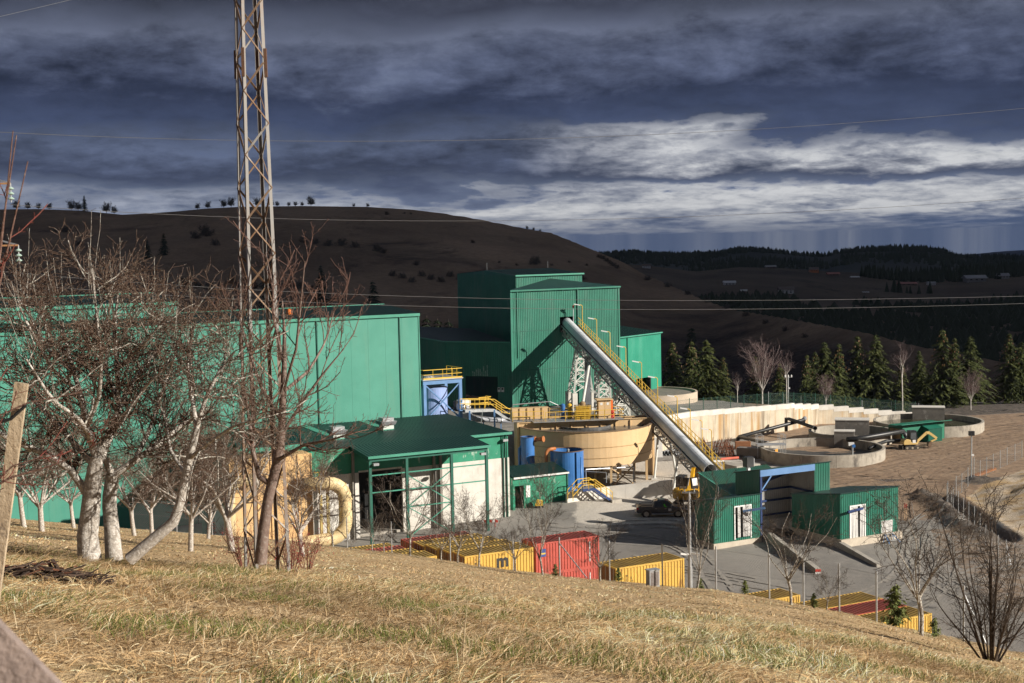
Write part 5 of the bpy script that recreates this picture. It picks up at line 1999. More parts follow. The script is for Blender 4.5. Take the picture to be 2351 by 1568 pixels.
	MB().lathe(G(k[0] + .12, DQ - .12, k[1]), [(.2, 0), (.2, .05), (.14, .12)], 14, -GQ).build('signal_lamp', M('signal_green', (.01, .22, .13), None, 1, .3), b)
	# slanted lean-to over the conveyor foot
	ln = thing('slanted_roof_house', G(pb0 + 1, DQ + 7, DZ), 'dark green lean-to with steep ribbed roof over the conveyor foot', 'shed')
	qa, qc = DQ + 3.9, DQ + 9.8
	z_lo = on_q(1693, 1140, qa)[1]
	za = at(1606, 1085, G(pb0, qc).y).z
	MB().corr_roof(G(pb0 - .1, qa - .05, z_lo), G(pb1, qa - .05, z_lo), G(pb1, qc, za), G(pb0 - .1, qc, za), .24, .06).build('roof', M('green_roof_sunlit', (0.055, 0.20, 0.155), (0.075, 0.205, 0.14), .8, .5, stain=(.16, .20, .10), stain_lo=.55, stain_hi=.8), ln)  # paler copy of the roof green with sunlight mixed into the colour
	MB().add([G(pb0, qa, DZ), G(pb0, qc, DZ), G(pb0, qc, za - .03), G(pb0, qa, z_lo - .03)], [(0, 1, 2, 3)]).build('side_wall', GS, ln)
	MB().corr(G(pb1, qc), G(pb0, qc), DZ, za - 2.4, out=tuple(GQ)).build('rear_wall', GS, ln)
	MB().bar(G(pb0 - .12, qa - .05, z_lo + .03), G(pb0 - .12, qc, za + .03), .16, .06).build('verge_trim', GT, ln)
	# right pod
	R0 = on_z(1930, 1257, DZ)
	rp, rq = pq(R0)
	r1 = on_q(2062, 1190, rq)[0]
	zt = on_q(1930, 1135, rq)[1]
	zp = DZ + .75
	dep = 7.0
	t = thing('dock_right_pod', G((rp + r1) / 2, rq + 3, DZ), 'green ribbed dock cabin with two strip curtain openings and a step ladder', 'cabin', 'ribbed cabins flanking the open bay')
	w0, w1 = on_q(1952, 1190, rq)[0], on_q(1984, 1190, rq)[0]
	zw1, zw0 = on_q(1965, 1162, rq)[1], on_q(1965, 1238, rq)[1]
	e0, e1 = on_q(2022, 1220, rq)[0], on_q(2049, 1220, rq)[0]
	ze1 = on_q(2035, 1194, rq)[1]
	mb = MB()
	holewall(mb, G(rp, rq), G(r1, rq), zp, zt, [(w0 - rp, w1 - rp, zw0, zw1), (e0 - rp, e1 - rp, zp, ze1)], pitch=.22)
	mb.build('front_wall', GS, t)
	fall = dep * .15
	MB().corr(G(rp, rq + dep), G(rp, rq), zp, zt - fall, pitch=.22, z1b=zt).build('side_wall', GS, t)
	MB().corr(G(r1, rq), G(r1, rq + dep), zp, zt, pitch=.22, z1b=zt - fall).build('side_wall', GS, t)
	MB().corr(G(r1, rq + dep), G(rp, rq + dep), zp, zt - fall, pitch=.22).build('rear_wall', GS, t)
	slope_roof(rp - .15, r1 + .12, rq - .15, rq + dep + .1, zt + .03, .15).build('roof', GR, t)
	MB().box(rp - .12, r1 + .3, rq - .25, rq + dep + .1, DZ - .4, zp - .003).build('plinth', CON_P, t)
	fr = MB()
	for a, c in ((w0 - .12, w0), (w1, w1 + .12)):
		fr.box(a, c, rq - .1, rq + .05, zw0 - .12, zw1 + .12)
	fr.box(w0, w1, rq - .1, rq + .05, zw1, zw1 + .12)
	fr.build('opening_frame', SIGNW, t)
	fr = MB()
	for a, c in ((e0 - .06, e0), (e1, e1 + .06)):
		fr.box(a, c, rq - .08, rq + .04, zp, ze1 + .06)
	fr.box(e0, e1, rq - .08, rq + .04, ze1, ze1 + .06)
	fr.build('door_frame', GT, t)
	strips(t, w0, w1, rq - .05, zw0 + .0, zw1, (3,))
	strips(t, e0, e1, rq - .03, zp + .05, ze1, ())
	MB().bar(G(w0 - .8, rq - .6, zw1 - .3), G(w1 - .3, rq - .15, zw1 - .25), .18, .2).build('swing_arm', BLUED, t)
	# step ladder
	lx = G((e0 + e1) / 2 - .1, rq - .75)
	lz = yard_z(lx.x, lx.y)
	ld = thing('step_ladder', (lx.x, lx.y, lz), 'small blue step ladder below the right dock door', 'ladder')
	pm = (e0 + e1) / 2 - .1
	for s in (-.55, .55):
		MB().bar(G(pm + s * 1.2, rq - 1.2, lz), G(pm + s * .8, rq - .35, zp), .08).build('leg', BLUEF, ld)
		MB().bar(G(pm + s * 1.2, rq - .4, lz), G(pm + s * .8, rq - .36, zp), .07).build('rear_leg', BLUEF, ld)
	for f in (.3, .62, .95):
		MB().box(pm - .5, pm + .5, rq - 1.2 + .85 * f - .12, rq - 1.2 + .85 * f + .12, lz + (zp - lz) * f - .02, lz + (zp - lz) * f + .02).build('step', STEEL, ld)
	# the two kerb walls of the ramp
	for k, (a, c, h0, h1, lab) in enumerate((((1757, 1238), (1878, 1322), 1.0, .65, 'left concrete ramp wall with a red and white end marker'),
											((1862, 1228), (2018, 1306), 1.0, .45, 'right concrete ramp wall running out from the open bay'))):
		A, B = on_z(a[0], a[1], DZ + .1), on_z(c[0], c[1], DZ - .5)
		w = thing('ramp_wall', tuple(A), lab, 'wall', 'concrete ramp walls')
		n = 5
		d = (B - A)
		d.z = 0
		d.normalize()
		sd2 = Vector((d.y, -d.x, 0)) * .22
		for i in range(n):
			x, y = A.lerp(B, i / n) + d * .004, A.lerp(B, (i + 1) / n) - d * .004
			hx, hy = h0 + (h1 - h0) * i / n, h0 + (h1 - h0) * (i + 1) / n
			dn, uv = Vector((0, 0, -.7)), Vector((0, 0, 1))
			MB().hexa([x - sd2 + dn, y - sd2 + dn, y + sd2 + dn, x + sd2 + dn, x - sd2 + uv * hx, y - sd2 + uv * hy, y + sd2 + uv * hy, x + sd2 + uv * hx]).build('wall_section', CON, w)
		if k == 0:
			for i in range(4):
				p = B + d * .03
				MB().cbox((p.x, p.y, p.z - .25 + .24 * i), .04, .5, .22, d, Vector((d.y, -d.x, 0))).build('marker_stripe', RED if i % 2 else SIGNW, w)
	# concrete box and lamp block behind the bay
	w = on_z(1703, 1080, CAM_Z - 27.6)
	cb = thing('concrete_chamber', (w.x, w.y, w.z), 'low grey concrete chamber lid behind the dock roof', 'chamber')
	MB().cbox((w.x, w.y, w.z + .2), 3.4, 2.6, 1.2, GD, GQ).build('slab', CON, cb)
	MB().tube([(w.x + 1.3, w.y - .6, w.z + .8), (w.x + 1.3, w.y - .6, w.z + 1.5)], .1, 8).build('vent_pipe', STEEL, cb)
	w = at(1718, 1060, G(p1 + 1, DQ + 3.2).y)
	fl = thing('bay_floodlight', (w.x, w.y, zq), 'black and white floodlight box on the dock roof', 'floodlight')
	MB().cbox((w.x, w.y, w.z), .8, .7, 1.0, GD, GQ).build('housing', BLACK, fl)
	f = Vector((w.x, w.y, w.z)) + GD * .41
	MB().cbox(f - GQ * .1, .04, .4, .85, GD, GQ).build('lens', SIGNW, fl)
	MB().cbox((w.x, w.y, (w.z - .5 + zq) / 2), .3, .3, max(.1, w.z - .5 - zq), GD, GQ).build('stand', STEEL, fl)


make_dock()
# ================================================================== yard furniture
def wire_mesh(mb, a, b, h, sp=.12, r=.004):
	"""diamond wire between two post feet (a, b carry their own z)"""
	a, b = Vector(a), Vector(b)
	L = (b - a).length
	d = (b - a) / L
	up = Vector((0, 0, 1))
	nrm = d.cross(up).normalized() * r
	for sg in (1, -1):
		x = -h
		while x < L:
			x0, x1 = x, x + h
			t0, t1 = max(0, -x0 / h), min(1, (L - x0) / h)
			if t1 > t0:
				p = a + d * ((x0 + h * t0) if sg > 0 else L - x0 - h * t0) + up * (h * t0)
				q_ = a + d * ((x0 + h * t1) if sg > 0 else L - x0 - h * t1) + up * (h * t1)
				w = up * r
				mb.add([p - w, q_ - w, q_ + w, p + w], [(0, 1, 2, 3)])
			x += sp * 1.414
	for f in (.02, .5, .98):
		mb.bar(a + up * h * f, b + up * h * f, r * 2.2)
	return mb


GALV = M('galvanised_post', (0.50, 0.51, 0.52), (0.40, 0.41, 0.42), 3.0, .45, .5)
WIRE = M('fence_wire', (0.34, 0.35, 0.35), (0.28, 0.29, 0.29), 3.0, .5, .6)
GWIRE = M('green_wire', (0.012, 0.055, 0.038), (0.010, 0.045, 0.032), 2.0, .5)


def fence(name, feet, h, label, pm, wm, pr=.04, sp=.12, wr=.004, braces=(), hp=None):
	m = feet[len(feet) // 2]
	t = thing(name, tuple(m), label, 'fence')
	for i, f in enumerate(feet):
		f = Vector(f)
		MB().tube([f - Vector((0, 0, .4)), f + Vector((0, 0, hp or h + .12))], pr, 8).build('post', pm, t)
	for i, (a, b) in enumerate(zip(feet, feet[1:])):
		wire_mesh(MB(), a, b, h, sp, wr).build('wire_panel', wm, t)
	for i, s in braces:
		f = Vector(feet[i])
		n = Vector(feet[min(len(feet) - 1, i + 1)] if s > 0 else feet[i - 1])
		e = f.lerp(n, .55)
		MB().tube([f + Vector((0, 0, h * .9)), e + Vector((0, 0, .05))], pr * .8, 6).build('brace', pm, t)
	return t


def near_fence():
	feet = []
	for u in (300, 400, 482, 580, 690, 795, 898, 1034, 1180, 1288, 1404, 1527, 1652, 1776, 1856, 1939, 2026, 2125, 2230, 2330, 2440):
		y = interp(u, F_U, F_Y) - .4
		x = (u - 1187.5) / FPX * y
		feet.append((x, y, meadow_z(x, y)))
	fence('meadow_fence', feet, 2.2, 'chain-link fence with steel posts along the lower meadow edge', GALV, WIRE, .042, .12, .0035, braces=((9, 1), (18, 1)))


near_fence()


def yard_fences():
	def foot(u, v, dz=0.0):
		w = on_z(u, v, CAM_Z - 28.6)
		return (w.x, w.y, yard_z(w.x, w.y) + dz)
	# right-hand yard fence: from the far corner to the bend and back along the trench
	far = [(2346, 1061), (2330, 1068), (2312, 1076), (2296, 1083), (2280, 1090), (2265, 1097), (2250, 1104), (2236, 1112), (2222, 1120), (2208, 1129), (2195, 1138), (2184, 1147), (2174, 1157)]
	feet = [foot(u, v) for u, v in far]
	fence('yard_fence', feet, 2.0, 'silver post fence climbing to the far right of the muddy road', GALV, WIRE, .04, .2, .005)
	nearp = [(2176, 1160), (2188, 1170), (2200, 1180), (2212, 1190), (2224, 1200), (2237, 1210), (2250, 1221), (2263, 1232), (2277, 1243), (2292, 1254), (2310, 1264), (2330, 1272), (2352, 1281)]
	feet = [foot(u, v) for u, v in nearp]
	fence('trench_fence', feet, 2.0, 'silver post fence standing along the dug trench', GALV, WIRE, .04, .2, .005, braces=((10, 1),))
	# green mesh fence on top of the retaining wall
	feet = []
	pts = [Vector((*p, 0)) for p in WALL]
	tops = WALL_TOP
	for i in range(1, len(pts) - 1):
		n = max(1, int((pts[i + 1] - pts[i]).length / 2.4))
		for k in range(n + (1 if i == len(pts) - 2 else 0)):
			p = pts[i].lerp(pts[i + 1], k / n) + Vector((-.3, .8, 0))
			z = tops[i] + (tops[i + 1] - tops[i]) * k / n
			feet.append((p.x, p.y, CAM_Z + z - .3))
	fence('green_fence', feet, 1.9, 'dark green mesh fence above the stained retaining wall', M('green_post', (.02, .10, .065), (.015, .08, .05)), GWIRE, .045, .14, .009)
	# silver fence behind it
	feet = []
	for u in (1765, 1800, 1840, 1909, 1981, 2049, 2112, 2171, 2231, 2291, 2351, 2411):
		y = 211.5
		x = (u - 1175.5) / FPX * y
		feet.append((x, y, at(u, interp(u, [1765, 1909, 2112, 2171, 2351, 2411], [936, 952, 962, 976, 993, 998]), y).z))
	fence('boundary_fence', feet, 2.3, 'tall silver post fence before the spruce trees', GALV, WIRE, .045, .25, .005)


yard_fences()


# ---- retaining wall -----------------------------------------------------
def mat_stained():
	n = NT('stained_wall')
	c = n.mix(n.ramp(n.noise(.6, 5), [(.35, 0), (.65, 1)]), (0.60, 0.52, 0.40), (0.47, 0.41, 0.32))
	s1 = n.ramp(n.noise(1.1, 6, .65, stretch=(1, 1, .05)), [(.50, 0), (.64, .9)])
	c = n.mix(s1, c, (0.20, 0.155, 0.11))
	s2 = n.ramp(n.noise(.9, 5, .6, vec=None, stretch=(1.3, 1.1, .04)), [(.52, 0), (.64, .85)])
	c = n.mix(s2, c, (0.40, 0.24, 0.10))
	n.bump(n.noise(9, 4), .3, .03)
	return n.out(c, .9, spec=.2)


STW = mat_stained()


def make_retaining():
	m = WALL[3]
	t = thing('retaining_wall', (m[0], m[1], CAM_Z - 28), 'tall rust-streaked concrete retaining wall with a stepped top', 'wall')
	nst = [3, 3, 6, 4, 4, 3]
	for i, (a, b) in enumerate(zip(WALL, WALL[1:])):
		A, B = Vector((*a, 0)), Vector((*b, 0))
		n = nst[i]
		d = (B - A).normalized()
		nr = Vector((-d.y, d.x, 0)) * .5
		for k in range(n):
			p, q_ = A.lerp(B, k / n) + d * .004, A.lerp(B, (k + 1) / n) - d * .004
			z0 = CAM_Z - 28.6
			f = (k + 1) / n if WALL_TOP[i + 1] > WALL_TOP[i] else k / n
			zt = CAM_Z + WALL_TOP[i] + (WALL_TOP[i + 1] - WALL_TOP[i]) * f
			zc = zt - .7
			MB().hexa([p + Vector((0, 0, z0)), q_ + Vector((0, 0, z0)), q_ + nr + Vector((0, 0, z0)), p + nr + Vector((0, 0, z0)),
					   p + Vector((0, 0, zc)), q_ + Vector((0, 0, zc)), q_ + nr + Vector((0, 0, zc)), p + nr + Vector((0, 0, zc))]).build('wall_section', STW, t)
			o = nr * -.06
			MB().hexa([p + o + Vector((0, 0, zc + .003)), q_ + o + Vector((0, 0, zc + .003)), q_ + nr + Vector((0, 0, zc + .003)), p + nr + Vector((0, 0, zc + .003)),
					   p + o + Vector((0, 0, zt)), q_ + o + Vector((0, 0, zt)), q_ + nr + Vector((0, 0, zt)), p + nr + Vector((0, 0, zt))]).build('coping', CON_W, t)
	w = at(1810, 934, 200)
	mt = thing('weather_mast', (w.x, w.y, CAM_Z - 24.2), 'thin pole with cross arm and sensors above the wall corner', 'mast')
	z0, z1 = CAM_Z - 24.4, at(1810, 866, 200).z
	MB().tube([(w.x, w.y, z0), (w.x, w.y, z1)], .07, 8).build('pole', GALV, mt)
	MB().bar((w.x - .5, w.y, z1), (w.x + .5, w.y, z1), .07).build('cross_arm', GALV, mt)
	for s in (-.45, 0, .45):
		MB().lathe((w.x + s, w.y, z1), [(.1, 0), (.1, .25), (.04, .35)], 8).build('sensor', SIGNW, mt)
	MB().cbox((w.x + .1, w.y - .1, (z0 + z1) / 2 + .4), .25, .2, .2).build('camera', SIGNW, mt)


make_retaining()


# ---- clarifiers ---------------------------------------------------------
CLC = M('clarifier_concrete', (0.40, 0.36, 0.30), (0.28, 0.25, 0.21), 1.0, .9, bump=.3, bscale=10, stain=(.13, .115, .10), stain_lo=.55, stain_hi=.7, stain_scale=.9, stain_stretch=(1, 1, .4))
CLD = M('block_concrete', (0.24, 0.22, 0.195), (0.16, 0.145, 0.13), 1.0, .9, bump=.3, bscale=10, stain=(.42, .40, .37), stain_lo=.58, stain_hi=.7, stain_scale=.9)
SLUDGE = M('sludge_water', (.055, .055, .03), (.07, .07, .045), .5, .08)


def make_clarifiers():
	def clar(u, v, Y, R, h, label, dz, arcs=12):
		w = at(u, v, Y)
		zg = yard_z(w.x, w.y, False)
		z1 = zg + h
		t = thing('clarifier', (w.x, w.y, zg), label, 'basin', 'round concrete clarifier basins')
		for i in range(arcs):
			a0, a1 = 2 * math.pi * i / arcs, 2 * math.pi * (i + 1) / arcs
			MB().ring((w.x, w.y), R - .35, R, zg - .3, z1, 8, a0 + .002, a1 - .002).build('wall_section', CLC, t)
		MB().disc((w.x, w.y), R - .36, zg + dz, 48).build('water', SLUDGE if dz > .3 else M('basin_floor', (.05, .047, .043), (.09, .085, .075), .8, .5), t)
		return w, zg, z1, t
	c1 = clar(1888, 1022, 175.5, 7.6, 1.2, 'nearest round concrete basin with a small blue valve on its rim', .06)
	c2 = clar(1955, 990, 187.5, 5.6, 1.35, 'middle round basin, behind the nearest one, crossed by a black pipe', .08)
	c3 = clar(2131, 985, 194.5, 7.35, 1.45, 'right round basin half filled with green water behind the green hut', .75)
	# a valve post on the near basin
	w = on_z(1957, 1046, c1[1])
	vp = thing('valve_post', (w.x, w.y, c1[1]), 'small blue and white valve post at the nearest basin', 'valve')
	MB().tube([(w.x, w.y, c1[1]), (w.x, w.y, c1[2] + .1)], .12, 8).build('pipe', STEEL, vp)
	MB().cbox((w.x - .15, w.y, c1[2] + .25), .7, .4, .4).build('box', SIGNW, vp)
	MB().lathe((w.x + .1, w.y - .25, c1[2] + .05), [(.22, 0), (.22, .12)], 12, (0, -1, 0)).build('hand_wheel', BLUE, vp)

	def block(u0, u1, v0, v1, Y, dep, label):
		a, b = at(u0, v1, Y), at(u1, v1, Y)
		zt = at((u0 + u1) / 2, v0, Y).z
		t = thing('concrete_block', ((a.x + b.x) / 2, Y, a.z), label, 'block', 'stained concrete sumps')
		ax = Vector((math.cos(-.25), math.sin(-.25), 0))
		ay = Vector((-ax.y, ax.x, 0))
		cc = Vector(((a.x + b.x) / 2, Y + dep / 2, 0))
		zb = yard_z(cc.x, cc.y, False) - .2
		MB().cbox((cc.x, cc.y, (zb + zt - .12) / 2), (b.x - a.x) * .97, dep, zt - .12 - zb, ax, ay).build('body', CLD, t)
		MB().cbox((cc.x, cc.y, zt - .06), (b.x - a.x) + .02, dep + .1, .115, ax, ay).build('coping', CON_W, t)
	block(1923, 2001, 964, 1008, 184.5, 2.6, 'large dark stained concrete sump between the two left basins')
	block(2100, 2173, 935, 968, 200, 2.2, 'dark stained concrete sump standing high behind the green hut')
	block(1919, 1966, 990, 1009, 181.5, 1.8, 'small low concrete sump in front of the large one')

	def bpipe(pts, r, label, clips=0):
		P = [at(u, v, Y) for u, v, Y in pts]
		g = yard_z(P[0].x, P[0].y, False)
		t = thing('black_pipe', (P[0].x, P[0].y, g), label, 'pipe', 'black plastic pipes at the basins')
		MB().tube(P, r, 10).build('pipe', BLACK, t, smooth=True)
		for k in range(clips):
			f = (k + .5) / clips
			a, b = P[-2], P[-1]
			w = a.lerp(b, f)
			dd = (b - a).normalized()
			MB().tube([w - dd * .06, w + dd * .06], r + .04, 10).build('pipe_clip', STEEL, t)
			MB().bar(w - Vector((0, 0, r)), (w.x, w.y, w.z - r - .3), .1).build('pipe_bracket', BLACK, t)
	bpipe([(1694, 1018, 189), (1694, 1006, 189), (1697, 1003, 189), (1845, 964, 193.5), (1848, 960, 194)], .26, 'long black pipe rising along the retaining wall', 7)
	bpipe([(1697, 1003, 189), (1760, 1017, 183), (1773, 1019, 182)], .24, 'short black pipe from the wall foot to the nearest basin', 2)
	bpipe([(1805, 990, 194), (1805, 960, 194), (1812, 962, 193.5), (1870, 982, 189), (1872, 983, 188.6)], .24, 'black pipe sloping from an upright down into the middle basin', 2)
	bpipe([(1945, 1009, 180), (1990, 1004, 181), (2075, 990, 183), (2077, 994, 183), (2085, 1012, 182)], .3, 'thick black pipe lying in front of the green hut', 2)
	bpipe([(2078, 1010, 180.5), (2034, 1013, 180), (2015, 1020, 178), (1995, 1030, 176)], .22, 'black hose curling into the nearest basin', 0)
	# galvanised platform by the near basin
	w = on_z(1772, 1049, CAM_Z - 28.0)
	zg = yard_z(w.x, w.y, False)
	t = thing('steel_platform', (w.x, w.y, zg), 'galvanised steel platform with railings at the nearest basin', 'platform')
	px = 1 / FPX * w.y
	dk = zg + 1.55
	for x in (-1.75, -.1, 1.35, 1.75):
		for y in (0, 1.2):
			MB().bar((w.x + x, w.y + y, zg - .1), (w.x + x, w.y + y, dk + (1.25 if x in (-1.75, 1.75) else 0)), .07).build('post', GALV, t)
	MB().cbox((w.x, w.y + .6, dk), 3.6, 1.3, .16).build('deck', GALV, t)
	for x0, x1 in ((-1.75, -1.0), (1.0, 1.75)):
		for y in (0, 1.2):
			mb = MB()
			for h in (1.25, .65):
				mb.bar((w.x + x0, w.y + y, dk + h), (w.x + x1, w.y + y, dk + h), .05)
			mb.bar((w.x + (x1 if x0 < 0 else x0), w.y + y, dk), (w.x + (x1 if x0 < 0 else x0), w.y + y, dk + 1.25), .05)
			mb.build('handrail', GALV, t)
	# green hut
	a = on_z(2072, 1022, CAM_Z - 28.0)
	zg = CAM_Z - 28.05
	hp, hq = pq(a)
	t = thing('green_hut', G(hp + 3, hq + 1, zg), 'small green hut with a flat overhanging roof at the right basin', 'hut')
	p1 = on_q(2168, 1000, hq)[0]
	zt = on_q(2100, 976, hq)[1]
	MB().box(hp, p1, hq, hq + 2.6, zg - .2, zt).build('body', M('hut_green', (0.018, 0.17, 0.10), (.014, .14, .085), .8, .5), t)
	slope_roof(hp - 1.0, p1 + .5, hq - .9, hq + 3.0, zt + .28, .18).build('roof', GS, t)
	MB().box(hp - .05, hp - .003, hq + .3, hq + 2.3, zg + .1, zt - .4).build('side_board', M('board_tan', (.35, .25, .14)), t)
	fx, fe = on_q(2132, 1000, hq - 1.2)[0], on_q(2163, 1000, hq - 1.2)[0]
	ft = on_q(2140, 984, hq - 1.2)[1]
	mb = MB().corr(G(fx, hq - 1.2), G(fe, hq - 1.2), zg, ft, pitch=.16)
	mb.corr(G(fx, hq), G(fx, hq - 1.2), zg, ft + .25, pitch=.16, z1b=ft)
	mb.corr(G(fe, hq - 1.2), G(fe, hq), zg, ft, pitch=.16, z1b=ft + .25)
	mb.add([G(fx - .1, hq - 1.3, ft), G(fe + .1, hq - 1.3, ft), G(fe + .1, hq - .01, ft + .35), G(fx - .1, hq - .01, ft + .35)], [(0, 1, 2, 3)])
	mb.build('ribbed_porch', GS, t)
	MB().box(hp - .1, p1 + .1, hq - .1, hq + 2.7, zg - .35, zg - .203).build('plinth', CON, t)


make_clarifiers()


# ---- mini excavator and the yellow digger ------------------------------
def track(mb, c, L, h, w, ax, ay):
	pts = []
	r = h / 2
	n = 8
	for i in range(n + 1):
		a = math.pi / 2 + math.pi * i / n
		pts.append((-L / 2 + r + r * math.cos(a), r + r * math.sin(a)))
	for i in range(n + 1):
		a = -math.pi / 2 + math.pi * i / n
		pts.append((L / 2 - r + r * math.cos(a), r + r * math.sin(a)))
	k = len(mb.v)
	for s in (-1, 1):
		for x, z in pts:
			w_ = Vector(c) + ax * x + ay * (s * w / 2) + Vector((0, 0, z))
			mb.v.append(tuple(w_))
	m = len(pts)
	for i in range(m):
		j = (i + 1) % m
		mb.f.append((k + i, k + j, k + m + j, k + m + i))
	mb.f.append(tuple(k + i for i in reversed(range(m))))
	mb.f.append(tuple(k + m + i for i in range(m)))
	return mb


def prism(mb, pts, o, ax, az, ay, w):
	"""side profile (x, z) extruded +-w/2 along ay"""
	k, m = len(mb.v), len(pts)
	for s in (-1, 1):
		for x, z in pts:
			mb.v.append(tuple(Vector(o) + ax * x + az * z + ay * (s * w / 2)))
	for i in range(m):
		j = (i + 1) % m
		mb.f.append((k + i, k + j, k + m + j, k + m + i))
	mb.f.append(tuple(k + i for i in reversed(range(m))))
	mb.f.append(tuple(k + m + i for i in range(m)))
	return mb


Z = Vector((0, 0, 1))


def bevel(o, w=.03, seg=2):
	b = o.modifiers.new('bevel', 'BEVEL')
	b.width, b.segments, b.limit_method = w, seg, 'ANGLE'
	return o


def make_diggers():
	# mini excavator, side on, arm to the right
	w = on_z(2090, 1031, CAM_Z - 27.95)
	zg = yard_z(w.x, w.y, False)
	o = Vector((w.x, w.y, zg))
	ax, ay = Vector((1, .12, 0)).normalized(), Vector((-.12, 1, 0)).normalized()
	CR = M('digger_cream', (.62, .44, .17), (.55, .38, .14), 2.0, .45)
	t = thing('mini_excavator', tuple(o), 'cream mini excavator with its arm folded towards the green hut', 'excavator')
	RUB = M('rubber', (.03, .028, .026), (.07, .06, .05), 3.0, .85)
	for s in (-.55, .55):
		tr = track(MB(), o + ay * s, 2.0, .45, .3, ax, ay).build('track', RUB, t)
		for x in (-.7, 0, .7):
			MB().lathe(o + ax * x + ay * (s - .16) + Z * .22, [(.15, 0), (.15, .02)], 10, -ay).build('track_wheel', M('track_rim', (.32, .27, .2)), tr)
	MB().cbox(o + Z * .5, .9, .9, .2, ax, ay).build('turntable', BLACK, t)
	bevel(prism(MB(), [(-1.1, .62), (.75, .62), (.75, .85), (-.1, .95), (-.2, 1.25), (-.75, 1.35), (-1.05, 1.2), (-1.15, .9)], o, ax, Z, ay, 1.25).build('body', CR, t), .06)
	cbn = prism(MB(), [(-.25, .97), (.7, .88), (.72, 1.6), (.6, 2.3), (-.25, 2.3)], o, ax, Z, ay, 1.0).build('cab', M('cab_dark', (.03, .032, .034), None, 1, .3), t)
	MB().cbox(o + ax * .2 + Z * 2.33, 1.0, 1.05, .06, ax, ay).build('cab_roof', BLACK, t)
	MB().cbox(o + ax * .2 - ay * .505 + Z * 1.75, .7, .02, .8, ax, ay).build('window', M('cab_glass', (.10, .11, .12), None, 1, .08), cbn)
	MB().cbox(o + ax * .25 - ay * .635 + Z * 1.05, .42, .02, .4, ax, ay).build('notice', SIGNW, t)
	j = [(.85, .75), (1.0, 1.05), (2.1, 2.0), (2.55, 2.0), (3.5, 1.25), (2.6, .85)]
	P = [o + ax * x + Z * z for x, z in j]
	MB().bar(P[0], P[1], .3, .3).build('boom_base', CR, t)
	mb = MB().bar(P[1], P[2], .22, .34)
	mb.bar(P[2] - ax * .06, P[3], .22, .34)
	mb.build('boom', CR, t)
	MB().bar(P[3] - Z * .05, P[4], .2, .3).build('stick', CR, t)
	MB().bar(P[4] - Z * .05, P[5] + ax * .1, .18, .2).build('linkage', CR, t)
	MB().bar(P[1] + Z * .2 + ax * .2, P[2] + Z * -.25, .08).build('ram', STEEL, t)
	prism(MB(), [(2.35, .75), (2.75, .9), (2.8, .5), (2.55, .1), (2.25, .35)], o, ax, Z, ay, .55).build('bucket', M('bucket_rust', (.16, .10, .06)), t)
	prism(MB(), [(-1.35, .1), (-1.2, .1), (-1.2, .5), (-1.3, .5)], o, ax, Z, ay, 1.3).build('blade', RUB, t)
	# yellow digger behind the pickup, seen from the rear
	w = on_z(1577, 1166, CAM_Z - 28.85)
	zg = yard_z(w.x, w.y, False)
	o = Vector((w.x, w.y, zg))
	ax, ay = Vector((.35, .94, 0)).normalized(), Vector((-.94, .35, 0)).normalized()     # faces away
	t = thing('yellow_digger', tuple(o), 'big yellow digger seen from behind, between the pickup and the dock', 'excavator')
	YD = M('digger_yellow', (.74, .40, .02), (.66, .34, .02), 1.2, .4, stain=(.45, .26, .05))
	for s in (-.95, .95):
		track(MB(), o + ay * s, 3.6, .8, .5, ax, ay).build('track', RUB, t)
	MB().cbox(o + Z * .95, 1.4, 1.4, .35, ax, ay).build('turntable', BLACK, t)
	mb = MB()
	k = len(mb.v)
	prof = [(1.15, 1.12), (1.28, 1.3), (1.30, 1.95), (1.15, 2.2), (.85, 2.25)]
	n = 12
	for r_, z_ in prof:
		for i in range(n + 1):
			a = -math.pi / 2 + math.pi * i / n
			c_, s_ = math.cos(a), math.sin(a)
			c_ = (abs(c_) ** .55) * (1 if c_ >= 0 else -1)
			s_ = (abs(s_) ** .55) * (1 if s_ >= 0 else -1)
			mb.v.append(tuple(o - ax * (.6 + c_ * r_ * .75) + ay * (s_ * r_) + Z * z_))
	for j_ in range(len(prof) - 1):
		for i in range(n):
			a = k + j_ * (n + 1) + i
			mb.f.append((a, a + 1, a + n + 2, a + n + 1))
	mb.f.append(tuple(k + (len(prof) - 1) * (n + 1) + i for i in range(n + 1)))
	mb.f.append(tuple(k + i for i in reversed(range(n + 1))))
	mb.build('counterweight', YD, t, smooth=True)
	bevel(MB().cbox(o + ax * .5 + Z * 1.62, 2.2, 2.5, 1.0, ax, ay).build('body', YD, t), .08)
	MB().cbox(o - ax * 1.52 + ay * .15 + Z * 1.7, .03, .18, .95, ax, ay).build('rear_stripe', BLACK, t)
	bevel(MB().cbox(o + ax * .9 + ay * .75 + Z * 2.7, 1.5, .95, 1.2, ax, ay).build('cab', M('cab_dark', (.03, .032, .034)), t), .06)
	pts = [o + ax * 1.5 + Z * 1.7, o + ax * 3.2 + Z * 3.6, o + ax * 4.6 + Z * 3.3, o + ax * 5.0 + Z * 1.2]
	MB().bar(pts[0], pts[1], .35, .5).build('boom', YD, t)
	MB().bar(pts[1], pts[2], .32, .45).build('boom', YD, t)
	MB().bar(pts[2], pts[3], .28, .38).build('stick', YD, t)
	prism(MB(), [(4.6, 1.1), (5.3, 1.2), (5.3, .5), (4.9, .1), (4.5, .5)], o, ax, Z, ay, .9).build('bucket', M('bucket_rust', (.16, .10, .06)), t)


make_diggers()


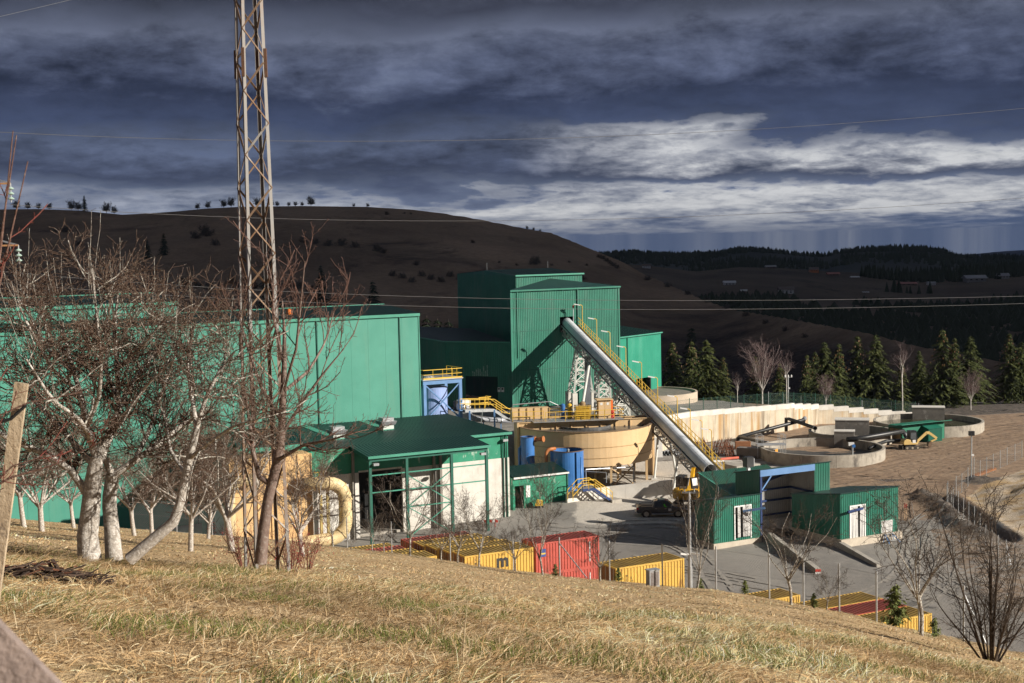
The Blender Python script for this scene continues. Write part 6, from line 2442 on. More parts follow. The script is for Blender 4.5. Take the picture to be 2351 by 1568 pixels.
# ---- pickup -------------------------------------------------------------
def make_pickup():
	w = on_z(1521, 1178, CAM_Z - 28.55)
	zg = yard_z(w.x, w.y)
	o = Vector((w.x, w.y + .6, zg))
	ax = Vector((1, -.06, 0)).normalized()
	ay = Vector((.06, 1, 0)).normalized()
	PB = M('pickup_black', (.055, .057, .063), (.085, .085, .088), 1.5, .25, stain=(.13, .115, .10), stain_lo=.55, stain_hi=.8, stain_scale=1.4)
	t = thing('pickup_truck', tuple(o), 'dusty black double-cab pickup with a red roof beacon in the gravel yard', 'pickup')

	def loft(secs, name, mat, par, smooth=True):
		"""secs: list of (x, [(y, z)...]) half sections mirrored"""
		mb = MB()
		m = None
		for x, half in secs:
			ring = [(y, z) for y, z in half] + [(-y, z) for y, z in reversed(half)]
			m = len(ring)
			for y, z in ring:
				mb.v.append(tuple(o + ax * x + ay * y + Z * z))
		for i in range(len(secs) - 1):
			for j in range(m):
				j2 = (j + 1) % m
				mb.f.append((i * m + j, i * m + j2, (i + 1) * m + j2, (i + 1) * m + j))
		mb.f.append(tuple(reversed(range(m))))
		mb.f.append(tuple((len(secs) - 1) * m + j for j in range(m)))
		return mb.build(name, mat, par, smooth=False)
	W2 = .9

	def sec(x, zl, zt, ws=1.0, sh=.08):
		return (x, [(W2 * ws * .92, zl), (W2 * ws, zl + .18), (W2 * ws, zt - .22), (W2 * ws * .97, zt - .05), (W2 * ws * .90, zt), (0.3, zt + sh * .3)])
	body = loft([sec(-2.62, .58, 1.02, .95, 0), sec(-2.5, .45, 1.06, 1, 0), sec(-.9, .42, 1.06, 1, 0), sec(-.85, .40, 1.06, 1, 0), sec(1.0, .40, 1.06, 1, 0), sec(1.15, .42, 1.08, 1), sec(1.9, .42, 1.03, .99), sec(2.35, .42, .95, .95), sec(2.6, .45, .82, .85), sec(2.68, .5, .72, .74)], 'body', PB, t)
	bevel(body, .03)
	# cab
	secs = []
	for x, zt, wy in ((-.92, 1.10, .80), (-.80, 1.62, .68), (-.45, 1.74, .66), (.25, 1.75, .66), (.55, 1.68, .67), (1.25, 1.10, .80)):
		secs.append((x, [(.86, 1.02), (.86, 1.08), (wy, zt - .05 if zt > 1.2 else zt), (wy * .9, zt), (.2, zt + .01)]))
	cab = loft(secs, 'cab', PB, t)
	bevel(cab, .03)
	GL = M('car_glass', (.025, .03, .035), None, 1.0, .04, spec=.9)

	def pane(pts, name, mat, off=.012, par=cab, side=-1):
		P = [o + ax * x + ay * (side * y) + Z * z for x, y, z in pts]
		n = (P[1] - P[0]).cross(P[2] - P[0]).normalized()
		c = sum(P, Vector()) / len(P)
		if n.dot(c - (o + Z * 1.2)) < 0:
			n = -n
		m = len(P)
		MB().add([p + n * .004 for p in P] + [p + n * off for p in P], [tuple(reversed(range(m))), tuple(range(m, 2 * m))] + [(i, (i + 1) % m, m + (i + 1) % m, m + i) for i in range(m)]).build(name, mat, par)
	for sd3 in (-1, 1):
		pane([(-.72, .835, 1.12), (-.02, .835, 1.12), (-.02, .70, 1.60), (-.60, .70, 1.60)], 'rear_window', GL, side=sd3)
		if sd3 > 0:
			pane([(.06, .835, 1.12), (.98, .835, 1.12), (.48, .70, 1.60), (.06, .70, 1.60)], 'front_window', GL, side=sd3)
	pane([(1.18, .70, 1.14), (1.18, -.70, 1.14), (.60, -.60, 1.64), (.60, .60, 1.64)], 'windscreen', M('windscreen_glass', (.10, .12, .14), None, 1, .04, spec=.9), .015)
	# the driver's window is wound down: a dark opening with the driver behind it
	pane([(.06, .835, 1.12), (.98, .835, 1.12), (.48, .70, 1.60), (.06, .70, 1.60)], 'window_opening', M('cab_inside', (.035, .035, .035)), .006)
	# bed opening
	MB().cbox(o + ax * -1.72 + Z * 1.075, 1.45, 1.5, .05, ax, ay).build('load_bed', BLACK, t)
	mb = MB()
	for s in (-1, 1):
		mb.tube([o + ax * -2.4 + ay * (s * .78) + Z * 1.06, o + ax * -2.1 + ay * (s * .78) + Z * 1.22, o + ax * -1.0 + ay * (s * .72) + Z * 1.24, o + ax * -.85 + ay * (s * .66) + Z * 1.6], .035, 6)
	mb.build('roll_bar', BLACK, t)
	TY, RM = M('tyre', (.028, .026, .024), (.09, .078, .062), 2.0, .9), M('alloy', (.55, .54, .50), (.42, .40, .36), 4.0, .3, .8)
	for x in (-1.62, 1.62):
		for s in (-1, 1):
			c = o + ax * x + ay * (s * .82) + Z * .38
			wh = MB().lathe(c - ay * (s * .11) if True else c, [(.22, 0), (.36, .01), (.385, .06), (.385, .17), (.36, .22), (.24, .23)], 24, ay * s).build('tyre', TY, t)
			hub = c + ay * (s * .125)
			mb = MB()
			mb.lathe(hub, [(.07, 0), (.06, .025)], 10, ay * s)
			for k in range(10):
				a = 2 * math.pi * k / 10
				dv = ax * math.cos(a) + Z * math.sin(a)
				mb.bar(hub + dv * .05 + ay * (s * .01), hub + dv * .235 + ay * (s * .015), .035, .03)
			mb.lathe(hub - ay * (s * .03), [(.23, .02), (.245, .05)], 20, ay * s)
			mb.build('rim', RM, wh)
			MB().lathe(hub - ay * (s * .05), [(.235, 0), (.235, .02)], 20, ay * s).build('brake_dark', BLACK, wh)
			fl = MB()
			pts = [c + ay * (s * .09) + ax * (.48 * math.cos(math.radians(a))) + Z * (.46 * math.sin(math.radians(a))) for a in range(-15, 196, 15)]
			fl.tube(pts, .055, 6)
			fl.build('wheel_arch', M('arch_dust', (.07, .062, .052), (.13, .11, .09), 2, .8), t)
			MB().lathe(c + ay * (s * .06), [(.45, 0), (.45, .03)], 20, ay * s).build('wheel_well', M('well_black', (.008, .008, .008)), t)
	for s in (-1, 1):
		MB().cbox(o + ax * -2.52 + ay * (s * .80) + Z * .92, .22, .22, .2, ax, ay).build('tail_light', M('tail_red', (.45, .012, .012), None, 1, .2), t)
		MB().cbox(o + ax * 2.42 + ay * (s * .68) + Z * .84, .38, .3, .13, Vector((.94, 0, -.3)).normalized(), ay).build('headlight', M('lamp_glass', (.62, .62, .64), None, 1, .1), t)
		m = MB().cbox(o + ax * .92 + ay * (s * .98) + Z * 1.18, .12, .22, .18, ax, ay).build('mirror', M('mirror_chrome', (.55, .54, .52), None, 1, .2, .7), t)
		MB().tube([o + ax * -1.0 + ay * (s * .88) + Z * .36, o + ax * 1.05 + ay * (s * .88) + Z * .36], .055, 8).build('side_step', STEEL, t)
		for x in (-.62, .35):
			MB().cbox(o + ax * x + ay * (s * .905) + Z * .92, .2, .02, .035, ax, ay).build('door_handle', RM, t)
		for x in (-.88, .02, 1.0):
			MB().cbox(o + ax * x + ay * (s * .9015) + Z * .74, .012, .006, .56, ax, ay).build('door_gap', M('well_black', (.008, .008, .008)), t)
	MB().cbox(o + ax * -2.72 + Z * .52, .16, 1.6, .16, ax, ay).build('rear_bumper', STEEL, t)
	MB().cbox(o + ax * 2.66 + Z * .5, .12, 1.4, .2, ax, ay).build('front_bumper', PB, t)
	MB().cbox(o + ax * .78 - ay * .906 + Z * .80, .3, .012, .26, ax, ay).build('door_sticker', SIGNW, t)
	MB().lathe(o + ax * .40 - ay * .5 + Z * 1.70, [(.07, 0), (.075, .03), (.07, .1), (.03, .13)], 10).build('beacon', RED, t)
	# driver
	me = bpy.data.meshes.new('person')
	J = [(0, 0, .0), (-.02, 0, .30), (0, 0, .46), (.02, 0, .56), (.04, 0, .72), (-.02, .19, .44), (.16, .22, .22), (.40, .16, .26), (-.02, -.19, .44), (.14, -.24, .22), (.38, -.18, .27), (.38, .12, -.02), (.38, -.12, -.02)]
	E = [(0, 1), (1, 2), (2, 3), (3, 4), (2, 5), (5, 6), (6, 7), (2, 8), (8, 9), (9, 10), (0, 11), (0, 12)]
	rad = [.15, .15, .13, .055, .105, .075, .055, .04, .075, .055, .04, .075, .075]
	me.from_pydata([tuple(ax * x + ay * y + Z * z) for x, y, z in J], E, [])
	p = bpy.data.objects.new('person', me)
	COL.objects.link(p)
	p.location = o + ax * .22 - ay * .60 + Z * .86
	sk = p.modifiers.new('skin', 'SKIN')
	for i, v in enumerate(me.skin_vertices[0].data):
		v.radius = (rad[i], rad[i])
		v.use_root = i == 0
	p.modifiers.new('sub', 'SUBSURF').levels = 1
	n = NT('hi_vis_jacket')
	tc = n.t.nodes.new('ShaderNodeTexCoord')
	sx = n.t.nodes.new('ShaderNodeSeparateXYZ')
	n.t.links.new(tc.outputs['Object'], sx.inputs[0])
	me.materials.append(n.out(n.mix(n.ramp(sx.outputs[2], [(.58, 0.0), (.60, 1.0)]), (.16, .78, .03), (.42, .25, .17)), .7))
	tag(p, 'driver in a bright green hi-vis jacket sitting in the black pickup', 'person')
	return o


make_pickup()


# ---- containers ---------------------------------------------------------
CL, CW, CH = 6.06, 2.44, 2.59


def cmat(name, c, c2, rust):
	return M(name, c, c2, 1.0, .6, stain=rust, stain_lo=.57, stain_hi=.70, stain_scale=1.1, stain_stretch=(1, 1, .45), bump=.1, bscale=8)


CY = cmat('container_yellow', (.66, .42, .085), (.58, .36, .075), (.30, .15, .05))
CR_ = cmat('container_red', (.50, .095, .070), (.42, .075, .055), (.22, .06, .04))
CYR = cmat('container_roof_yellow', (.42, .28, .075), (.30, .195, .055), (.20, .11, .05))
CRR = cmat('container_roof_red', (.36, .085, .065), (.26, .062, .05), (.16, .05, .04))
RUST = M('rust_frame', (.26, .11, .045), (.18, .08, .035), 2.0, .8)


def build_container(L, wall, roof, name, label, group, loc):
	"""L along the grid d axis, depth along q; loc = front left bottom corner"""
	t = thing(name, loc, label, 'container', group)
	P0, Q0 = pq(Vector(loc))
	z0 = loc[2]

	def g(p, q, z):
		return G(P0 + p, Q0 + q, z0 + z)
	f = MB()
	for p in (0, L - .14):
		for q in (0, CW - .14):
			f.box(P0 + p, P0 + p + .14, Q0 + q, Q0 + q + .14, z0, z0 + CH)
	for z in (0, CH - .12):
		for q in (.02, CW - .12):
			f.box(P0 + .14, P0 + L - .14, Q0 + q, Q0 + q + .1, z0 + z, z0 + z + .12)
		for p in (.02, L - .12):
			f.box(P0 + p, P0 + p + .1, Q0 + .14, Q0 + CW - .14, z0 + z, z0 + z + .12)
	f.build('frame', wall, t)
	MB().corr(g(.14, .08, 0), g(L - .14, .08, 0), z0 + .12, z0 + CH - .12, .27, .045).build('side_panel', wall, t)
	MB().corr(g(L - .14, CW - .08, 0), g(.14, CW - .08, 0), z0 + .12, z0 + CH - .12, .27, .045).build('side_panel', wall, t)
	MB().corr(g(L - .06, .14, 0), g(L - .06, CW - .14, 0), z0 + .12, z0 + CH - .12, .27, .045).build('end_panel', wall, t)
	for k in (0, 1):
		a, b = .14 + k * (CW - .28) / 2, .14 + (k + 1) * (CW - .28) / 2
		dr = MB().box(P0 + .03, P0 + .07, Q0 + a + .01, Q0 + b - .01, z0 + .12, z0 + CH - .12).build('door', RUST if wall is CY else wall, t)
		for q in (a + .25, b - .25):
			MB().tube([g(.015, q, .1), g(.015, q, CH - .1)], .025, 6).build('lock_rod', STEEL, dr)
	MB().corr_roof(g(.05, .05, CH - .04), g(L - .05, .05, CH - .04), g(L - .05, CW - .05, CH - .04), g(.05, CW - .05, CH - .04), .34, .05).build('roof', roof, t)
	MB().box(P0 + .1, P0 + L - .1, Q0 + .1, Q0 + CW - .1, z0 + .1, z0 + .14).build('floor', RUST, t)
	return t


def text_on(t, s, size, p, q, z, mat, parent_name='lettering', vertical=False, bold=0.0):
	"""flat print on a grid-facing wall, lower left corner at (p, q, z)"""
	def one(ch, pp, zz):
		cu = bpy.data.curves.new('lettering', 'FONT')
		cu.body = ch
		cu.size = size
		cu.extrude = .004
		cu.offset = bold
		cu.resolution_u = 2
		tmp = bpy.data.objects.new('lettering', cu)
		me = bpy.data.meshes.new_from_object(tmp)
		bpy.data.objects.remove(tmp)
		v = [G(pp + w.co.x, q - w.co.z, zz + w.co.y) for w in me.vertices]
		f = [tuple(x.vertices) for x in me.polygons]
		bpy.data.meshes.remove(me)
		mb.add(v, f)
	mb = MB()
	if vertical:
		for i, ch in enumerate(s):
			one(ch, p, z - i * size * .95)
	else:
		one(s, p, z)
	return mb.build(parent_name, mat, t)


def make_containers():
	INK = M('black_print', (.03, .03, .03), (.05, .05, .05))
	WINK = M('white_print', (.75, .74, .72))

	def loc_from(u, v, ztop):
		"""front-left top corner on the sheet at a top level -> bottom corner"""
		w = on_z(u, v, CAM_Z + ztop)
		return (w.x, w.y, w.z - CH)
	YG, RG = 'yellow shipping containers by the meadow fence', 'red shipping containers by the meadow fence'
	# red pair
	l = loc_from(1230, 1249, -25.0)
	top = build_container(CL, CR_, CRR, 'red_container', 'upper red container of the stack behind the fence brace', RG, l)
	P0, Q0 = pq(Vector(l))
	MB().box(P0 + CL - .95, P0 + CL - .88, Q0 + .02, Q0 + .03, l[2] + .5, l[2] + CH - .4).build('white_mark', WINK, top)
	em = MB().box(P0 + .45, P0 + .95, Q0 + .015, Q0 + .03, l[2] + CH - 1.15, l[2] + CH - .5).build('emblem', M('emblem_blue', (.05, .09, .30)), top)
	MB().box(P0 + .52, P0 + .9, Q0 + .005, Q0 + .014, l[2] + CH - .95, l[2] + CH - .82).build('emblem_bar', M('emblem_yellow', (.7, .5, .1)), em)
	low = clone(top, (l[0], l[1], l[2] - CH - .01), label='lower red container of the stack, half buried by the meadow edge', group=RG)
	mb = MB()
	# yellow block with the big m
	l = loc_from(1067, 1278, -24.6)
	P0, Q0 = pq(Vector(l))
	yc = build_container(CL, CY, CYR, 'yellow_container', 'yellow container with a big black letter m on its side', YG, l)
	text_on(yc, 'm', 1.45, P0 + 2.75, Q0 + .02, l[2] + CH - 1.2, INK, bold=.05)
	text_on(yc, 'MEDI', .30, P0 + .85, Q0 + .02, l[2] + CH - .8, INK, vertical=True)
	text_on(yc, 'SH', .24, P0 + 1.35, Q0 + .02, l[2] + CH - .95, INK, vertical=True)
	text_on(yc, 'L', .26, P0 + .9, Q0 + .02, l[2] + CH - .45, INK)
	lab = ['second', 'third', 'fourth', 'fifth']
	plain = None
	for k in range(3):
		w = Vector(l) + GQ * ((k + 1) * (CW + .06)) - Z * (.2 * (k + 1))
		if plain is None:
			plain = build_container(CL, CY, CYR, 'yellow_container', 'second yellow container counting back from the one with the letter m', YG, tuple(w))
		else:
			clone(plain, tuple(w), label='%s yellow container counting back from the one with the letter m' % lab[k], group=YG)
	w = Vector(l) + GQ * (4 * (CW + .06)) - Z * .85
	build_container(CL, CR_, CRR, 'red_container', 'red container at the back of the row with the letter m', RG, tuple(w))
	clone(plain, (l[0], l[1], l[2] - CH - .01), label='yellow container under the one with the letter m', group=YG)
	# left block
	r = on_z(1003, 1276, CAM_Z - 25.0)
	w0 = r - GD * CL
	w0.z -= CH
	red = None
	for k, lb in enumerate(('yellow container with a rusty corner post, nearest the trees on the left', None, 'red container roof between two yellow ones behind the small trees', 'yellow container furthest back beside the bent duct')):
		w = w0 + GQ * (k * (CW + .06)) - Z * (.25 * k)
		if k == 1:
			clone(plain, tuple(w), label='yellow container with a green tarpaulin patch behind the small trees', group=YG)
			c = w + GD * 1.2 + GQ * 1.1
			MB().cbox((c.x, c.y, w.z + CH + .06), 1.7, .8, .05, GD, GQ).build('tarpaulin', M('tarp_green', (.07, .16, .10)), label='flat green tarpaulin patch on a yellow container roof', cat='tarpaulin')
		elif k == 2:
			build_container(CL, CR_, CRR, 'red_container', lb, RG, tuple(w))
		else:
			clone(plain, tuple(w), label=lb, group=YG)
	# single yellow pair on the right
	l = loc_from(1414, 1305, -24.3)
	P0, Q0 = pq(Vector(l))
	y2 = build_container(CL, CY, CYR, 'yellow_container', 'lone yellow container behind the small grey utility box', YG, l)
	text_on(y2, 'MEDI', .28, P0 + .85, Q0 + .02, l[2] + CH - .8, INK, vertical=True)
	text_on(y2, 'SH', .24, P0 + 1.3, Q0 + .02, l[2] + CH - .95, INK, vertical=True)
	clone(plain, (l[0], l[1], l[2] - CH - .01), label='yellow container under the lone one', group=YG)
	# low block at the lower right
	r = on_z(2140, 1408, CAM_Z - 27.3)
	w0 = r - GD * 12.2
	w0.z -= CH
	for k, (wm, rm, nm, lb) in enumerate(((CY, CYR, 'yellow_container', 'long yellow container nearest the young pine at the lower right'), (CR_, CRR, 'red_container', 'long red container between two yellow ones at the lower right'), (CY, CYR, 'yellow_container', 'long yellow container at the back of the lower right row'))):
		w = w0 + GQ * (k * (CW + .06))
		build_container(12.19, wm, rm, nm, lb, YG if wm is CY else RG, tuple(w))
	w = on_z(1688, 1391, CAM_Z - 27.3)
	clone(plain, (w.x, w.y, w.z - CH), label='yellow container roof just showing over the meadow below the dock', group=YG)


make_containers()


# ---- poles, lamps, small yard things -----------------------------------
def make_small():
	# floodlight pole at the meadow fence
	y = interp(1592, F_U, F_Y) + .6
	x = (1592 - 1188) / FPX * y
	zb = meadow_z(x, y)
	zt = at(1584, 1130, y).z
	xt = at(1584, 1130, y).x
	t = thing('floodlight_pole', (x, y, zb), 'tall grey pole with two floodlights on a cross bar', 'floodlight')
	MB().tube([(x, y, zb - .4), (x, y, zt)], [.10, .07], 10).build('pole', GALV, t)
	MB().tube([(x, y, zb), (x, y, zb + 1.2)], .13, 10).build('sleeve', GALV, t)
	MB().bar((x - .38, y, zt), (x + .38, y, zt - .03), .09).build('cross_bar', M('grey_bar', (.16, .165, .17)), t)
	for i, (dx, yaw) in enumerate(((-.26, -.5), (.27, .55))):
		f = Vector((math.sin(yaw), -math.cos(yaw) * .9, 0)).normalized()
		s = Vector((-f.y, f.x, 0))
		up = Vector((0, 0, 1)) + s * (.25 if i == 0 else -.15)
		up.normalize()
		c = Vector((x + dx, y, zt + .50))
		h = MB().cbox(c, .42, .12, .62, s, f, up).build('lamp_housing', BLACK, t)
		if i == 1:
			MB().cbox(c + f * .07 + up * .07, .36, .02, .4, s, f, up).build('lens', SIGNW, h)
		else:
			MB().cbox(c + f * .07 - up * .22, .36, .02, .12, s, f, up).build('lens', STEEL, h)
		MB().tube([(x + dx, y, zt), (x + dx, y, zt + .22)], .04, 6).build('stem', GALV, t)
	for s in (-1, 1):
		MB().cbox((x + s * .28, y - .1, zb + (zt - zb) * .36), .5, .08, .09, Vector((1, -.3 * s, -.15)).normalized()).build('road_lamp', SIGNW, t)
	# floodlight pole by the muddy road
	w = on_z(2230, 1106, CAM_Z - 28.5)
	zb = yard_z(w.x, w.y)
	zt = at(2228, 1000, w.y).z
	t = thing('road_light_pole', (w.x, w.y, zb), 'slim white pole with one black lamp beside the muddy road', 'lamp post')
	MB().tube([(w.x, w.y, zb - .3), (w.x, w.y, zt)], .08, 8).build('pole', GALV, t)
	MB().cbox((w.x, w.y, zt + .25), .6, .4, .5).build('lamp', BLACK, t)
	MB().cbox((w.x + .06, w.y - .2, zb + (zt - zb) * .55), .3, .2, .2).build('camera', SIGNW, t)
	# white electrical cabinet by the wall
	w = on_z(1507, 1052, CAM_Z - 28.2)
	zb = CAM_Z - 28.2
	c = thing('switch_cabinet', (w.x, w.y, zb), 'tall white switch cabinet between the beige tank and the conveyor', 'cabinet')
	MB().cbox((w.x, w.y, zb + 1.35), 1.5, .8, 2.5).build('body', WHITEM, c)
	for s in (-.37, .37):
		MB().cbox((w.x + s, w.y - .41, zb + 1.35), .7, .02, 2.35).build('door', SIGNW, c)
	MB().cbox((w.x, w.y, zb - .1), 2.4, 1.6, .45).build('plinth', CON_W, c)
	# rebar racks
	RB = M('rebar_rust', (.19, .065, .030), (.13, .045, .022), 4.0, .85)
	RB2 = M('rebar_pale', (.30, .16, .10), (.22, .10, .06), 4.0, .85)
	for u, v, w_, h_, n, lean, lab in ((1612, 1044, 2.4, 1.9, 46, .45, 'left stack of rusty reinforcement cages leaning by the wall'), (1650, 1046, 1.9, 2.0, 38, -.25, 'middle stack of dark rusty reinforcement cages'), (1676, 1050, 1.2, 1.7, 30, .25, 'right bundle of rusty reinforcement bars standing on end')):
		b = on_z(u, v, CAM_Z - 28.2)
		zb = yard_z(b.x, b.y, False)
		t = thing('rebar_stack', (b.x, b.y, zb), lab, 'rebar', 'rusty reinforcement steel in the yard')
		for i in range(n):
			x0 = b.x + random.uniform(-w_, w_) / 2
			y0 = b.y + random.uniform(-.6, .6)
			l_ = lean + random.uniform(-.25, .25)
			hh = h_ * random.uniform(.75, 1.1)
			MB().bar((x0, y0, zb), (x0 - l_ * hh, y0 + random.uniform(-.2, .2), zb + hh), .05).build('bar', RB2 if random.random() < .3 else RB, t)
		for k in range(4):
			zz = zb + .2 + h_ * k / 4.5
			MB().bar((b.x - w_ / 2, b.y - .5, zz), (b.x + w_ / 2, b.y - .4, zz + random.uniform(-.1, .1)), .05).build('tie_bar', RB, t)
	# timber crate, cable reel, panel stack, pipes, boards
	b = on_z(1705, 1033, CAM_Z - 28.1)
	t = thing('timber_crate', tuple(b), 'brown timber crate near the retaining wall', 'crate')
	for k in range(4):
		MB().cbox(b + Vector((0, -.55, .18 + k * .28)), 1.9, .06, .25).build('side_board', M('crate_wood', (.30, .13, .06), (.24, .10, .045), 3, .8), t)
		MB().cbox(b + Vector((.98, 0, .18 + k * .28)), .06, 1.1, .25).build('end_board', M('crate_wood_pale', (.60, .40, .25), (.5, .33, .2), 3, .8), t)
	MB().cbox(b + Vector((0, 0, .6)), 1.85, 1.0, 1.0).build('core', M('crate_wood', (.30, .13, .06)), t)
	b = on_z(1600, 1042, CAM_Z - 28.2)
	t = thing('cable_reel', tuple(b), 'wooden cable reel behind the conveyor handrail', 'reel')
	RW = M('reel_wood', (.36, .32, .26), (.28, .25, .2), 3, .8)
	for z_ in (.02, .95):
		MB().lathe(b + Z * z_, [(.6, 0), (.6, .08)], 20).build('flange', RW, t)
	MB().lathe(b + Z * .1, [(.35, 0), (.35, .85)], 16).build('drum', SIGNW, t)
	# stacked facing panels
	b0, b1 = on_z(1692, 1050, CAM_Z - 28.2), on_z(1777, 1055, CAM_Z - 28.2)
	zb = min(yard_z(b0.x, b0.y, False), yard_z(b1.x, b1.y, False)) + .12
	t = thing('panel_stack', ((b0.x + b1.x) / 2, (b0.y + b1.y) / 2, zb), 'long flat stack of grey panels with an orange end on blocks', 'stack')
	d = Vector((b1.x - b0.x, b1.y - b0.y, 0))
	L = d.length
	d /= L
	nn = Vector((-d.y, d.x, 0))
	PN = M('panel_grey', (.25, .225, .20), (.20, .18, .16), 2, .6)
	for k in range(6):
		m = (Vector((b0.x, b0.y, 0)) + Vector((b1.x, b1.y, 0))) / 2 + nn * .5 + d * random.uniform(-.1, .1)
		MB().cbox((m.x, m.y, zb + .09 + k * .17), L, 1.1, .155, d, nn).build('panel', PN, t)
	m = Vector((b1.x, b1.y, 0)) + nn * .5 + d * .14
	MB().cbox((m.x, m.y, zb + .5), .06, 1.0, .95, d, nn).build('foam_end', M('foam_orange', (.75, .34, .06), (.66, .28, .05)), t)
	for f in (.3, .72):
		m = Vector((b0.x, b0.y, 0)).lerp(Vector((b1.x, b1.y, 0)), f) + nn * .3
		MB().cbox((m.x, m.y, zb - .08), .5, 1.3, .16, d, nn).build('wood_block', M('crate_wood_pale', (.60, .40, .25)), t)
	# grey pipes stacked
	b = on_z(1533, 1047, CAM_Z - 28.2)
	t = thing('pipe_pile', tuple(b), 'pile of grey plastic pipes under the conveyor', 'pipe pile')
	for i in range(9):
		r_ = .2
		x, zz = (i % 5) * .44 - .9, r_ + (i // 5) * .38
		x += (i // 5) * .22
		a = b + Vector((x, -.8, zz))
		e = b + Vector((x + 1.4, 1.8, zz))
		mb = MB()
		mb.tube([a, e], r_, 10, caps=False)
		mb.tube([e, a], r_ - .03, 10, caps=False)
		mb.build('pipe', M('pvc_grey', (.22, .225, .235), (.17, .175, .18), 2, .5), t)
	b = on_z(1660, 1058, CAM_Z - 28.2)
	MB().tube([b + Vector((-.3, 0, .2)), b + Vector((2.0, .4, .3))], .17, 10).build('coral_pipe', M('pipe_coral', (.70, .17, .11), (.6, .14, .09)), label='coral red pipe lying by the rebar', cat='pipe')
	b = on_z(1641, 1063, CAM_Z - 28.2)
	MB().tube([b + Vector((-.2, 0, .17)), b + Vector((1.1, .1, .17))], .16, 10).build('white_pipe', SIGNW, label='short white pipe in front of the coral one', cat='pipe')
	b = on_z(1684, 1062, CAM_Z - 28.2)
	t = thing('board_pile', tuple(b), 'loose white boards lying on the gravel', 'boards')
	for i in range(5):
		a = random.uniform(-.25, .25)
		MB().cbox(b + Vector((random.uniform(-.3, .3), random.uniform(-.2, .2), .04 + i * .05)), 2.2, .55, .04, Vector((math.cos(a), math.sin(a), 0)), Vector((-math.sin(a), math.cos(a), 0))).build('board', M('board_white', (.6, .57, .52), (.5, .47, .42)), t)
	b = on_z(1730, 1041, CAM_Z - 28.1)
	MB().tube([b + Vector((-.7, 0, .35)), b + Vector((1.2, .2, .35))], .35, 14).build('wrapped_roll', SIGNW, label='white wrapped roll with a black end beside the crate', cat='roll')
	b = on_z(1796, 1055, CAM_Z - 28.1)
	t = thing('scrap_heap', tuple(b), 'heap of white plastic scraps by the steel platform', 'scrap')
	for i in range(10):
		a = random.uniform(0, 6.28)
		v_ = Vector((math.cos(a), math.sin(a), random.uniform(-.2, .4))).normalized()
		MB().cbox(b + Vector((random.uniform(-.7, .9), random.uniform(-.3, .3), random.uniform(.1, .5))), random.uniform(.3, .7), random.uniform(.15, .4), .06, v_, v_.orthogonal()).build('scrap_piece', SIGNW if i % 3 else BLACK, t)
	# marker stakes, rail on the bank, red-white barrier
	for du in (0, 4):
		b = on_z(2076 + du, 1197 + du * .3, CAM_Z - 29.2)
		zb = yard_z(b.x, b.y)
		st = thing('marker_stake', (b.x, b.y, zb), ('left' if du == 0 else 'right') + ' one of two wooden survey stakes with red tops by the dock', 'stake', 'survey stakes')
		MB().bar((b.x, b.y, zb - .1), (b.x + .05, b.y, zb + 1.3), .07).build('shaft', M('crate_wood_pale', (.60, .40, .25)), st)
		MB().bar((b.x + .05, b.y, zb + 1.303), (b.x + .06, b.y, zb + 1.75), .075).build('red_tip', RED, st)
	b = on_z(2262, 1095, CAM_Z - 28.4)
	zb = yard_z(b.x, b.y)
	for i, off in enumerate((0, .5)):
		MB().bar((b.x - 1.6, b.y - 1.2 + off, zb + .25), (b.x + 2.2, b.y + 3.0 + off, zb + .35), .22).build('rusty_beam', RUST, label=('front' if i == 0 else 'rear') + ' rusty steel beam lying along the yard fence', cat='beam', group='rusty beams on the bank')
	b = on_z(1121, 1210, CAM_Z - 29.0)
	zb = yard_z(b.x, b.y)
	t = thing('barrier_tape', (b.x, b.y, zb), 'red and white barrier frame at the right canopy post', 'barrier')
	for i in range(6):
		a = Vector((b.x - .7 + i * .28, b.y, zb + .55 + .1 * (i % 2)))
		MB().bar(a, a + Vector((.27, 0, -.12 if i % 2 else .1)), .05, .22).build('stripe', RED if i % 2 else SIGNW, t)
	for s in (-.6, .7):
		MB().bar((b.x + s, b.y, zb - .05), (b.x + s, b.y, zb + .8), .05).build('leg', RED, t)
	# grey utility box in the meadow
	y = interp(1505, F_U, F_Y) - 2.5
	x = (1505 - 1188) / FPX * y
	zb = meadow_z(x, y)
	t = thing('utility_box', (x, y, zb), 'small grey metal utility box at the meadow fence', 'box')
	MB().cbox((x, y, zb + .42), .62, .4, .95, Vector((.9, .43, 0)), Vector((-.43, .9, 0))).build('body', M('box_grey', (.42, .42, .42), (.30, .30, .30), 3, .5), t)
	MB().cbox((x, y, zb + .92), .7, .48, .05, Vector((.9, .43, 0)), Vector((-.43, .9, 0))).build('lid', GALV, t)
	f = Vector((.43, -.9, 0))
	MB().cbox(Vector((x, y, zb + .45)) + f * .203, .5, .01, .75, Vector((.9, .43, 0)), Vector((-.43, .9, 0))).build('door', M('box_rusty', (.22, .20, .19), (.14, .11, .10), 4, .7), t)


make_small()


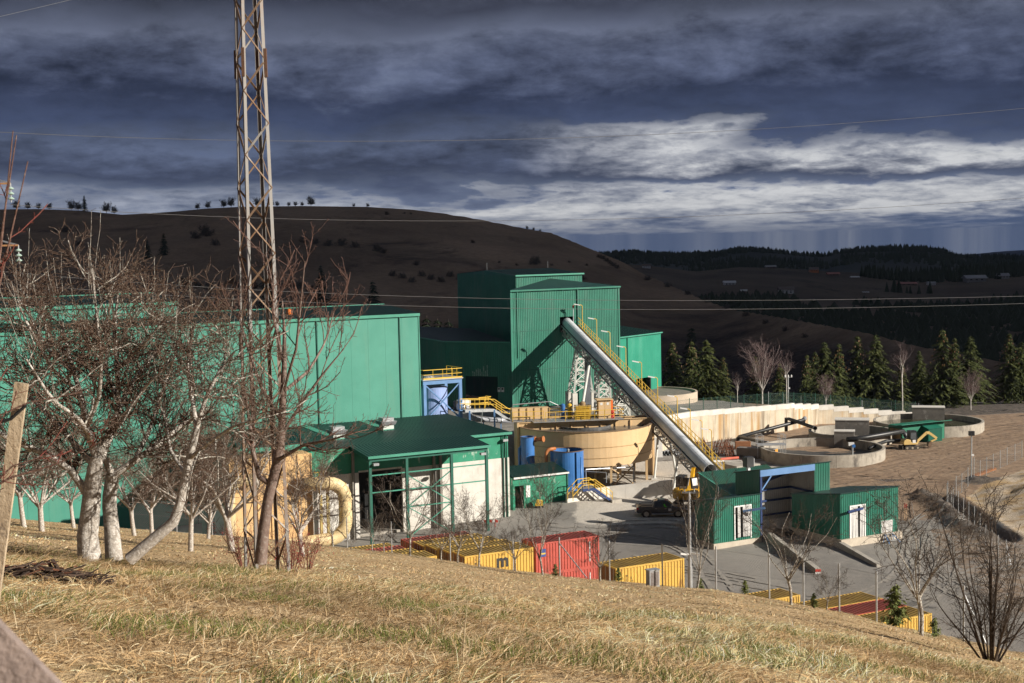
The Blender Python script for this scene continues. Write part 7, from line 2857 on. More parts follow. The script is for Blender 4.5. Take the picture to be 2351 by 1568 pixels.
def make_tracks():
	"""wheel tracks pressed into the dust and mud"""
	rg = random.Random(23)
	V = {0: MB(), 1: MB()}
	curves = [([(2351, 1262), (2270, 1285), (2170, 1318), (2020, 1352), (1850, 1352)], 0), ([(2200, 1190), (2130, 1215), (2105, 1250), (2135, 1290), (2230, 1340)], 0), ([(2160, 1170), (2110, 1205), (2090, 1255), (2060, 1310), (1960, 1350)], 0),
			  ([(2150, 1200), (2170, 1260), (2150, 1320), (2060, 1372)], 0), ([(1350, 1215), (1450, 1225), (1560, 1235), (1620, 1290), (1660, 1330)], 0), ([(1250, 1205), (1400, 1205), (1540, 1200), (1600, 1215)], 0), ([(1800, 1330), (1690, 1310), (1560, 1290), (1440, 1270)], 0),
			  ([(1690, 1105), (1850, 1085), (2050, 1050), (2351, 1000)], 1), ([(1700, 1118), (1900, 1098), (2120, 1055), (2351, 1012)], 1), ([(1930, 1118), (2060, 1090), (2160, 1060), (2351, 1022)], 1), ([(2075, 1180), (2090, 1130), (2160, 1085), (2330, 1030)], 1), ([(1560, 1070), (1700, 1072), (1850, 1068), (2020, 1055)], 1)]
	for pts, k in curves:
		for rep in range(2):
			P = [on_z(u, v + rep * 7, CAM_Z - 29.0) for u, v in pts]
			Q = resample_xy(P, 60)
			for side in (-.85, .85):
				L, R = [], []
				for i, p in enumerate(Q):
					d = (Q[min(i + 1, 59)] - Q[max(i - 1, 0)]).normalized()
					n = Vector((-d.y, d.x, 0))
					c = p + n * (side + .12 * nz(p.x, p.y, .3, 50 + rep))
					w = .15 + .05 * nz(p.x, p.y, .7, 60)
					a, b = c - n * w, c + n * w
					L.append((a.x, a.y, yard_z(a.x, a.y) + .05))
					R.append((b.x, b.y, yard_z(b.x, b.y) + .05))
				for i in range(59):
					if rg.random() < .93 and nz(L[i][0], L[i][1], .25, 70 + rep) > -.25:
						V[k].quad(L[i], R[i], R[i + 1], L[i + 1])
	V[0].build('tyre_tracks', M('track_dust', (.33, .30, .26), (.20, .185, .168), 2.5, .95), kind='stuff', label='pale wheel tracks on the asphalt')
	V[1].build('mud_tracks', M('track_mud', (.19, .125, .082), (.30, .215, .145), 2.5, .9), kind='stuff', label='dark wheel ruts along the muddy road')


def resample_xy(P, n):
	d = [0]
	for a, b in zip(P, P[1:]):
		d.append(d[-1] + (b - a).length)
	s = np.linspace(0, d[-1], n)
	xs, ys = [p.x for p in P], [p.y for p in P]
	cx, cy = np.polyfit(d, xs, min(3, len(P) - 1)), np.polyfit(d, ys, min(3, len(P) - 1))
	return [Vector((float(np.polyval(cx, t)), float(np.polyval(cy, t)), 0)) for t in s]


make_tracks()
# ================================================================== vegetation
K = 5


def unit(a):
	return a / np.maximum(np.linalg.norm(a, axis=-1, keepdims=True), 1e-9)


def resample(pts, k=K):
	pts = np.asarray(pts, float)
	d = np.r_[0, np.cumsum(np.linalg.norm(np.diff(pts, axis=0), axis=1))]
	s = np.linspace(0, d[-1], k)
	return np.stack([np.interp(s, d, pts[:, i]) for i in range(3)], 1)


def sprout(P, R, n, t0, t1, l0, l1, a0, a1, up, wander, rr, rtip, rng, absolute=False, k=K):
	"""children of polylines P (N,k,3): n each, starting between t0 and t1 along the parent"""
	N = len(P)
	kk = P.shape[1]
	idx = np.repeat(np.arange(N), n)
	m = len(idx)
	t = rng.uniform(t0, t1, m) * (kk - 1)
	i0 = np.minimum(t.astype(int), kk - 2)
	f = (t - i0)[:, None]
	A, B = P[idx, i0], P[idx, i0 + 1]
	start = A + (B - A) * f
	tan = unit(B - A)
	rad = R[idx, i0] * (1 - f[:, 0]) + R[idx, i0 + 1] * f[:, 0]
	plen = np.linalg.norm(np.diff(P, axis=1), axis=2).sum(1)[idx]
	ln = rng.uniform(l0, l1, m) * (1 if absolute else plen)
	rnd = unit(rng.normal(size=(m, 3)))
	side = unit(rnd - tan * (rnd * tan).sum(1, keepdims=True))
	ang = np.radians(rng.uniform(a0, a1, m))[:, None]
	d = unit(tan * np.cos(ang) + side * np.sin(ang))
	out = np.empty((m, k, 3))
	out[:, 0] = start
	upv = np.array([0, 0, 1.0])
	for j in range(1, k):
		d = unit(d + upv * up + rng.normal(size=(m, 3)) * wander)
		out[:, j] = out[:, j - 1] + d * (ln / (k - 1))[:, None]
	r0 = np.minimum(rad * rr, rad * .95)
	r0 = np.maximum(r0, rtip)
	RR = r0[:, None] + (rtip - r0)[:, None] * np.linspace(0, 1, k)[None] ** .8
	return out, RR


def tubes(P, R, n):
	"""(N,k,3) polylines -> vertices, quads"""
	N, k, _ = P.shape
	T = np.empty_like(P)
	T[:, 1:-1] = P[:, 2:] - P[:, :-2]
	T[:, 0], T[:, -1] = P[:, 1] - P[:, 0], P[:, -1] - P[:, -2]
	T = unit(T)
	ref = np.where(np.abs(T[:, :1, 2:3]) < .8, np.array([0, 0, 1.0]), np.array([1.0, 0.1, 0]))
	S = unit(np.cross(T, np.broadcast_to(ref, T.shape)))
	U = np.cross(S, T)
	a = np.arange(n) * 2 * math.pi / n
	V = P[:, :, None] + (S[:, :, None] * np.cos(a)[None, None, :, None] + U[:, :, None] * np.sin(a)[None, None, :, None]) * R[:, :, None, None]
	base = (np.arange(N) * k * n)[:, None, None] + (np.arange(k - 1) * n)[None, :, None]
	j = np.arange(n)[None, None]
	j2 = (j + 1) % n
	F = np.stack(np.broadcast_arrays(base + j, base + j2, base + n + j2, base + n + j), -1).reshape(-1, 4)
	return V.reshape(-1, 3), F


def bark(name, c1, c2, c3, s=14.0, lo=.48, hi=.6, rough=.9):
	n = NT(name)
	c = n.mix(n.ramp(n.noise(s, 5, .65), [(.35, 0), (.65, 1)]), c1, c2)
	c = n.mix(n.ramp(n.noise(s * 1.6, 4, .6), [(lo, 0), (hi, 1)]), c, c3)
	n.bump(n.noise(s * 2.5, 4), .5, .03)
	return n.out(c, rough, spec=.15)


BK_APPLE = bark('apple_bark', (.13, .105, .085), (.25, .21, .175), (.44, .42, .37), 9, .46, .58)
BK_TRUNK = bark('apple_trunk_bark', (.27, .235, .20), (.46, .42, .375), (.60, .57, .53), 12, .50, .64)
BK_TWIG = bark('apple_twig', (.085, .052, .038), (.15, .098, .072), (.38, .35, .28), 18, .58, .66)
BK_CHERRY = bark('cherry_bark', (.14, .095, .078), (.22, .165, .14), (.30, .26, .23), 7, .56, .72, .45)
BK_CTWIG = bark('cherry_twig', (.12, .065, .052), (.19, .115, .09), (.27, .2, .165), 20, .6, .7)
BK_DARK = bark('dark_bark', (.055, .042, .035), (.10, .078, .062), (.20, .17, .145), 12, .58, .7)
BK_RED = bark('red_twig', (.20, .055, .045), (.15, .06, .045), (.26, .13, .1), 20, .6, .7)
BK_BIRCH = bark('birch_bark', (.62, .58, .54), (.50, .46, .42), (.10, .08, .07), 3, .62, .68)


def tree(name, loc, trunks, radii, levels, mats, label, cat='tree', group=None, seed=1, sides=(8, 5, 3), skip=True, thin=1.0, shoots=None):
	"""trunks: polylines in world space; levels: dicts for sprout; mats: trunk, branch, twig"""
	rng = np.random.default_rng(seed)
	t = thing(name, loc, label, cat, group)
	Pt = np.stack([resample(p, 9) for p in trunks])
	Rt = np.stack([np.interp(np.linspace(0, 1, 9), np.linspace(0, 1, len(r)), r) for r in radii])
	Rt[1:] *= thin
	v, f = tubes(Pt, Rt, sides[0])
	link_mesh('trunk', v, f, mats[0], t, smooth=True)
	P, R = Pt, Rt
	br, tw = [], []
	for i, L in enumerate(levels):
		L = dict(L)
		part = L.pop('part')
		if i == 0 and len(P) > 1 and skip:
			P, R = P[1:], R[1:]
		P, R = sprout(P, R, rng=rng, **L)
		(br if part == 'b' else tw).append((P, R))
	if shoots:
		p, r = sprout(Pt[1:], Rt[1:], rng=rng, **shoots)
		br.append((p, r))
		tw.append(sprout(p, r, 9, .15, 1, .03, .12, 50, 85, 0, .1, .6, .0035, rng, True, 3))
	for parts, nm, mat, sd_ in ((br, 'branches', mats[1], sides[1]), (tw, 'twigs', mats[2], sides[2])):
		if not parts:
			continue
		V, F, o = [], [], 0
		for p, r in parts:
			v, f = tubes(p, r, sd_)
			V.append(v)
			F.append(f + o)
			o += len(v)
		link_mesh(nm, np.concatenate(V), np.concatenate(F), mat, t, kind='stuff')
	return t


def pl(pts, Y, k=1.0):
	return [tuple(at(u, v if v > 1080 else 1080 - (1080 - v) * k, Y + (dy[0] if dy else 0))) for u, v, *dy in pts]


def LV(part, n, t0, t1, l0, l1, a0, a1, up, wander, rr, rtip, absolute=True, k=K):
	return dict(part=part, n=n, t0=t0, t1=t1, l0=l0, l1=l1, a0=a0, a1=a1, up=up, wander=wander, rr=rr, rtip=rtip, absolute=absolute, k=k)


def ground_pt(u, v, Y):
	w = at(u, v, Y)
	return (w.x, Y, meadow_z(w.x, Y))


def make_apples():
	Y = 27.0
	g = lambda u: ground_pt(u, 1280, Y)
	spec = [LV('b', 11, .12, 1.0, .6, 1.5, 35, 85, .03, .22, .5, .011), LV('t', 8, .1, 1.0, .35, 1.0, 30, 70, .07, .20, .6, .006), LV('t', 7, .1, 1.0, .10, .38, 35, 75, .06, .2, .7, .0046, k=3)]
	shoot = dict(n=5, t0=.5, t1=1, l0=.7, l1=1.9, a0=5, a1=35, up=.55, wander=.1, rr=.25, rtip=.004, absolute=True)
	M3 = (BK_TRUNK, BK_APPLE, BK_TWIG)
	b = g(207)
	dn = lambda p: [(p[0][0], p[0][1], p[0][2])] + p[1:]
	A = [pl([(207, 1288), (200, 1235), (207, 1180), (213, 1110), (222, 1040)], Y, .80),
		 pl([(208, 1150), (170, 1085), (110, 1035), (50, 1005, -.4), (-60, 940, -.8)], Y, .80), pl([(222, 1045), (200, 960), (185, 860), (160, 760), (140, 650)], Y, .80),
		 pl([(222, 1045), (255, 960, .3), (285, 870, .6), (325, 790, .9), (370, 720, 1.2)], Y, .80), pl([(212, 1060), (140, 960, .5), (80, 880, 1), (10, 820, 1.4)], Y, .80),
		 pl([(200, 950), (230, 860, -.5), (232, 760, -.8), (222, 640, -1), (212, 500, -1)], Y, .80), pl([(185, 860), (120, 790, -.6), (80, 700, -1), (40, 600, -1.3)], Y, .80),
		 pl([(215, 1000), (180, 930, -1), (120, 880, -1.6), (60, 760, -2)], Y, .80), pl([(170, 800), (100, 720, .8), (70, 640, 1.2), (30, 560, 1.5)], Y, .80)]
	rA = [(.23, .20, .185, .165, .125), (.10, .085, .07, .06, .03), (.10, .08, .06, .045, .02), (.095, .08, .06, .045, .02), (.08, .06, .05, .025), (.065, .05, .04, .03, .012), (.05, .04, .03, .012), (.065, .05, .04, .018), (.05, .04, .03, .012)]
	tree('apple_tree', b, A, rA, spec, M3, 'old lichen-covered apple tree with the thick sawn trunk on the left', seed=3, thin=.85, shoots=shoot)
	B = [pl([(262, 1285), (257, 1220), (250, 1150), (258, 1090)], Y + .5, .80),
		 pl([(258, 1095), (236, 1030), (262, 960), (275, 880), (268, 780), (262, 680), (272, 540)], Y + .5, .80), pl([(258, 1095), (305, 1055), (365, 1005, .4), (420, 945, .7), (490, 905, .9)], Y + .5, .80),
		 pl([(262, 965), (300, 900, -.5), (340, 830, -.9), (400, 760, -1.2)], Y + .5, .80), pl([(275, 880), (240, 790, .7), (250, 690, 1), (240, 590, 1.2)], Y + .5, .80),
		 pl([(310, 1050), (345, 960, .8), (370, 860, 1.2), (400, 760, 1.5), (420, 660, 1.6)], Y + .5, .80), pl([(268, 790), (330, 720, -.8), (380, 640, -1.2)], Y + .5, .80)]
	rB = [(.175, .15, .14, .125), (.09, .075, .065, .055, .045, .035, .012), (.09, .08, .065, .05, .02), (.06, .05, .035, .015), (.055, .045, .03, .012), (.06, .05, .04, .03, .012), (.045, .03, .012)]
	tree('apple_tree', g(262), B, rB, spec, M3, 'gnarled apple tree with the slimmer middle trunk of the clump', seed=5, thin=.85, shoots=shoot)
	C = [pl([(297, 1285), (350, 1240), (408, 1190), (420, 1120), (436, 1040), (452, 960)], Y - .5, .80), pl([(452, 960), (470, 880), (500, 800), (540, 740)], Y - .5, .80),
		 pl([(452, 960), (440, 870, .5), (430, 780, .8), (445, 660, 1)], Y - .5, .80), pl([(436, 1045), (490, 990, -.5), (540, 950, -.8), (600, 930, -1)], Y - .5, .80), pl([(425, 1090), (390, 1020, .6), (380, 930, .9), (350, 850, 1)], Y - .5, .80)]
	rC = [(.125, .11, .10, .085, .075, .065), (.055, .045, .035, .012), (.055, .045, .035, .012), (.055, .04, .03, .012), (.045, .04, .03, .012)]
	tree('apple_tree', g(297), C, rC, spec, M3, 'apple tree whose pale trunk leans low to the right before rising', seed=9, thin=.85, shoots=shoot)
	# cherry beside the mast
	Y = 29.0
	D = [pl([(598, 1293), (602, 1240), (612, 1170), (621, 1110), (640, 1052), (648, 980), (650, 890), (655, 800), (648, 690)], Y),
		 pl([(621, 1112), (595, 1095), (580, 1035), (572, 960), (560, 880)], Y), pl([(645, 1000), (690, 930), (740, 860), (790, 800)], Y), pl([(650, 900), (680, 800, -.5), (690, 700, -.8), (700, 600, -1)], Y),
		 pl([(648, 970), (600, 890, .6), (570, 800, 1), (545, 720, 1.2)], Y), pl([(640, 1055), (700, 1020, -.6), (760, 1010, -1), (820, 990, -1.2)], Y), pl([(652, 840), (630, 740, .6), (625, 650, .8), (610, 580, 1)], Y), pl([(650, 900), (710, 850, .8), (750, 780, 1.2), (770, 700, 1.4)], Y)]
	rD = [(.135, .118, .108, .10, .08, .075, .055, .035, .012), (.06, .05, .04, .03, .014), (.04, .032, .024, .01), (.034, .026, .02, .01), (.036, .035, .025, .01), (.045, .035, .025, .01), (.035, .025, .02, .01), (.035, .03, .02, .01)]
	tree('cherry_tree', ground_pt(598, 1293, Y), D, rD, [LV('b', 7, .25, 1.0, .5, 1.3, 25, 55, .16, .12, .5, .009), LV('t', 7, .15, 1.0, .2, .65, 25, 60, .14, .16, .6, .0045), LV('t', 4, .2, 1, .04, .14, 40, 80, .1, .2, .7, .0035, k=3)],
		 (BK_CHERRY, BK_CTWIG, BK_CTWIG), 'shiny barked cherry tree growing in front of the lattice mast', seed=12)


make_apples()


def vase(name, h, spread, nl, seed, mats, label, group, loc=(0, 0, 0), trunk_h=.28, up=.2, dens=1.0, r0=.06, wob=.12, tw=(4, 6), fat=1.0, tm=1.0, ball=False):
	"""small orchard tree built at the origin"""
	rng = random.Random(seed)
	base = Vector(loc)
	th = h * trunk_h
	top = base + Vector((rng.uniform(-.1, .1) * h * .3, rng.uniform(-.1, .1) * h * .3, th))
	tr = [[base - Vector((0, 0, .15)), base + (top - base) * .5 + Vector((rng.uniform(-.05, .05), 0, 0)), top]]
	rs = [(r0 * 1.15, r0, r0 * .9)]
	for i in range(nl):
		a = 2 * math.pi * (i + rng.random() * .6) / nl
		d = Vector((math.cos(a), math.sin(a), 0)) * spread * rng.uniform(.6, 1.0)
		hh = (h - th) * (rng.uniform(.75, 1.0) if not ball else rng.uniform(.1, 1.0))
		if ball:
			d = d * math.sqrt(max(.05, 1 - (hh / (h - th) - .35) ** 2 * 1.6))
		pts = [top - Vector((0, 0, th * rng.uniform(0, .25)))]
		for f in (.33, .66, 1.0):
			pts.append(top + d * (f ** .8) + Vector((rng.uniform(-wob, wob), rng.uniform(-wob, wob), hh * f ** (1.15 if up > .15 else .9))))
		tr.append(pts)
		rs.append((r0 * .62, r0 * .45, r0 * .3, .008))
	n1 = max(2, int(6 * dens))
	return tree(name, tuple(base), tr, rs, [LV('b', n1, .2, 1, h * .12, h * .32, 25, 60, up * .6, .16, .5, .006 * tm), LV('t', tw[0], .15, 1, h * .05, h * .16, 25, 70, up * .5, .2, .6, .0038 * tm), LV('t', tw[1], .1, 1, h * .015, h * .05, 30, 80, .05, .2, .7, .003 * tm, k=3)],
				mats, label, 'tree', group, seed, (7, 4, 3), True, fat)


def make_orchard():
	OG = 'young bare fruit trees along the meadow fence'
	mats = (BK_APPLE, BK_DARK, BK_DARK)
	kw = dict(r0=.045, fat=.75, tw=(6, 6), dens=1.2, wob=.25)
	V = [vase('fruit_tree', 3.4, 1.5, 8, 21, mats, 'x', OG, **kw), vase('fruit_tree', 3.0, 1.7, 8, 22, mats, 'x', OG, up=.08, trunk_h=.32, **kw), vase('fruit_tree', 4.6, 1.0, 7, 23, mats, 'x', OG, up=.3, trunk_h=.18, **kw), vase('fruit_tree', 2.6, 1.3, 7, 24, mats, 'x', OG, up=.12, **kw)]
	rows = [(762, 0, 1.15, 7, 'slender bare tree in front of the bent yellow duct'), (805, 3, .5, 9, 'tiny bare sapling in front of the container roofs'), (853, 1, .95, 5, 'low spreading bare tree over the red container roof'),
			(881, 3, .95, 4, 'small bare tree just right of the low spreading one over the containers'), (940, 0, 1.6, 6, 'tall bare tree before the canopy posts'), (1012, 3, 1.15, 4, 'thin bare tree before the yellow container row'),
			(1051, 1, 1.25, 6, 'spreading bare tree before the yellow container row'), (1100, 0, 1.35, 7, 'bushy bare tree beside the letter m container'), (1186, 3, 1.1, 5, 'bare tree at the corner of the yellow and red containers'),
			(1250, 2, 1.3, 7, 'tall upright bare tree covering the red container'), (1383, 3, 1.15, 5, 'small bare tree right of the red container'), (1606, 2, 1.25, 2, 'upright bare tree next to the floodlight pole'),
			(1827, 1, 1.45, 5, 'wide bare tree with a short trunk in front of the ramp walls'), (2131, 1, 1.7, 7, 'wide bare tree at the lower right fence posts'), (1910, 3, .75, 2, 'tiny bare sapling left of the young pine')]
	used = set()
	for u, k, s, dy, lab in rows:
		y = interp(u, F_U, F_Y) - dy
		x = (u - 1188) / FPX * y
		loc = (x, y, meadow_z(x, y) - .05)
		if k not in used:
			used.add(k)
			o = V[k]
			o.location, o.scale = loc, (s, s, s)
			o.rotation_euler = (0, 0, u * .7)
			o['label'] = lab
		else:
			clone(V[k], loc, u * .7, s, lab, OG)
	# older orchard trees further left
	AG = 'old apple trees at the orchard edge'
	om = (BK_TRUNK, BK_APPLE, BK_TWIG)
	O = [vase('orchard_tree', 4.8, 2.6, 8, 31, om, 'crooked apple tree behind the mast', AG, trunk_h=.26, up=.06, r0=.12, wob=.5, dens=2, tw=(9, 7), fat=.8, tm=1.3), vase('orchard_tree', 4.2, 2.3, 7, 32, om, 'x', AG, trunk_h=.35, up=.05, r0=.10, wob=.4, dens=2, tw=(9, 7), fat=.8, tm=1.3)]
	rows = [(527, 0, 1.0, 48, 'crooked old apple tree left of the lattice mast'), (45, 1, 1.1, 62, 'old apple tree at the left edge of the picture'), (85, 0, .9, 55, 'old apple tree behind the wooden plank'), (300, 1, 1.0, 66, 'old apple tree seen between the two thick trunks'),
			(340, 1, .95, 64, 'old apple tree with a green tag behind the leaning trunk'), (428, 1, .8, 44, 'thin orchard tree right of the leaning trunk'), (690, 0, .8, 52, 'dark orchard tree right of the lattice mast'), (160, 1, 1.0, 74, 'farthest orchard tree before the pale green hall'), (470, 0, .85, 78, 'far orchard tree before the green kiosk')]
	used = set()
	for u, k, s, y, lab in rows:
		x = (u - 1186) / FPX * y
		loc = (x, y, meadow_z(x, y) - .05)
		if k not in used:
			used.add(k)
			o = O[k]
			o.location, o.scale = loc, (s, s, s)
			o['label'] = lab
		else:
			clone(O[k], loc, u * .9, s, lab, AG)
	# big multi-stemmed shrub at the right edge
	y = 37.0
	x = (2296 - 1190) / FPX * y
	zb = meadow_z(x, y)
	B0 = Vector((x, y, zb))
	tr, rs = [], []
	rg = random.Random(5)
	for i in range(19):
		a = rg.uniform(0, 6.28)
		d = Vector((math.cos(a), math.sin(a), 0))
		if i < 3:
			d = Vector((-1, -.2 + .3 * i, 0))
		sp, h = rg.uniform(.3, 1.7), rg.uniform(2.0, 4.6)
		tr.append([B0 + d * .1 - Vector((0, 0, .2)), B0 + d * sp * .45 + Vector((0, 0, h * .33)), B0 + d * sp * .8 + Vector((0, 0, h * .66)), B0 + d * sp + Vector((rg.uniform(-.2, .2), 0, h))])
		rs.append((.032, .025, .016, .005))
	tree('thorn_shrub', tuple(B0), tr, rs, [LV('b', 9, .15, 1, .4, 1.3, 25, 60, .12, .12, .5, .007), LV('t', 7, .1, 1, .12, .45, 40, 80, .05, .15, .6, .004), LV('t', 3, .2, 1, .03, .10, 50, 85, 0, .1, .7, .003, k=3)],
		 (BK_DARK, BK_DARK, BK_DARK), 'dense dark many-stemmed shrub at the lower right corner', 'shrub', seed=44)
	# red hip bushes at the mast foot
	for i, (u, v, y, h, lab) in enumerate(((665, 1282, 30.5, 1.0, 'red berried bush right of the mast foot'), (560, 1285, 31.5, .9, 'red twigged bush left of the mast foot'), (705, 1285, 34, .8, 'low red berried bush between mast and containers'))):
		b = Vector(ground_pt(u, v, y))
		tr, rs = [], []
		for k in range(14):
			a = rg.uniform(0, 6.28)
			d = Vector((math.cos(a), math.sin(a), 0)) * rg.uniform(.15, .6)
			tr.append([b + d * .2 - Vector((0, 0, .05)), b + d * .6 + Vector((0, 0, h * .5)), b + d * 1.2 + Vector((0, 0, h * rg.uniform(.7, 1.1)))])
			rs.append((.008, .006, .003))
		t = tree('rose_bush', tuple(b), tr, rs, [LV('b', 5, .2, 1, .15, .4, 25, 60, .05, .15, .6, .003), LV('t', 5, .2, 1, .05, .2, 30, 70, 0, .2, .7, .002)], (BK_RED, BK_RED, BK_RED), lab, 'bush', 'red hip bushes', 60 + i, (5, 4, 3))
		mb = MB()
		for k in range(60):
			p = b + Vector((rg.uniform(-.7, .7), rg.uniform(-.5, .5), rg.uniform(.2, h)))
			mb.lathe(p, [(.004, 0), (.012, .01), (.004, .022)], 5)
		o = mb.build('berries', M('hip_red', (.42, .03, .025), None, 5, .4), t)
		o['kind'] = 'stuff'
	# near shrub with red shoots at the left edge
	b = Vector(ground_pt(-140, 1500, 8.0))
	tr, rs = [], []
	for e in ([(-60, 1100), (10, 500), (30, 300)], [(-80, 1000), (20, 560), (64, 370)], [(-50, 1100), (-10, 620), (38, 310)], [(-60, 1150), (40, 1060), (120, 1040)], [(-60, 980), (60, 925), (190, 900)], [(-60, 1120), (120, 1070), (230, 1015)], [(-70, 900), (-20, 640), (25, 550)]):
		tr.append([tuple(b)] + [tuple(at(u, v, 8.0)) for u, v in e])
		rs.append((.02, .013, .008, .003))
	tree('plum_shrub', tuple(b), tr, rs, [LV('b', 6, .45, 1, .08, .35, 25, 60, .1, .08, .5, .003), LV('t', 5, .1, 1, .02, .07, 40, 80, .05, .1, .7, .002, k=3)], (BK_CTWIG, BK_RED, BK_RED), 'nearest shrub with red shoots reaching in at the left edge', 'shrub', seed=71)


make_orchard()


# ---- conifers -----------------------------------------------------------
def needle_mat(name, a, b, c):
	n = NT(name)
	o = n.t.nodes.new('ShaderNodeObjectInfo')
	col = n.mix(n.ramp(n.noise(1.3, 4), [(.35, 0), (.65, 1)]), a, b)
	col = n.mix(n.ramp(n.noise(3.5, 3), [(.60, 0), (.72, .7)]), col, c)
	return n.out(n.mix(n.math('MULTIPLY', o.outputs['Random'], .35), col, a), .85, spec=.15)


NEEDLE = needle_mat('spruce_needles', (.048, .062, .022), (.100, .112, .036), (.16, .13, .05))
NEEDLE_D = needle_mat('dark_needles', (.014, .022, .012), (.028, .038, .017), (.03, .03, .015))
PINE = needle_mat('pine_needles', (.11, .135, .045), (.19, .205, .065), (.24, .2, .08))


def conifer(name, h, r, seed, mat, label, group, whorls=30, per=11, droop=.35, cones=False, sz=1.0):
	rng = np.random.default_rng(seed)
	t = thing(name, (0, 0, 0), label, 'tree', group)
	v, f = tubes(np.array([[(0, 0, -.3), (0, 0, h * .5), (0, 0, h * .99)]]), np.array([[h * .016, h * .009, .01]]), 6)
	link_mesh('trunk', v, f, BK_DARK, t)
	V, F = [], []
	o = 0
	for w in range(whorls):
		f_ = (w + rng.uniform(-.3, .3)) / whorls
		f_ = min(max(f_, 0.0), .99)
		z = h * (.05 + .93 * f_)
		R = r * (1 - f_) ** .85 * rng.uniform(.72, 1.12) + .12
		for b in range(per):
			a = rng.uniform(0, 6.283)
			L = R * rng.uniform(.6, 1.1)
			d = np.array([math.cos(a), math.sin(a), 0])
			s = np.array([-d[1], d[0], 0])
			n = int((5 + L * 2.2) / sz)
			for k in range(n):          # sprays along the bough
				q = (k + rng.random()) / n
				c = d * (L * q) + np.array([0, 0, z + (.18 - droop * q * q - .05) * L + rng.normal() * .05])
				wd = sz * (.16 + .22 * (1 - q)) * min(1.0, .45 + L * .3) * rng.uniform(.7, 1.3)
				ln = sz * (.30 + .12 * L) * rng.uniform(.7, 1.3)
				yaw = rng.normal() * .8
				dd = d * math.cos(yaw) + s * math.sin(yaw)
				ss = np.array([-dd[1], dd[0], 0])
				tip = c + dd * ln + np.array([0, 0, -ln * rng.uniform(.25, .8)])
				V += [c - ss * wd * .5, c + ss * wd * .5 + np.array([0, 0, rng.normal() * .06]), tip, c + np.array([0, 0, .08]) - dd * ln * .3]
				F += [(o, o + 1, o + 2, o + 3)] if False else [(o, o + 2, o + 1, o + 3)]
				o += 4
	link_mesh('crown', np.array(V), np.array(F), mat, t)
	if cones:
		mb = MB()
		rr = random.Random(seed)
		for k in range(36):
			f_ = rr.uniform(.55, .95)
			a, R = rr.uniform(0, 6.28), r * (1 - f_) ** .85 * .95
			p = Vector((math.cos(a) * R, math.sin(a) * R, h * (.05 + .93 * f_) - R * .2))
			mb.lathe(p, [(.03, 0), (.07, -.08), (.05, -.24), (.01, -.3)], 5)
		c = mb.build('cones', M('spruce_cone', (.20, .105, .045), (.15, .08, .035)), t)
		c['kind'] = 'stuff'
	return t


ORD = 'first second third fourth fifth sixth seventh eighth ninth tenth eleventh twelfth thirteenth fourteenth fifteenth sixteenth seventeenth eighteenth nineteenth twentieth twenty-first twenty-second twenty-third twenty-fourth'.split()


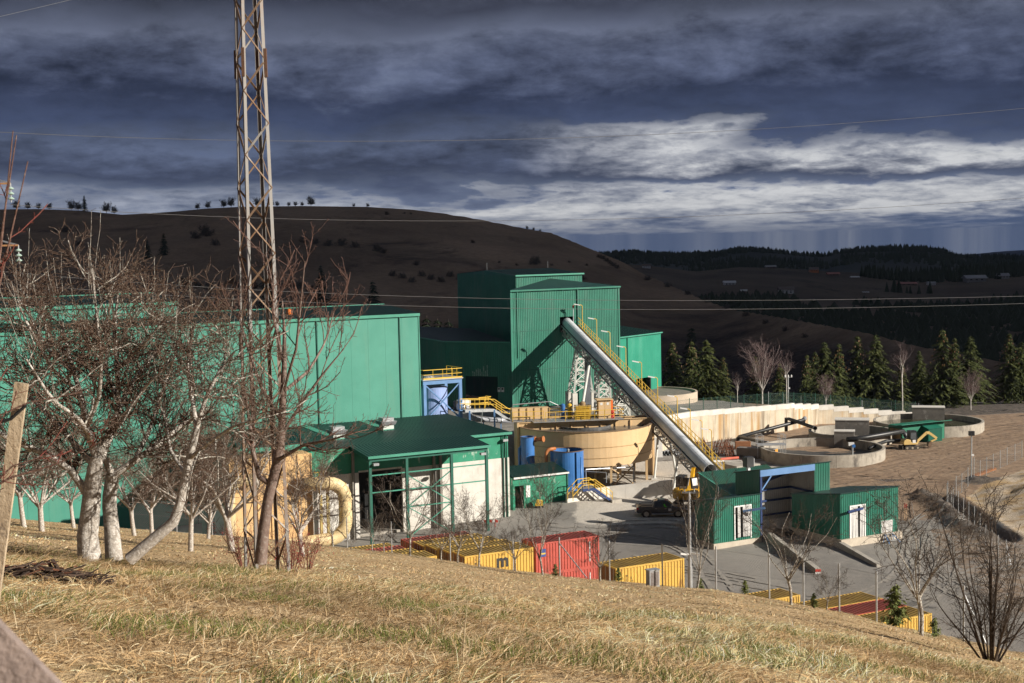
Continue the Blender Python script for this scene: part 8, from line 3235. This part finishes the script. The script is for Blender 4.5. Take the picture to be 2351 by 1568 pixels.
def make_conifers():
	SG = 'spruce trees behind the boundary fence'
	S = [conifer('spruce_tree', 12, 3.5, 1, NEEDLE, 'x', SG, cones=True), conifer('spruce_tree', 12, 4.3, 2, NEEDLE, 'x', SG, whorls=28, per=13), conifer('spruce_tree', 12, 2.9, 3, NEEDLE, 'x', SG, cones=True)]
	rows = [(1543, 779, 0, 'spruce hung with cones just right of the green right wing'), (1588, 777, 2, 'slim spruce second from the green right wing'), (1622, 774, 1, 'broad dark spruce third from the green right wing'), (1733, 812, 2, 'small spruce left of the white birch'), (1852, 810, 2, 'short slim spruce above the wall corner'),
			(1871, 802, 0, 'spruce right of the short slim one'), (1893, 779, 1, 'tall broad spruce above the middle of the wall'), (1925, 783, 2, 'narrow spruce next to the tall broad one'), (1969, 764, 0, 'tall spruce with cones left of the thin birch'), (2012, 762, 1, 'tall broad spruce, the widest of the middle group'), (2069, 820, 2, 'little spruce between the middle and right groups'),
			(2164, 749, 0, 'highest spruce, above the dark sump'), (2191, 770, 2, 'slim spruce hugging the highest one'), (2229, 766, 1, 'broad spruce right of the highest one'), (2317, 759, 0, 'spruce near the right edge of the picture'), (2345, 780, 1, 'spruce cut by the right edge of the picture'), (1660, 815, 2, 'low spruce behind the broad dark one'), (1790, 830, 2, 'low spruce behind the birch'), (2110, 800, 1, 'shaded spruce left of the highest one')]
	used = set()
	rg = random.Random(3)
	for u, v, k, lab in rows:
		y = rg.uniform(214, 226)
		top = at(u, v, y)
		zb = min(yard_z(top.x, y, False), CAM_Z - 27.5)
		s = (top.z - zb) / 12.0
		s = (s * rg.uniform(.95, 1.3), s * rg.uniform(.95, 1.3), s)
		loc = (top.x, y, zb)
		if k not in used:
			used.add(k)
			S[k].location, S[k].scale = loc, s
			S[k]['label'] = lab
		else:
			clone(S[k], loc, rg.uniform(0, 6), s, lab, SG)
	# young pines at the fence
	PG = 'young pines at the meadow fence'
	P0 = conifer('young_pine', 2.0, .75, 9, PINE, 'x', PG, whorls=9, per=7, droop=-.45, sz=.5)
	first = True
	for u, dy, s, lab in ((2070, 1.5, .92, 'largest young pine, in front of the long yellow container'), (1720, 2, .36, 'small pine sapling left of the wide bare tree'), (2162, 3, .4, 'pine sapling right of the wide bare tree'), (1278, 3, .36, 'pine sapling before the red container'), (1425, 1, .4, 'pine sapling at the left end of the lone yellow container'), (1880, 2.5, .36, 'pine sapling before the long red container'), (1615, -2, .4, 'pine sapling right of the floodlight pole')):
		y = interp(u, F_U, F_Y) - dy
		x = (u - 1188) / FPX * y
		loc = (x, y, meadow_z(x, y))
		if first:
			P0.location, P0.scale = loc, (s, s, s)
			P0['label'] = lab
			first = False
		else:
			clone(P0, loc, u, s, lab, PG)
	# birches
	BG = 'white birches behind the wall'
	bm = (BK_BIRCH, M('birch_twig', (.38, .31, .29), (.28, .21, .2), 4, .8), M('birch_fine', (.20, .13, .125), (.15, .10, .095), 4, .8))
	B0 = vase('birch_tree', 9.5, 2.0, 8, 81, bm, 'white forked birch before the dark spruces', BG, trunk_h=.4, up=.22, r0=.12, dens=2, wob=.3, tw=(7, 5), fat=.7, tm=2)
	B1 = vase('birch_tree', 8.5, .8, 4, 83, bm, 'x', BG, trunk_h=.7, up=.2, r0=.09, wob=.3)
	rows = [(1758, B0, 1.0, 211), (1815, B1, .9, 210), (2082, B1, 1.05, 211), (1700, B1, .6, 209), (1905, B0, .55, 210), (2240, B0, .6, 212)]
	labs = ['white forked birch before the dark spruces', 'thin birch by the weather mast', 'single thin white birch stem left of the dark sump', 'little birch left of the forked one', 'bare grey birch bush above the wall', 'bare birch bush under the right spruces']
	seen = set()
	for (u, b, s, y), lab in zip(rows, labs):
		x = (u - 1183) / FPX * y
		loc = (x, y, min(yard_z(x, y, False), at(u, 950, y).z))
		if b.name not in seen:
			seen.add(b.name)
			b.location, b.scale = loc, (s, s, s)
			b['label'] = lab
		else:
			clone(b, loc, u, s, lab, BG)
	# bare trees and bushes on the hill
	HG = 'bare trees on the hill crest'
	hm = (BK_DARK, BK_DARK, M('hill_twig', (.060, .046, .040), (.085, .066, .056), 1, .9))
	H0 = vase('hill_tree', 8, 3.6, 22, 91, hm, 'x', HG, trunk_h=.2, up=.12, r0=.2, wob=.8, dens=1.3, tw=(9, 4), tm=7, ball=True)
	H1 = vase('hill_bush', 5, 3.4, 24, 92, hm, 'x', 'bare bushes on the hillside', trunk_h=.08, up=.05, r0=.12, wob=.9, dens=1.3, tw=(9, 4), tm=6, ball=True)
	crest = [(50, 20), (75, 16), (100, 14), (125, 15), (175, 22), (190, 20), (255, 24), (272, 18), (463, 14), (487, 16), (523, 18), (540, 22), (600, 20), (630, 18), (645, 12), (672, 10), (687, 11), (702, 10), (722, 22), (820, 8), (852, 9), (1215, 8), (1230, 7), (1245, 6)]
	first0 = first1 = True
	for i, (u, hp) in enumerate(crest):
		yc = interp(u, HILL_U, HILL_Y) - 4
		x = (u - 1175.5) / FPX * yc
		loc = (x, yc, hill_z(x, yc) - .4)
		s = hp / FPX * yc / 8.0
		lab = '%s bare tree from the left along the hill skyline' % ORD[i] if u != 722 else 'round lone bare tree on the skyline right of the mast'
		if first0:
			first0 = False
			H0.location, H0.scale = loc, (s, s, s)
			H0['label'] = lab
		else:
			clone(H0, loc, u * 1.3, s, lab, HG)
	bush = []
	for where, lst in (('scattered over the upper hill slope', [(895, 490, 9), (935, 488, 5), (950, 489, 5), (480, 540, 26), (455, 545, 18), (500, 560, 16), (1090, 555, 8), (1232, 605, 20), (160, 530, 16), (190, 560, 14), (620, 590, 14)]),
					   ('in the hedge across the middle of the hill', [(705, 555, 16), (730, 558, 14), (760, 562, 16), (790, 560, 18), (820, 565, 16), (870, 575, 18), (885, 578, 12), (960, 605, 12)]),
					   ('in the thicket above the long hall roof', [(905 + 22 * k, 632 + 7 * (k % 3), 14) for k in range(10)]), ('in the scrub behind the orchard crowns', [(430 + 26 * k, 650 + 6 * (k % 4), 18) for k in range(12)]),
					   ('down the right flank of the hill', [(1340, 640, 12), (1385, 655, 9)] + [(1490 + 45 * k, 640 + 17 * k, 12) for k in range(9)]), ('along the hill track above the tower', [(1150 + 40 * k, 600 + (k % 2) * 6, 6) for k in range(6)]),
					   ('where the hill skyline drops to the right', [(1380 + 8 * k, 588 + 5 * k, 10) for k in range(6)])):
		for i, (u, v, hp) in enumerate(sorted(lst)):
			bush.append((u, v, hp, '%s dark bush from the left %s' % (ORD[i], where)))
	for u, v, hp, lab in bush:
		yb = None
		for y in np.arange(290, 900, 5):
			x = (u - 1175.5) / FPX * y
			if proj((x, y, hill_z(x, y)))[1] <= v + 4:
				yb = y
				break
		if yb is None:
			continue
		x = (u - 1175.5) / FPX * yb
		s = hp / FPX * yb / 5.0
		loc = (x, yb, hill_z(x, yb) - .3)
		if first1:
			first1 = False
			H1.location, H1.scale = loc, (s, s, s)
			H1['label'] = lab
		else:
			clone(H1, loc, u, s, lab, 'bare bushes on the hillside')
	# dark conifers on the hill
	CG = 'dark conifers on the hillside'
	C0 = conifer('hill_conifer', 12, 3.4, 14, NEEDLE_D, 'x', CG, whorls=28, per=11, sz=1.3)
	first = True
	for u, vt, vb, y, lab in ((205, 447, 484, 895, 'dark spruce on the hill skyline above the apple tree'), (345, 548, 602, 640, 'shorter of the two dark conifers below the hill crest'), (383, 533, 600, 645, 'taller of the two dark conifers below the hill crest'), (622, 590, 660, 420, 'dark conifer behind the lattice mast'), (740, 605, 640, 480, 'small dark conifer right of the cherry top'), (858, 640, 672, 400, 'dark conifer above the long hall roof'), (1590, 745, 800, 330, 'dark conifer behind the cone hung spruces'), (980, 720, 760, 300, 'dark young conifer left of the tower wing'), (1005, 724, 765, 302, 'dark young conifer close to the tower wing'), (1030, 728, 765, 305, 'dark young conifer touching the tower edge')):
		x = (u - 1175.5) / FPX * y
		zb = min(hill_z(x, y), at(u, vb, y).z) - .3
		s = (at(u, vt, y).z - zb) / 12
		if first:
			first = False
			C0.location, C0.scale = (x, y, zb), (s, s, s)
			C0['label'] = lab
		else:
			clone(C0, (x, y, zb), u, s, lab, CG)


make_conifers()


def make_far():
	"""forest on the ridges, scrub in the valley, and the scattered houses"""
	rg = np.random.default_rng(4)
	V, F = [], []
	o = 0

	def cone(x, y, z, h, r):
		nonlocal o
		a0 = rg.uniform(0, 6)
		for k in range(5):
			a = a0 + k * 1.2566
			V.append((x + r * math.cos(a), y + r * math.sin(a), z))
		V.append((x, y, z + h))
		for k in range(5):
			F.append((o + k, o + (k + 1) % 5, o + 5))
		o += 6
	for k in range(5200):
		u = rg.uniform(1280, 2560)
		y = rg.uniform(2300, 3600) if k % 3 else rg.uniform(3480, 3600)
		x = (u - 1175.5) / FPX * y
		if mnoise.noise((x * .0025, y * .0025, 5.0)) < -.12 and k % 3:
			continue
		h = rg.uniform(8, 16) * (1 + .5 * mnoise.noise((x * .006, y * .006, 2.0)))
		cone(x, y, far_z(x, y) - 1, h, h * rg.uniform(.2, .42))
	link_mesh('ridge_forest', np.array(V), np.array(F), NEEDLE_D, kind='stuff', label='dense conifer forest covering the far ridge')
	V, F, o = [], [], 0
	for k in range(1500):
		u = rg.uniform(1950, 2560)
		y = rg.uniform(1150, 1460)
		x = (u - 1175.5) / FPX * y
		if mnoise.noise((x * .006, y * .006, 8.0)) < .05:
			continue
		h = rg.uniform(7, 14)
		cone(x, y, mid_z(x, y) - 1, h, h * .24)
	for k in range(4200):
		u = rg.uniform(1380, 2560)
		y = rg.uniform(480, 1000)
		x = (u - 1175.5) / FPX * y
		if mnoise.noise((x * .008, y * .008, 18.0)) < -.08:
			continue
		h = rg.uniform(3, 9)
		cone(x, y, mid_z(x, y) - 1, h, h * rg.uniform(.3, .8))
	link_mesh('valley_wood', np.array(V), np.array(F), NEEDLE_D, kind='stuff', label='dark wood and scrub filling the valley on the right')
	HW = [M('house_white', (.62, .61, .60)), M('house_orange', (.55, .16, .04)), M('house_grey', (.30, .29, .28)), M('house_wood', (.16, .12, .09))]
	RF = [M('roof_red', (.26, .07, .05)), M('roof_grey', (.24, .24, .25)), M('roof_brown', (.10, .07, .055)), M('roof_tin', (.46, .46, .46))]
	G_ = M('house_glass', (.03, .03, .035), None, 1, .1)
	for u, v, w, h, wi, ri, lab in ((1807, 673, 32, 16, 0, 2, 'white farmhouse with two rows of dark windows in the valley'), (1871, 626, 20, 13, 1, 2, 'orange house on the far hillside'), (1677, 655, 26, 10, 0, 3, 'steep tin-roofed house beside a dark conifer'), (2240, 648, 44, 16, 2, 1, 'large grey barn near the right edge'), (2305, 640, 24, 14, 2, 1, 'small grey barn at the right edge behind the large one'),
									(2085, 655, 38, 8, 3, 0, 'long house with a red roof'), (2140, 655, 18, 9, 0, 1, 'small gabled house right of the red roof'), (1915, 634, 26, 9, 3, 0, 'house with a dull red roof right of the orange house'), (1965, 640, 18, 6, 3, 3, 'shed with a pale tin roof'), (1772, 617, 22, 8, 3, 1, 'grey roofed barn left of the orange house'), (1487, 608, 18, 10, 0, 2, 'white house with a dark roof below the hill flank'), (1710, 668, 14, 5, 0, 3, 'low white outbuilding near the tin-roofed house'), (1990, 672, 14, 4, 0, 1, 'low pale hut in the valley')):
		yb = 1400
		for y in np.arange(460, 1440, 10):
			x = (u - 1175.5) / FPX * y
			if proj((x, y, mid_z(x, y)))[1] <= v:
				yb = y
				break
		x = (u - 1175.5) / FPX * yb
		z = mid_z(x, yb) - .6
		m = yb / FPX
		W_, H_ = w * m, h * m
		t = thing('far_house', (x, yb, z), lab, 'house')
		D = W_ * .7
		MB().cbox((x, yb, z + H_ * .3), W_, D, H_ * .6).build('wall', HW[wi], t)
		e = W_ * .07
		z1 = z + H_ * .6
		MB().add([(x - W_ / 2 - e, yb - D / 2 - e, z1), (x + W_ / 2 + e, yb - D / 2 - e, z1), (x + W_ / 2 + e, yb + D / 2 + e, z1), (x - W_ / 2 - e, yb + D / 2 + e, z1), (x - W_ / 2 - e, yb, z + H_ * 1.05), (x + W_ / 2 + e, yb, z + H_ * 1.05)],
				 [(0, 1, 5, 4), (2, 3, 4, 5), (3, 0, 4), (1, 2, 5), (3, 2, 1, 0)]).build('roof', RF[ri], t)
		for r_ in range(2 if wi == 0 and w > 25 else 1):
			for k in range(3):
				MB().cbox((x + W_ * (k - 1) * .28, yb - D / 2 - .03, z + H_ * (.42 - .22 * r_)), W_ * .11, .06, H_ * .13).build('window', G_, t)


make_far()
# ================================================================== mast, wires, foreground
def make_mast():
	Y = 30.5
	b = at(613, 1285, Y)
	zb = meadow_z(b.x, Y)
	H = 17.5
	n = NT('mast_steel')
	sp = n.t.nodes.new('ShaderNodeSeparateXYZ')
	n.t.links.new(n.geo.outputs['Position'], sp.inputs[0])
	h = n.math('DIVIDE', n.math('SUBTRACT', sp.outputs[2], zb), H)
	rust = n.ramp(n.math('ADD', h, n.math('MULTIPLY', n.math('SUBTRACT', n.noise(2.2, 5, .6), .5), .16)), [(.05, .25), (.08, .85), (.27, .9), (.30, .12), (.62, .2), (.8, .7)])
	rn = n.ramp(n.noise(6, 5, .65), [(.40, 0), (.62, 1)])
	c = n.mix(n.math('MULTIPLY', rust, n.math('ADD', n.math('MULTIPLY', rn, .6), .4)), (.25, .245, .235), n.mix(rn, (.14, .062, .026), (.23, .125, .062)))
	MS = n.out(c, .6, .2)
	BR = M('brace_rust', (.22, .15, .10), (.15, .08, .04), 1.2, .7, stain=(.32, .30, .27), stain_lo=.55, stain_hi=.62, stain_scale=.9)
	t = thing('lattice_mast', (b.x, Y, zb), 'tall rusty lattice mast rising out of the picture at the orchard', 'mast')
	th = math.radians(16.5)
	C = Vector((b.x, Y, 0))

	def leg(i, z):
		r = .55 - .225 * (z - zb) / 12.4
		a = -th + i * math.pi / 2
		return C + Vector((math.cos(a), math.sin(a), 0)) * r + Z * z
	for i in range(4):
		a = -th + i * math.pi / 2
		o1, o2 = Vector((math.cos(a + 2.356), math.sin(a + 2.356), 0)), Vector((math.cos(a - 2.356), math.sin(a - 2.356), 0))
		mb = MB()
		p, q_ = leg(i, zb - .3), leg(i, zb + H)
		mb.bar(p + o1 * .029, q_ + o1 * .029, .009, .064, o1)
		mb.bar(p + o2 * .034, q_ + o2 * .034, .009, .064, o2)
		mb.build('leg', MS, t)
		for zz in (zb + 4.9, zb + 10.9):
			w = leg(i, zz)
			MB().bar(w - Z * .3, w + Z * .3 + (leg(i, zz + 1) - leg(i, zz) - Z) * .3, .06, .06).build('splice_plate', M('splice_rust', (.14, .07, .04), (.09, .05, .03), 12, .8), t)
	k, z = 0, zb + .1
	while z < zb + H - 1:
		dz = .80 - .014 * (z - zb)
		for i in range(4):
			j = (i + 1) % 4
			a, c_ = (leg(i, z), leg(j, z + dz)) if (k + i) % 2 else (leg(j, z), leg(i, z + dz))
			MB().bar(a, c_, .042, .012, (a + c_) / 2 - C - Z * z).build('brace', BR, t)
		z += dz
		k += 1


make_mast()


def make_wires():
	# pylon off the left edge, its arm tips reach into the picture
	Y = 57.0
	px = at(-120, 700, Y).x
	zb = meadow_z(px, Y)
	t = thing('line_pylon', (px, Y, zb), 'rusty pylon arm with glass insulators at the left edge', 'pylon')
	tip1, tip2 = at(24, 421, Y), at(42, 563, Y)
	top = tip1.z + 1.5
	OR = M('pylon_rust', (.40, .21, .09), (.30, .15, .07), 3, .7)
	for sx in (-.3, .3):
		for sy in (-.3, .3):
			MB().bar((px + sx, Y + sy, zb - .2), (px + sx * .6, Y + sy * .6, top), .09).build('leg', OR, t)
	for k in range(14):
		z0, z1 = zb + (top - zb) * k / 14, zb + (top - zb) * (k + 1) / 14
		s = 1 if k % 2 else -1
		MB().bar((px - .28 * s, Y - .28, z0), (px + .28 * s, Y - .28, z1), .05).build('brace', OR, t)
	for tip in (tip1, tip2):
		for sy in (-.25, .25):
			MB().bar((px, Y + sy, tip.z), tip, .07).build('arm', OR, t)
		MB().bar((px, Y, tip.z + .85), tip, .06).build('arm_stay', STEEL, t)
		MB().bar((px + (tip.x - px) * .5, Y, tip.z + .42), (px + (tip.x - px) * .75, Y, tip.z), .05).build('arm_strut', OR, t)
		ins = MB().tube([tip, tip - Z * .75], .03, 6).build('insulator_rod', STEEL, t)
		for k in range(3):
			MB().lathe(tip - Z * (.2 + k * .2), [(.05, .06), (.13, 0), (.12, -.03), (.05, -.05)], 12).build('insulator_disc', M('glass_green', (.30, .42, .36), (.4, .5, .45), 4, .15), ins)
	WM = M('wire_alu', (.16, .16, .165), (.2, .2, .2), 2, .5, .4)
	labs = ['highest of the wires crossing the whole sky', 'wire hanging from the upper glass insulator across the hill', 'upper of the two low wires in front of the green tower', 'lower of the two low wires in front of the green tower', 'short bit of wire in the upper left corner of the sky']
	lines = [([-100, 300, 550, 1175, 1800, 2351, 3600], [298, 316, 322, 319, 295, 247, 80]), ([25, 290, 870, 1175, 1500, 2351, 3600], [470, 487, 507, 508, 498, 455, 330]),
			 ([-100, 300, 560, 960, 1640, 2351, 3600], [612, 648, 667, 680, 687, 682, 640]), ([-100, 300, 600, 1050, 1640, 2351, 3600], [640, 672, 690, 705, 710, 697, 640]), ([-200, 0, 180, 420], [86, 38, -5, -70])]
	for (us, vs), lab in zip(lines, labs):
		cf = np.polyfit(us, vs, 3)
		P = []
		for u in np.linspace(us[0], us[-1], 40):
			f = (u - us[0]) / (us[-1] - us[0])
			P.append(at(u, float(np.polyval(cf, u)), 57 + 28 * f))
		MB().tube(P, .009, 4).build('power_wire', WM, label=lab, cat='wire', group='power line wires')


make_wires()


def make_front_things():
	# wooden plank leaning at the left, and the blurred board end in the corner
	WD = M('plank_wood', (.50, .40, .28), (.30, .225, .15), 5, .85, stretch=(9, 9, .7), bump=.4, bscale=40, stain=(.16, .12, .09), stain_lo=.62, stain_hi=.7, stain_scale=6)
	Y = 9.5
	a, b = at(-42, 1230, Y), at(50, 879, Y)
	g = ground_pt(-60, 1400, Y)
	t = thing('wooden_plank', g, 'leaning sawn wooden plank at the left edge', 'plank')
	e = Vector(g) - Z * .1
	MB().bar(e, b, .088, .03, (0, -1, 0)).build('board', WD, t)
	MB().tube([at(-20, 975, Y - .05), at(25, 962, Y - .05), at(60, 930, Y - .05)], .012, 6).build('binding', BLACK, t)
	Y = 2.3
	a, b = at(-130, 1400, Y), at(105, 1640, Y)
	t = thing('corner_board', (b.x - .1, Y, meadow_z(b.x, Y)), 'out-of-focus weathered grey board end in the lower left corner', 'board')
	MB().bar(a, b, .10, .035, (0, -1, .3)).build('board', M('weathered_wood', (.30, .235, .205), (.17, .13, .115), 14, .85, stretch=(1, 1, 1), stain=(.10, .08, .07), stain_lo=.58, stain_hi=.7, stain_scale=9, bump=.5, bscale=60), t)
	c = at(-60, 1500, Y)
	MB().bar((c.x, Y + .05, meadow_z(c.x, Y) - .1), (c.x, Y + .05, c.z), .06).build('stake', M('weathered_wood', (.30, .235, .205)), t)
	# brush pile
	Y = 19.0
	g = Vector(ground_pt(130, 1355, Y))
	t = thing('brush_pile', tuple(g), 'low heap of dark broken bark and sticks in the grass', 'brush pile')
	rg = random.Random(17)
	BM = [M('bark_scrap', (.045, .028, .02), (.08, .05, .035), 8, .9), M('bark_scrap_red', (.15, .055, .028), (.10, .04, .02), 8, .9), M('bark_scrap_pale', (.20, .14, .10), (.14, .10, .07), 8, .9)]
	for k in range(170):
		x = rg.triangular(-.85, 1.05, -.25)
		y = rg.gauss(0, .14)
		hgt = max(0, .26 * (1 - abs(x + .15) / 1.15)) * rg.random()
		z = meadow_z(g.x + x, g.y + y) + .04 + hgt
		a = rg.gauss(.05, .5)
		L = rg.uniform(.08, .38)
		d = Vector((math.cos(a), math.sin(a), rg.gauss(0, .22))) * L / 2
		c = Vector((g.x + x, g.y + y, z))
		MB().bar(c - d, c + d, rg.uniform(.012, .05), rg.uniform(.008, .02)).build('stick', BM[min(2, int(rg.random() * 2.4)) if rg.random() < .35 else 0], t)
	# dry stalks and arching brambles standing in the grass
	for i, (u, v, Y, lean, h, lab) in enumerate(((1060, 1470, 13, .1, .62, 'tall pale dry stalk in the middle of the grass'), (755, 1345, 18, -.05, .4, 'short cut sapling stump in the grass'), (1570, 1420, 15, .5, .7, 'leaning dry stalks at the straw edge'), (1000, 1400, 16, 1.1, .75, 'white fallen branch lying in the straw'), (1290, 1400, 15, -.9, .6, 'arching bramble stem in the dry grass'), (1820, 1460, 14, .6, .55, 'pale stalk bent over at the right straw edge'))):
		g = Vector(ground_pt(u, v, Y))
		tr = [[g - Z * .05, g + Vector((lean * h * .4, 0, h * .5)), g + Vector((lean * h, 0, h if abs(lean) < .8 else h * .35))]]
		for k in range(4):
			tr.append([g + Vector((rg.uniform(-.12, .12), 0, -.03)), g + Vector((rg.uniform(-.2, .2), 0, h * .4)), g + Vector((lean * h * rg.uniform(.5, 1.2) + rg.uniform(-.15, .15), 0, h * rg.uniform(.5, .9)))])
		tree('dry_stalk', tuple(g), tr, [(.008, .006, .003)] + [(.004, .003, .0015)] * 4, [LV('t', 4, .4, 1, .03, .12, 20, 50, .1, .1, .6, .0015, k=3)], (M('straw_stalk', (.52, .42, .27), (.42, .33, .2), 6, .8),) * 3, lab, 'stalk', 'dry stalks in the meadow', 200 + i, (5, 4, 3))


make_front_things()


def make_grass():
	rng = np.random.default_rng(8)
	n = NT('grass_blades')
	at_ = n.attr('blade')
	c = at_.outputs['Color']
	MG = n.out(n.mix(n.math('MULTIPLY', n.noise(40, 3), .35), c, (.10, .065, .03)), .8, spec=.2)
	tr = n.t.nodes.new('ShaderNodeBsdfTranslucent')
	mx = n.t.nodes.new('ShaderNodeMixShader')
	mx.inputs[0].default_value = .25
	n.t.links.new(c, tr.inputs[0])
	n.t.links.new(n.b.outputs[0], mx.inputs[1])
	n.t.links.new(tr.outputs[0], mx.inputs[2])
	n.t.links.new(mx.outputs[0], n.t.nodes['Material Output'].inputs[0])
	# height of the meadow on a lattice, so that blades can be seated quickly
	gu, gy = np.arange(-160, 2560, 16.0), np.concatenate([np.arange(5, 40, .35), np.arange(40, 112, 1.0)])
	HZ_ = np.array([[meadow_z((u - 1175.5) / FPX * y, y) for u in gu] for y in gy])

	def seat(u, y):
		fu = np.clip((u - gu[0]) / 16.0, 0, len(gu) - 1.001)
		fy = np.clip(np.interp(y, gy, np.arange(len(gy))), 0, len(gy) - 1.001)
		iu, iy = fu.astype(int), fy.astype(int)
		a, b = fu - iu, fy - iy
		return (HZ_[iy, iu] * (1 - a) + HZ_[iy, iu + 1] * a) * (1 - b) + (HZ_[iy + 1, iu] * (1 - a) + HZ_[iy + 1, iu + 1] * a) * b

	def nzv(x, y, s, seed):
		return np.array([mnoise.noise((a * s, b * s, seed)) for a, b in zip(x, y)])

	def batch(name, N, y0, y1, ln, wd, tall, label, green=1.0, power=1.0):
		y = (y0 ** (2 * power) + (y1 ** (2 * power) - y0 ** (2 * power)) * rng.random(N)) ** (.5 / power)
		u = rng.uniform(-140, 2480, N)
		x = (u - 1175.5) / FPX * y
		z = seat(u, y)
		c1, c2, c3 = nzv(x, y, .9, 1.0), nzv(x, y, .45, 2.0), nzv(x, y, 2.6, 3.0)
		yaw = c2 * 5.0 + rng.normal(0, .75, N) + np.where(rng.random(N) < .15, math.pi, 0)
		lean = np.clip(rng.normal(.30, .22, N) + c1 * .5, .03, 1.25)             # 0 flat, pi/2 upright
		mound = np.maximum(0, c3) * .16 * tall
		isg = (c2 + .45 * c1 + rng.normal(0, .16, N) > .12) & (rng.random(N) < .55 * green)
		thin_ = np.clip(1 + 1.6 * np.minimum(0, c1 + .12 + .5 * c3), .12, 1)
		L = ln * rng.uniform(.45, 1.35, N) * (1 + .5 * c1)
		L = np.where(isg, L * .62, L) * np.where(rng.random(N) < thin_, 1, .25)
		lean = np.where(isg, rng.uniform(.6, 1.35, N), lean)
		st = rng.random(N) < .02
		lean = np.where(st, rng.uniform(1.0, 1.5, N), lean)
		w = wd * rng.uniform(.5, 1.4, N)
		d = np.stack([np.cos(yaw), np.sin(yaw), np.zeros(N)], 1)
		s = np.stack([-d[:, 1], d[:, 0], np.zeros(N)], 1) * np.cos(rng.uniform(-.9, .9, N))[:, None]
		s[:, 2] = np.sin(rng.uniform(-.8, .8, N))
		p0 = np.stack([x, y, z + mound * rng.random(N) - .01], 1)
		up = np.array([0, 0, 1.0])
		p1 = p0 + (d * np.cos(lean)[:, None] + up * np.sin(lean)[:, None]) * (L * .55)[:, None]
		l2 = lean * .45 - .12
		p2 = p1 + (d * np.cos(l2)[:, None] + up * np.sin(l2)[:, None]) * (L * .45)[:, None]
		hw = (s * w[:, None] / 2)
		V = np.stack([p0 - hw, p0 + hw, p1 + hw * .85, p1 - hw * .85, p2 + hw * .2, p2 - hw * .2], 1).reshape(-1, 3)
		b = np.arange(N)[:, None] * 6
		F = np.concatenate([b + np.array([[0, 1, 2, 3]]), b + np.array([[3, 2, 4, 5]])])
		straw = np.array([[.82, .60, .34], [.70, .48, .25], [.52, .33, .16], [.90, .73, .48], [.27, .16, .075]])
		gr = np.array([[.13, .17, .035], [.20, .21, .055], [.09, .13, .03]])
		k = rng.choice(5, N, p=[.30, .22, .15, .22, .11])
		c4 = nzv(x, y, .16, 9.0)
		col = straw[k] * np.clip(1 + .25 * c1 + .75 * c4, .5, 1.5)[:, None] * rng.uniform(.8, 1.15, N)[:, None]
		col = np.where(isg[:, None], gr[rng.integers(0, 3, N)] * rng.uniform(.7, 1.3, N)[:, None], col)
		o = link_mesh(name, V, F, MG, kind='stuff', label=label)
		o.data.color_attributes.new('blade', 'FLOAT_COLOR', 'POINT')
		C4 = np.ones((N, 6, 4), np.float32)
		C4[:, :, :3] = np.clip(col, .01, .85)[:, None]
		o.data.attributes['blade'].data.foreach_set('color', C4.ravel())
	batch('dry_grass', 215000, 8.5, 30, .20, .0075, 1.0, 'matted dry straw grass with green tufts in the foreground', 1.0, .75)
	batch('slope_grass', 110000, 24, 108, .10, .024, .3, 'short dry grass on the farther meadow slope', .2, .6)


make_grass()
# ================================================================== air
def make_haze():
	n = bpy.data.materials.new('haze')
	n.use_nodes = True
	t = n.node_tree
	t.nodes.clear()
	v = t.nodes.new('ShaderNodeVolumePrincipled')
	v.inputs['Color'].default_value = (.62, .74, .95, 1)
	v.inputs['Density'].default_value = 2.6e-5
	o = t.nodes.new('ShaderNodeOutputMaterial')
	t.links.new(v.outputs[0], o.inputs['Volume'])
	MB().hexa([(-5200, -60, -160), (5200, -60, -160), (5200, 7800, -160), (-5200, 7800, -160), (-5200, -60, 190), (5200, -60, 190), (5200, 7800, 190), (-5200, 7800, 190)]).build('haze', n, kind='stuff', label='thin blue air over the far hills')


make_haze()
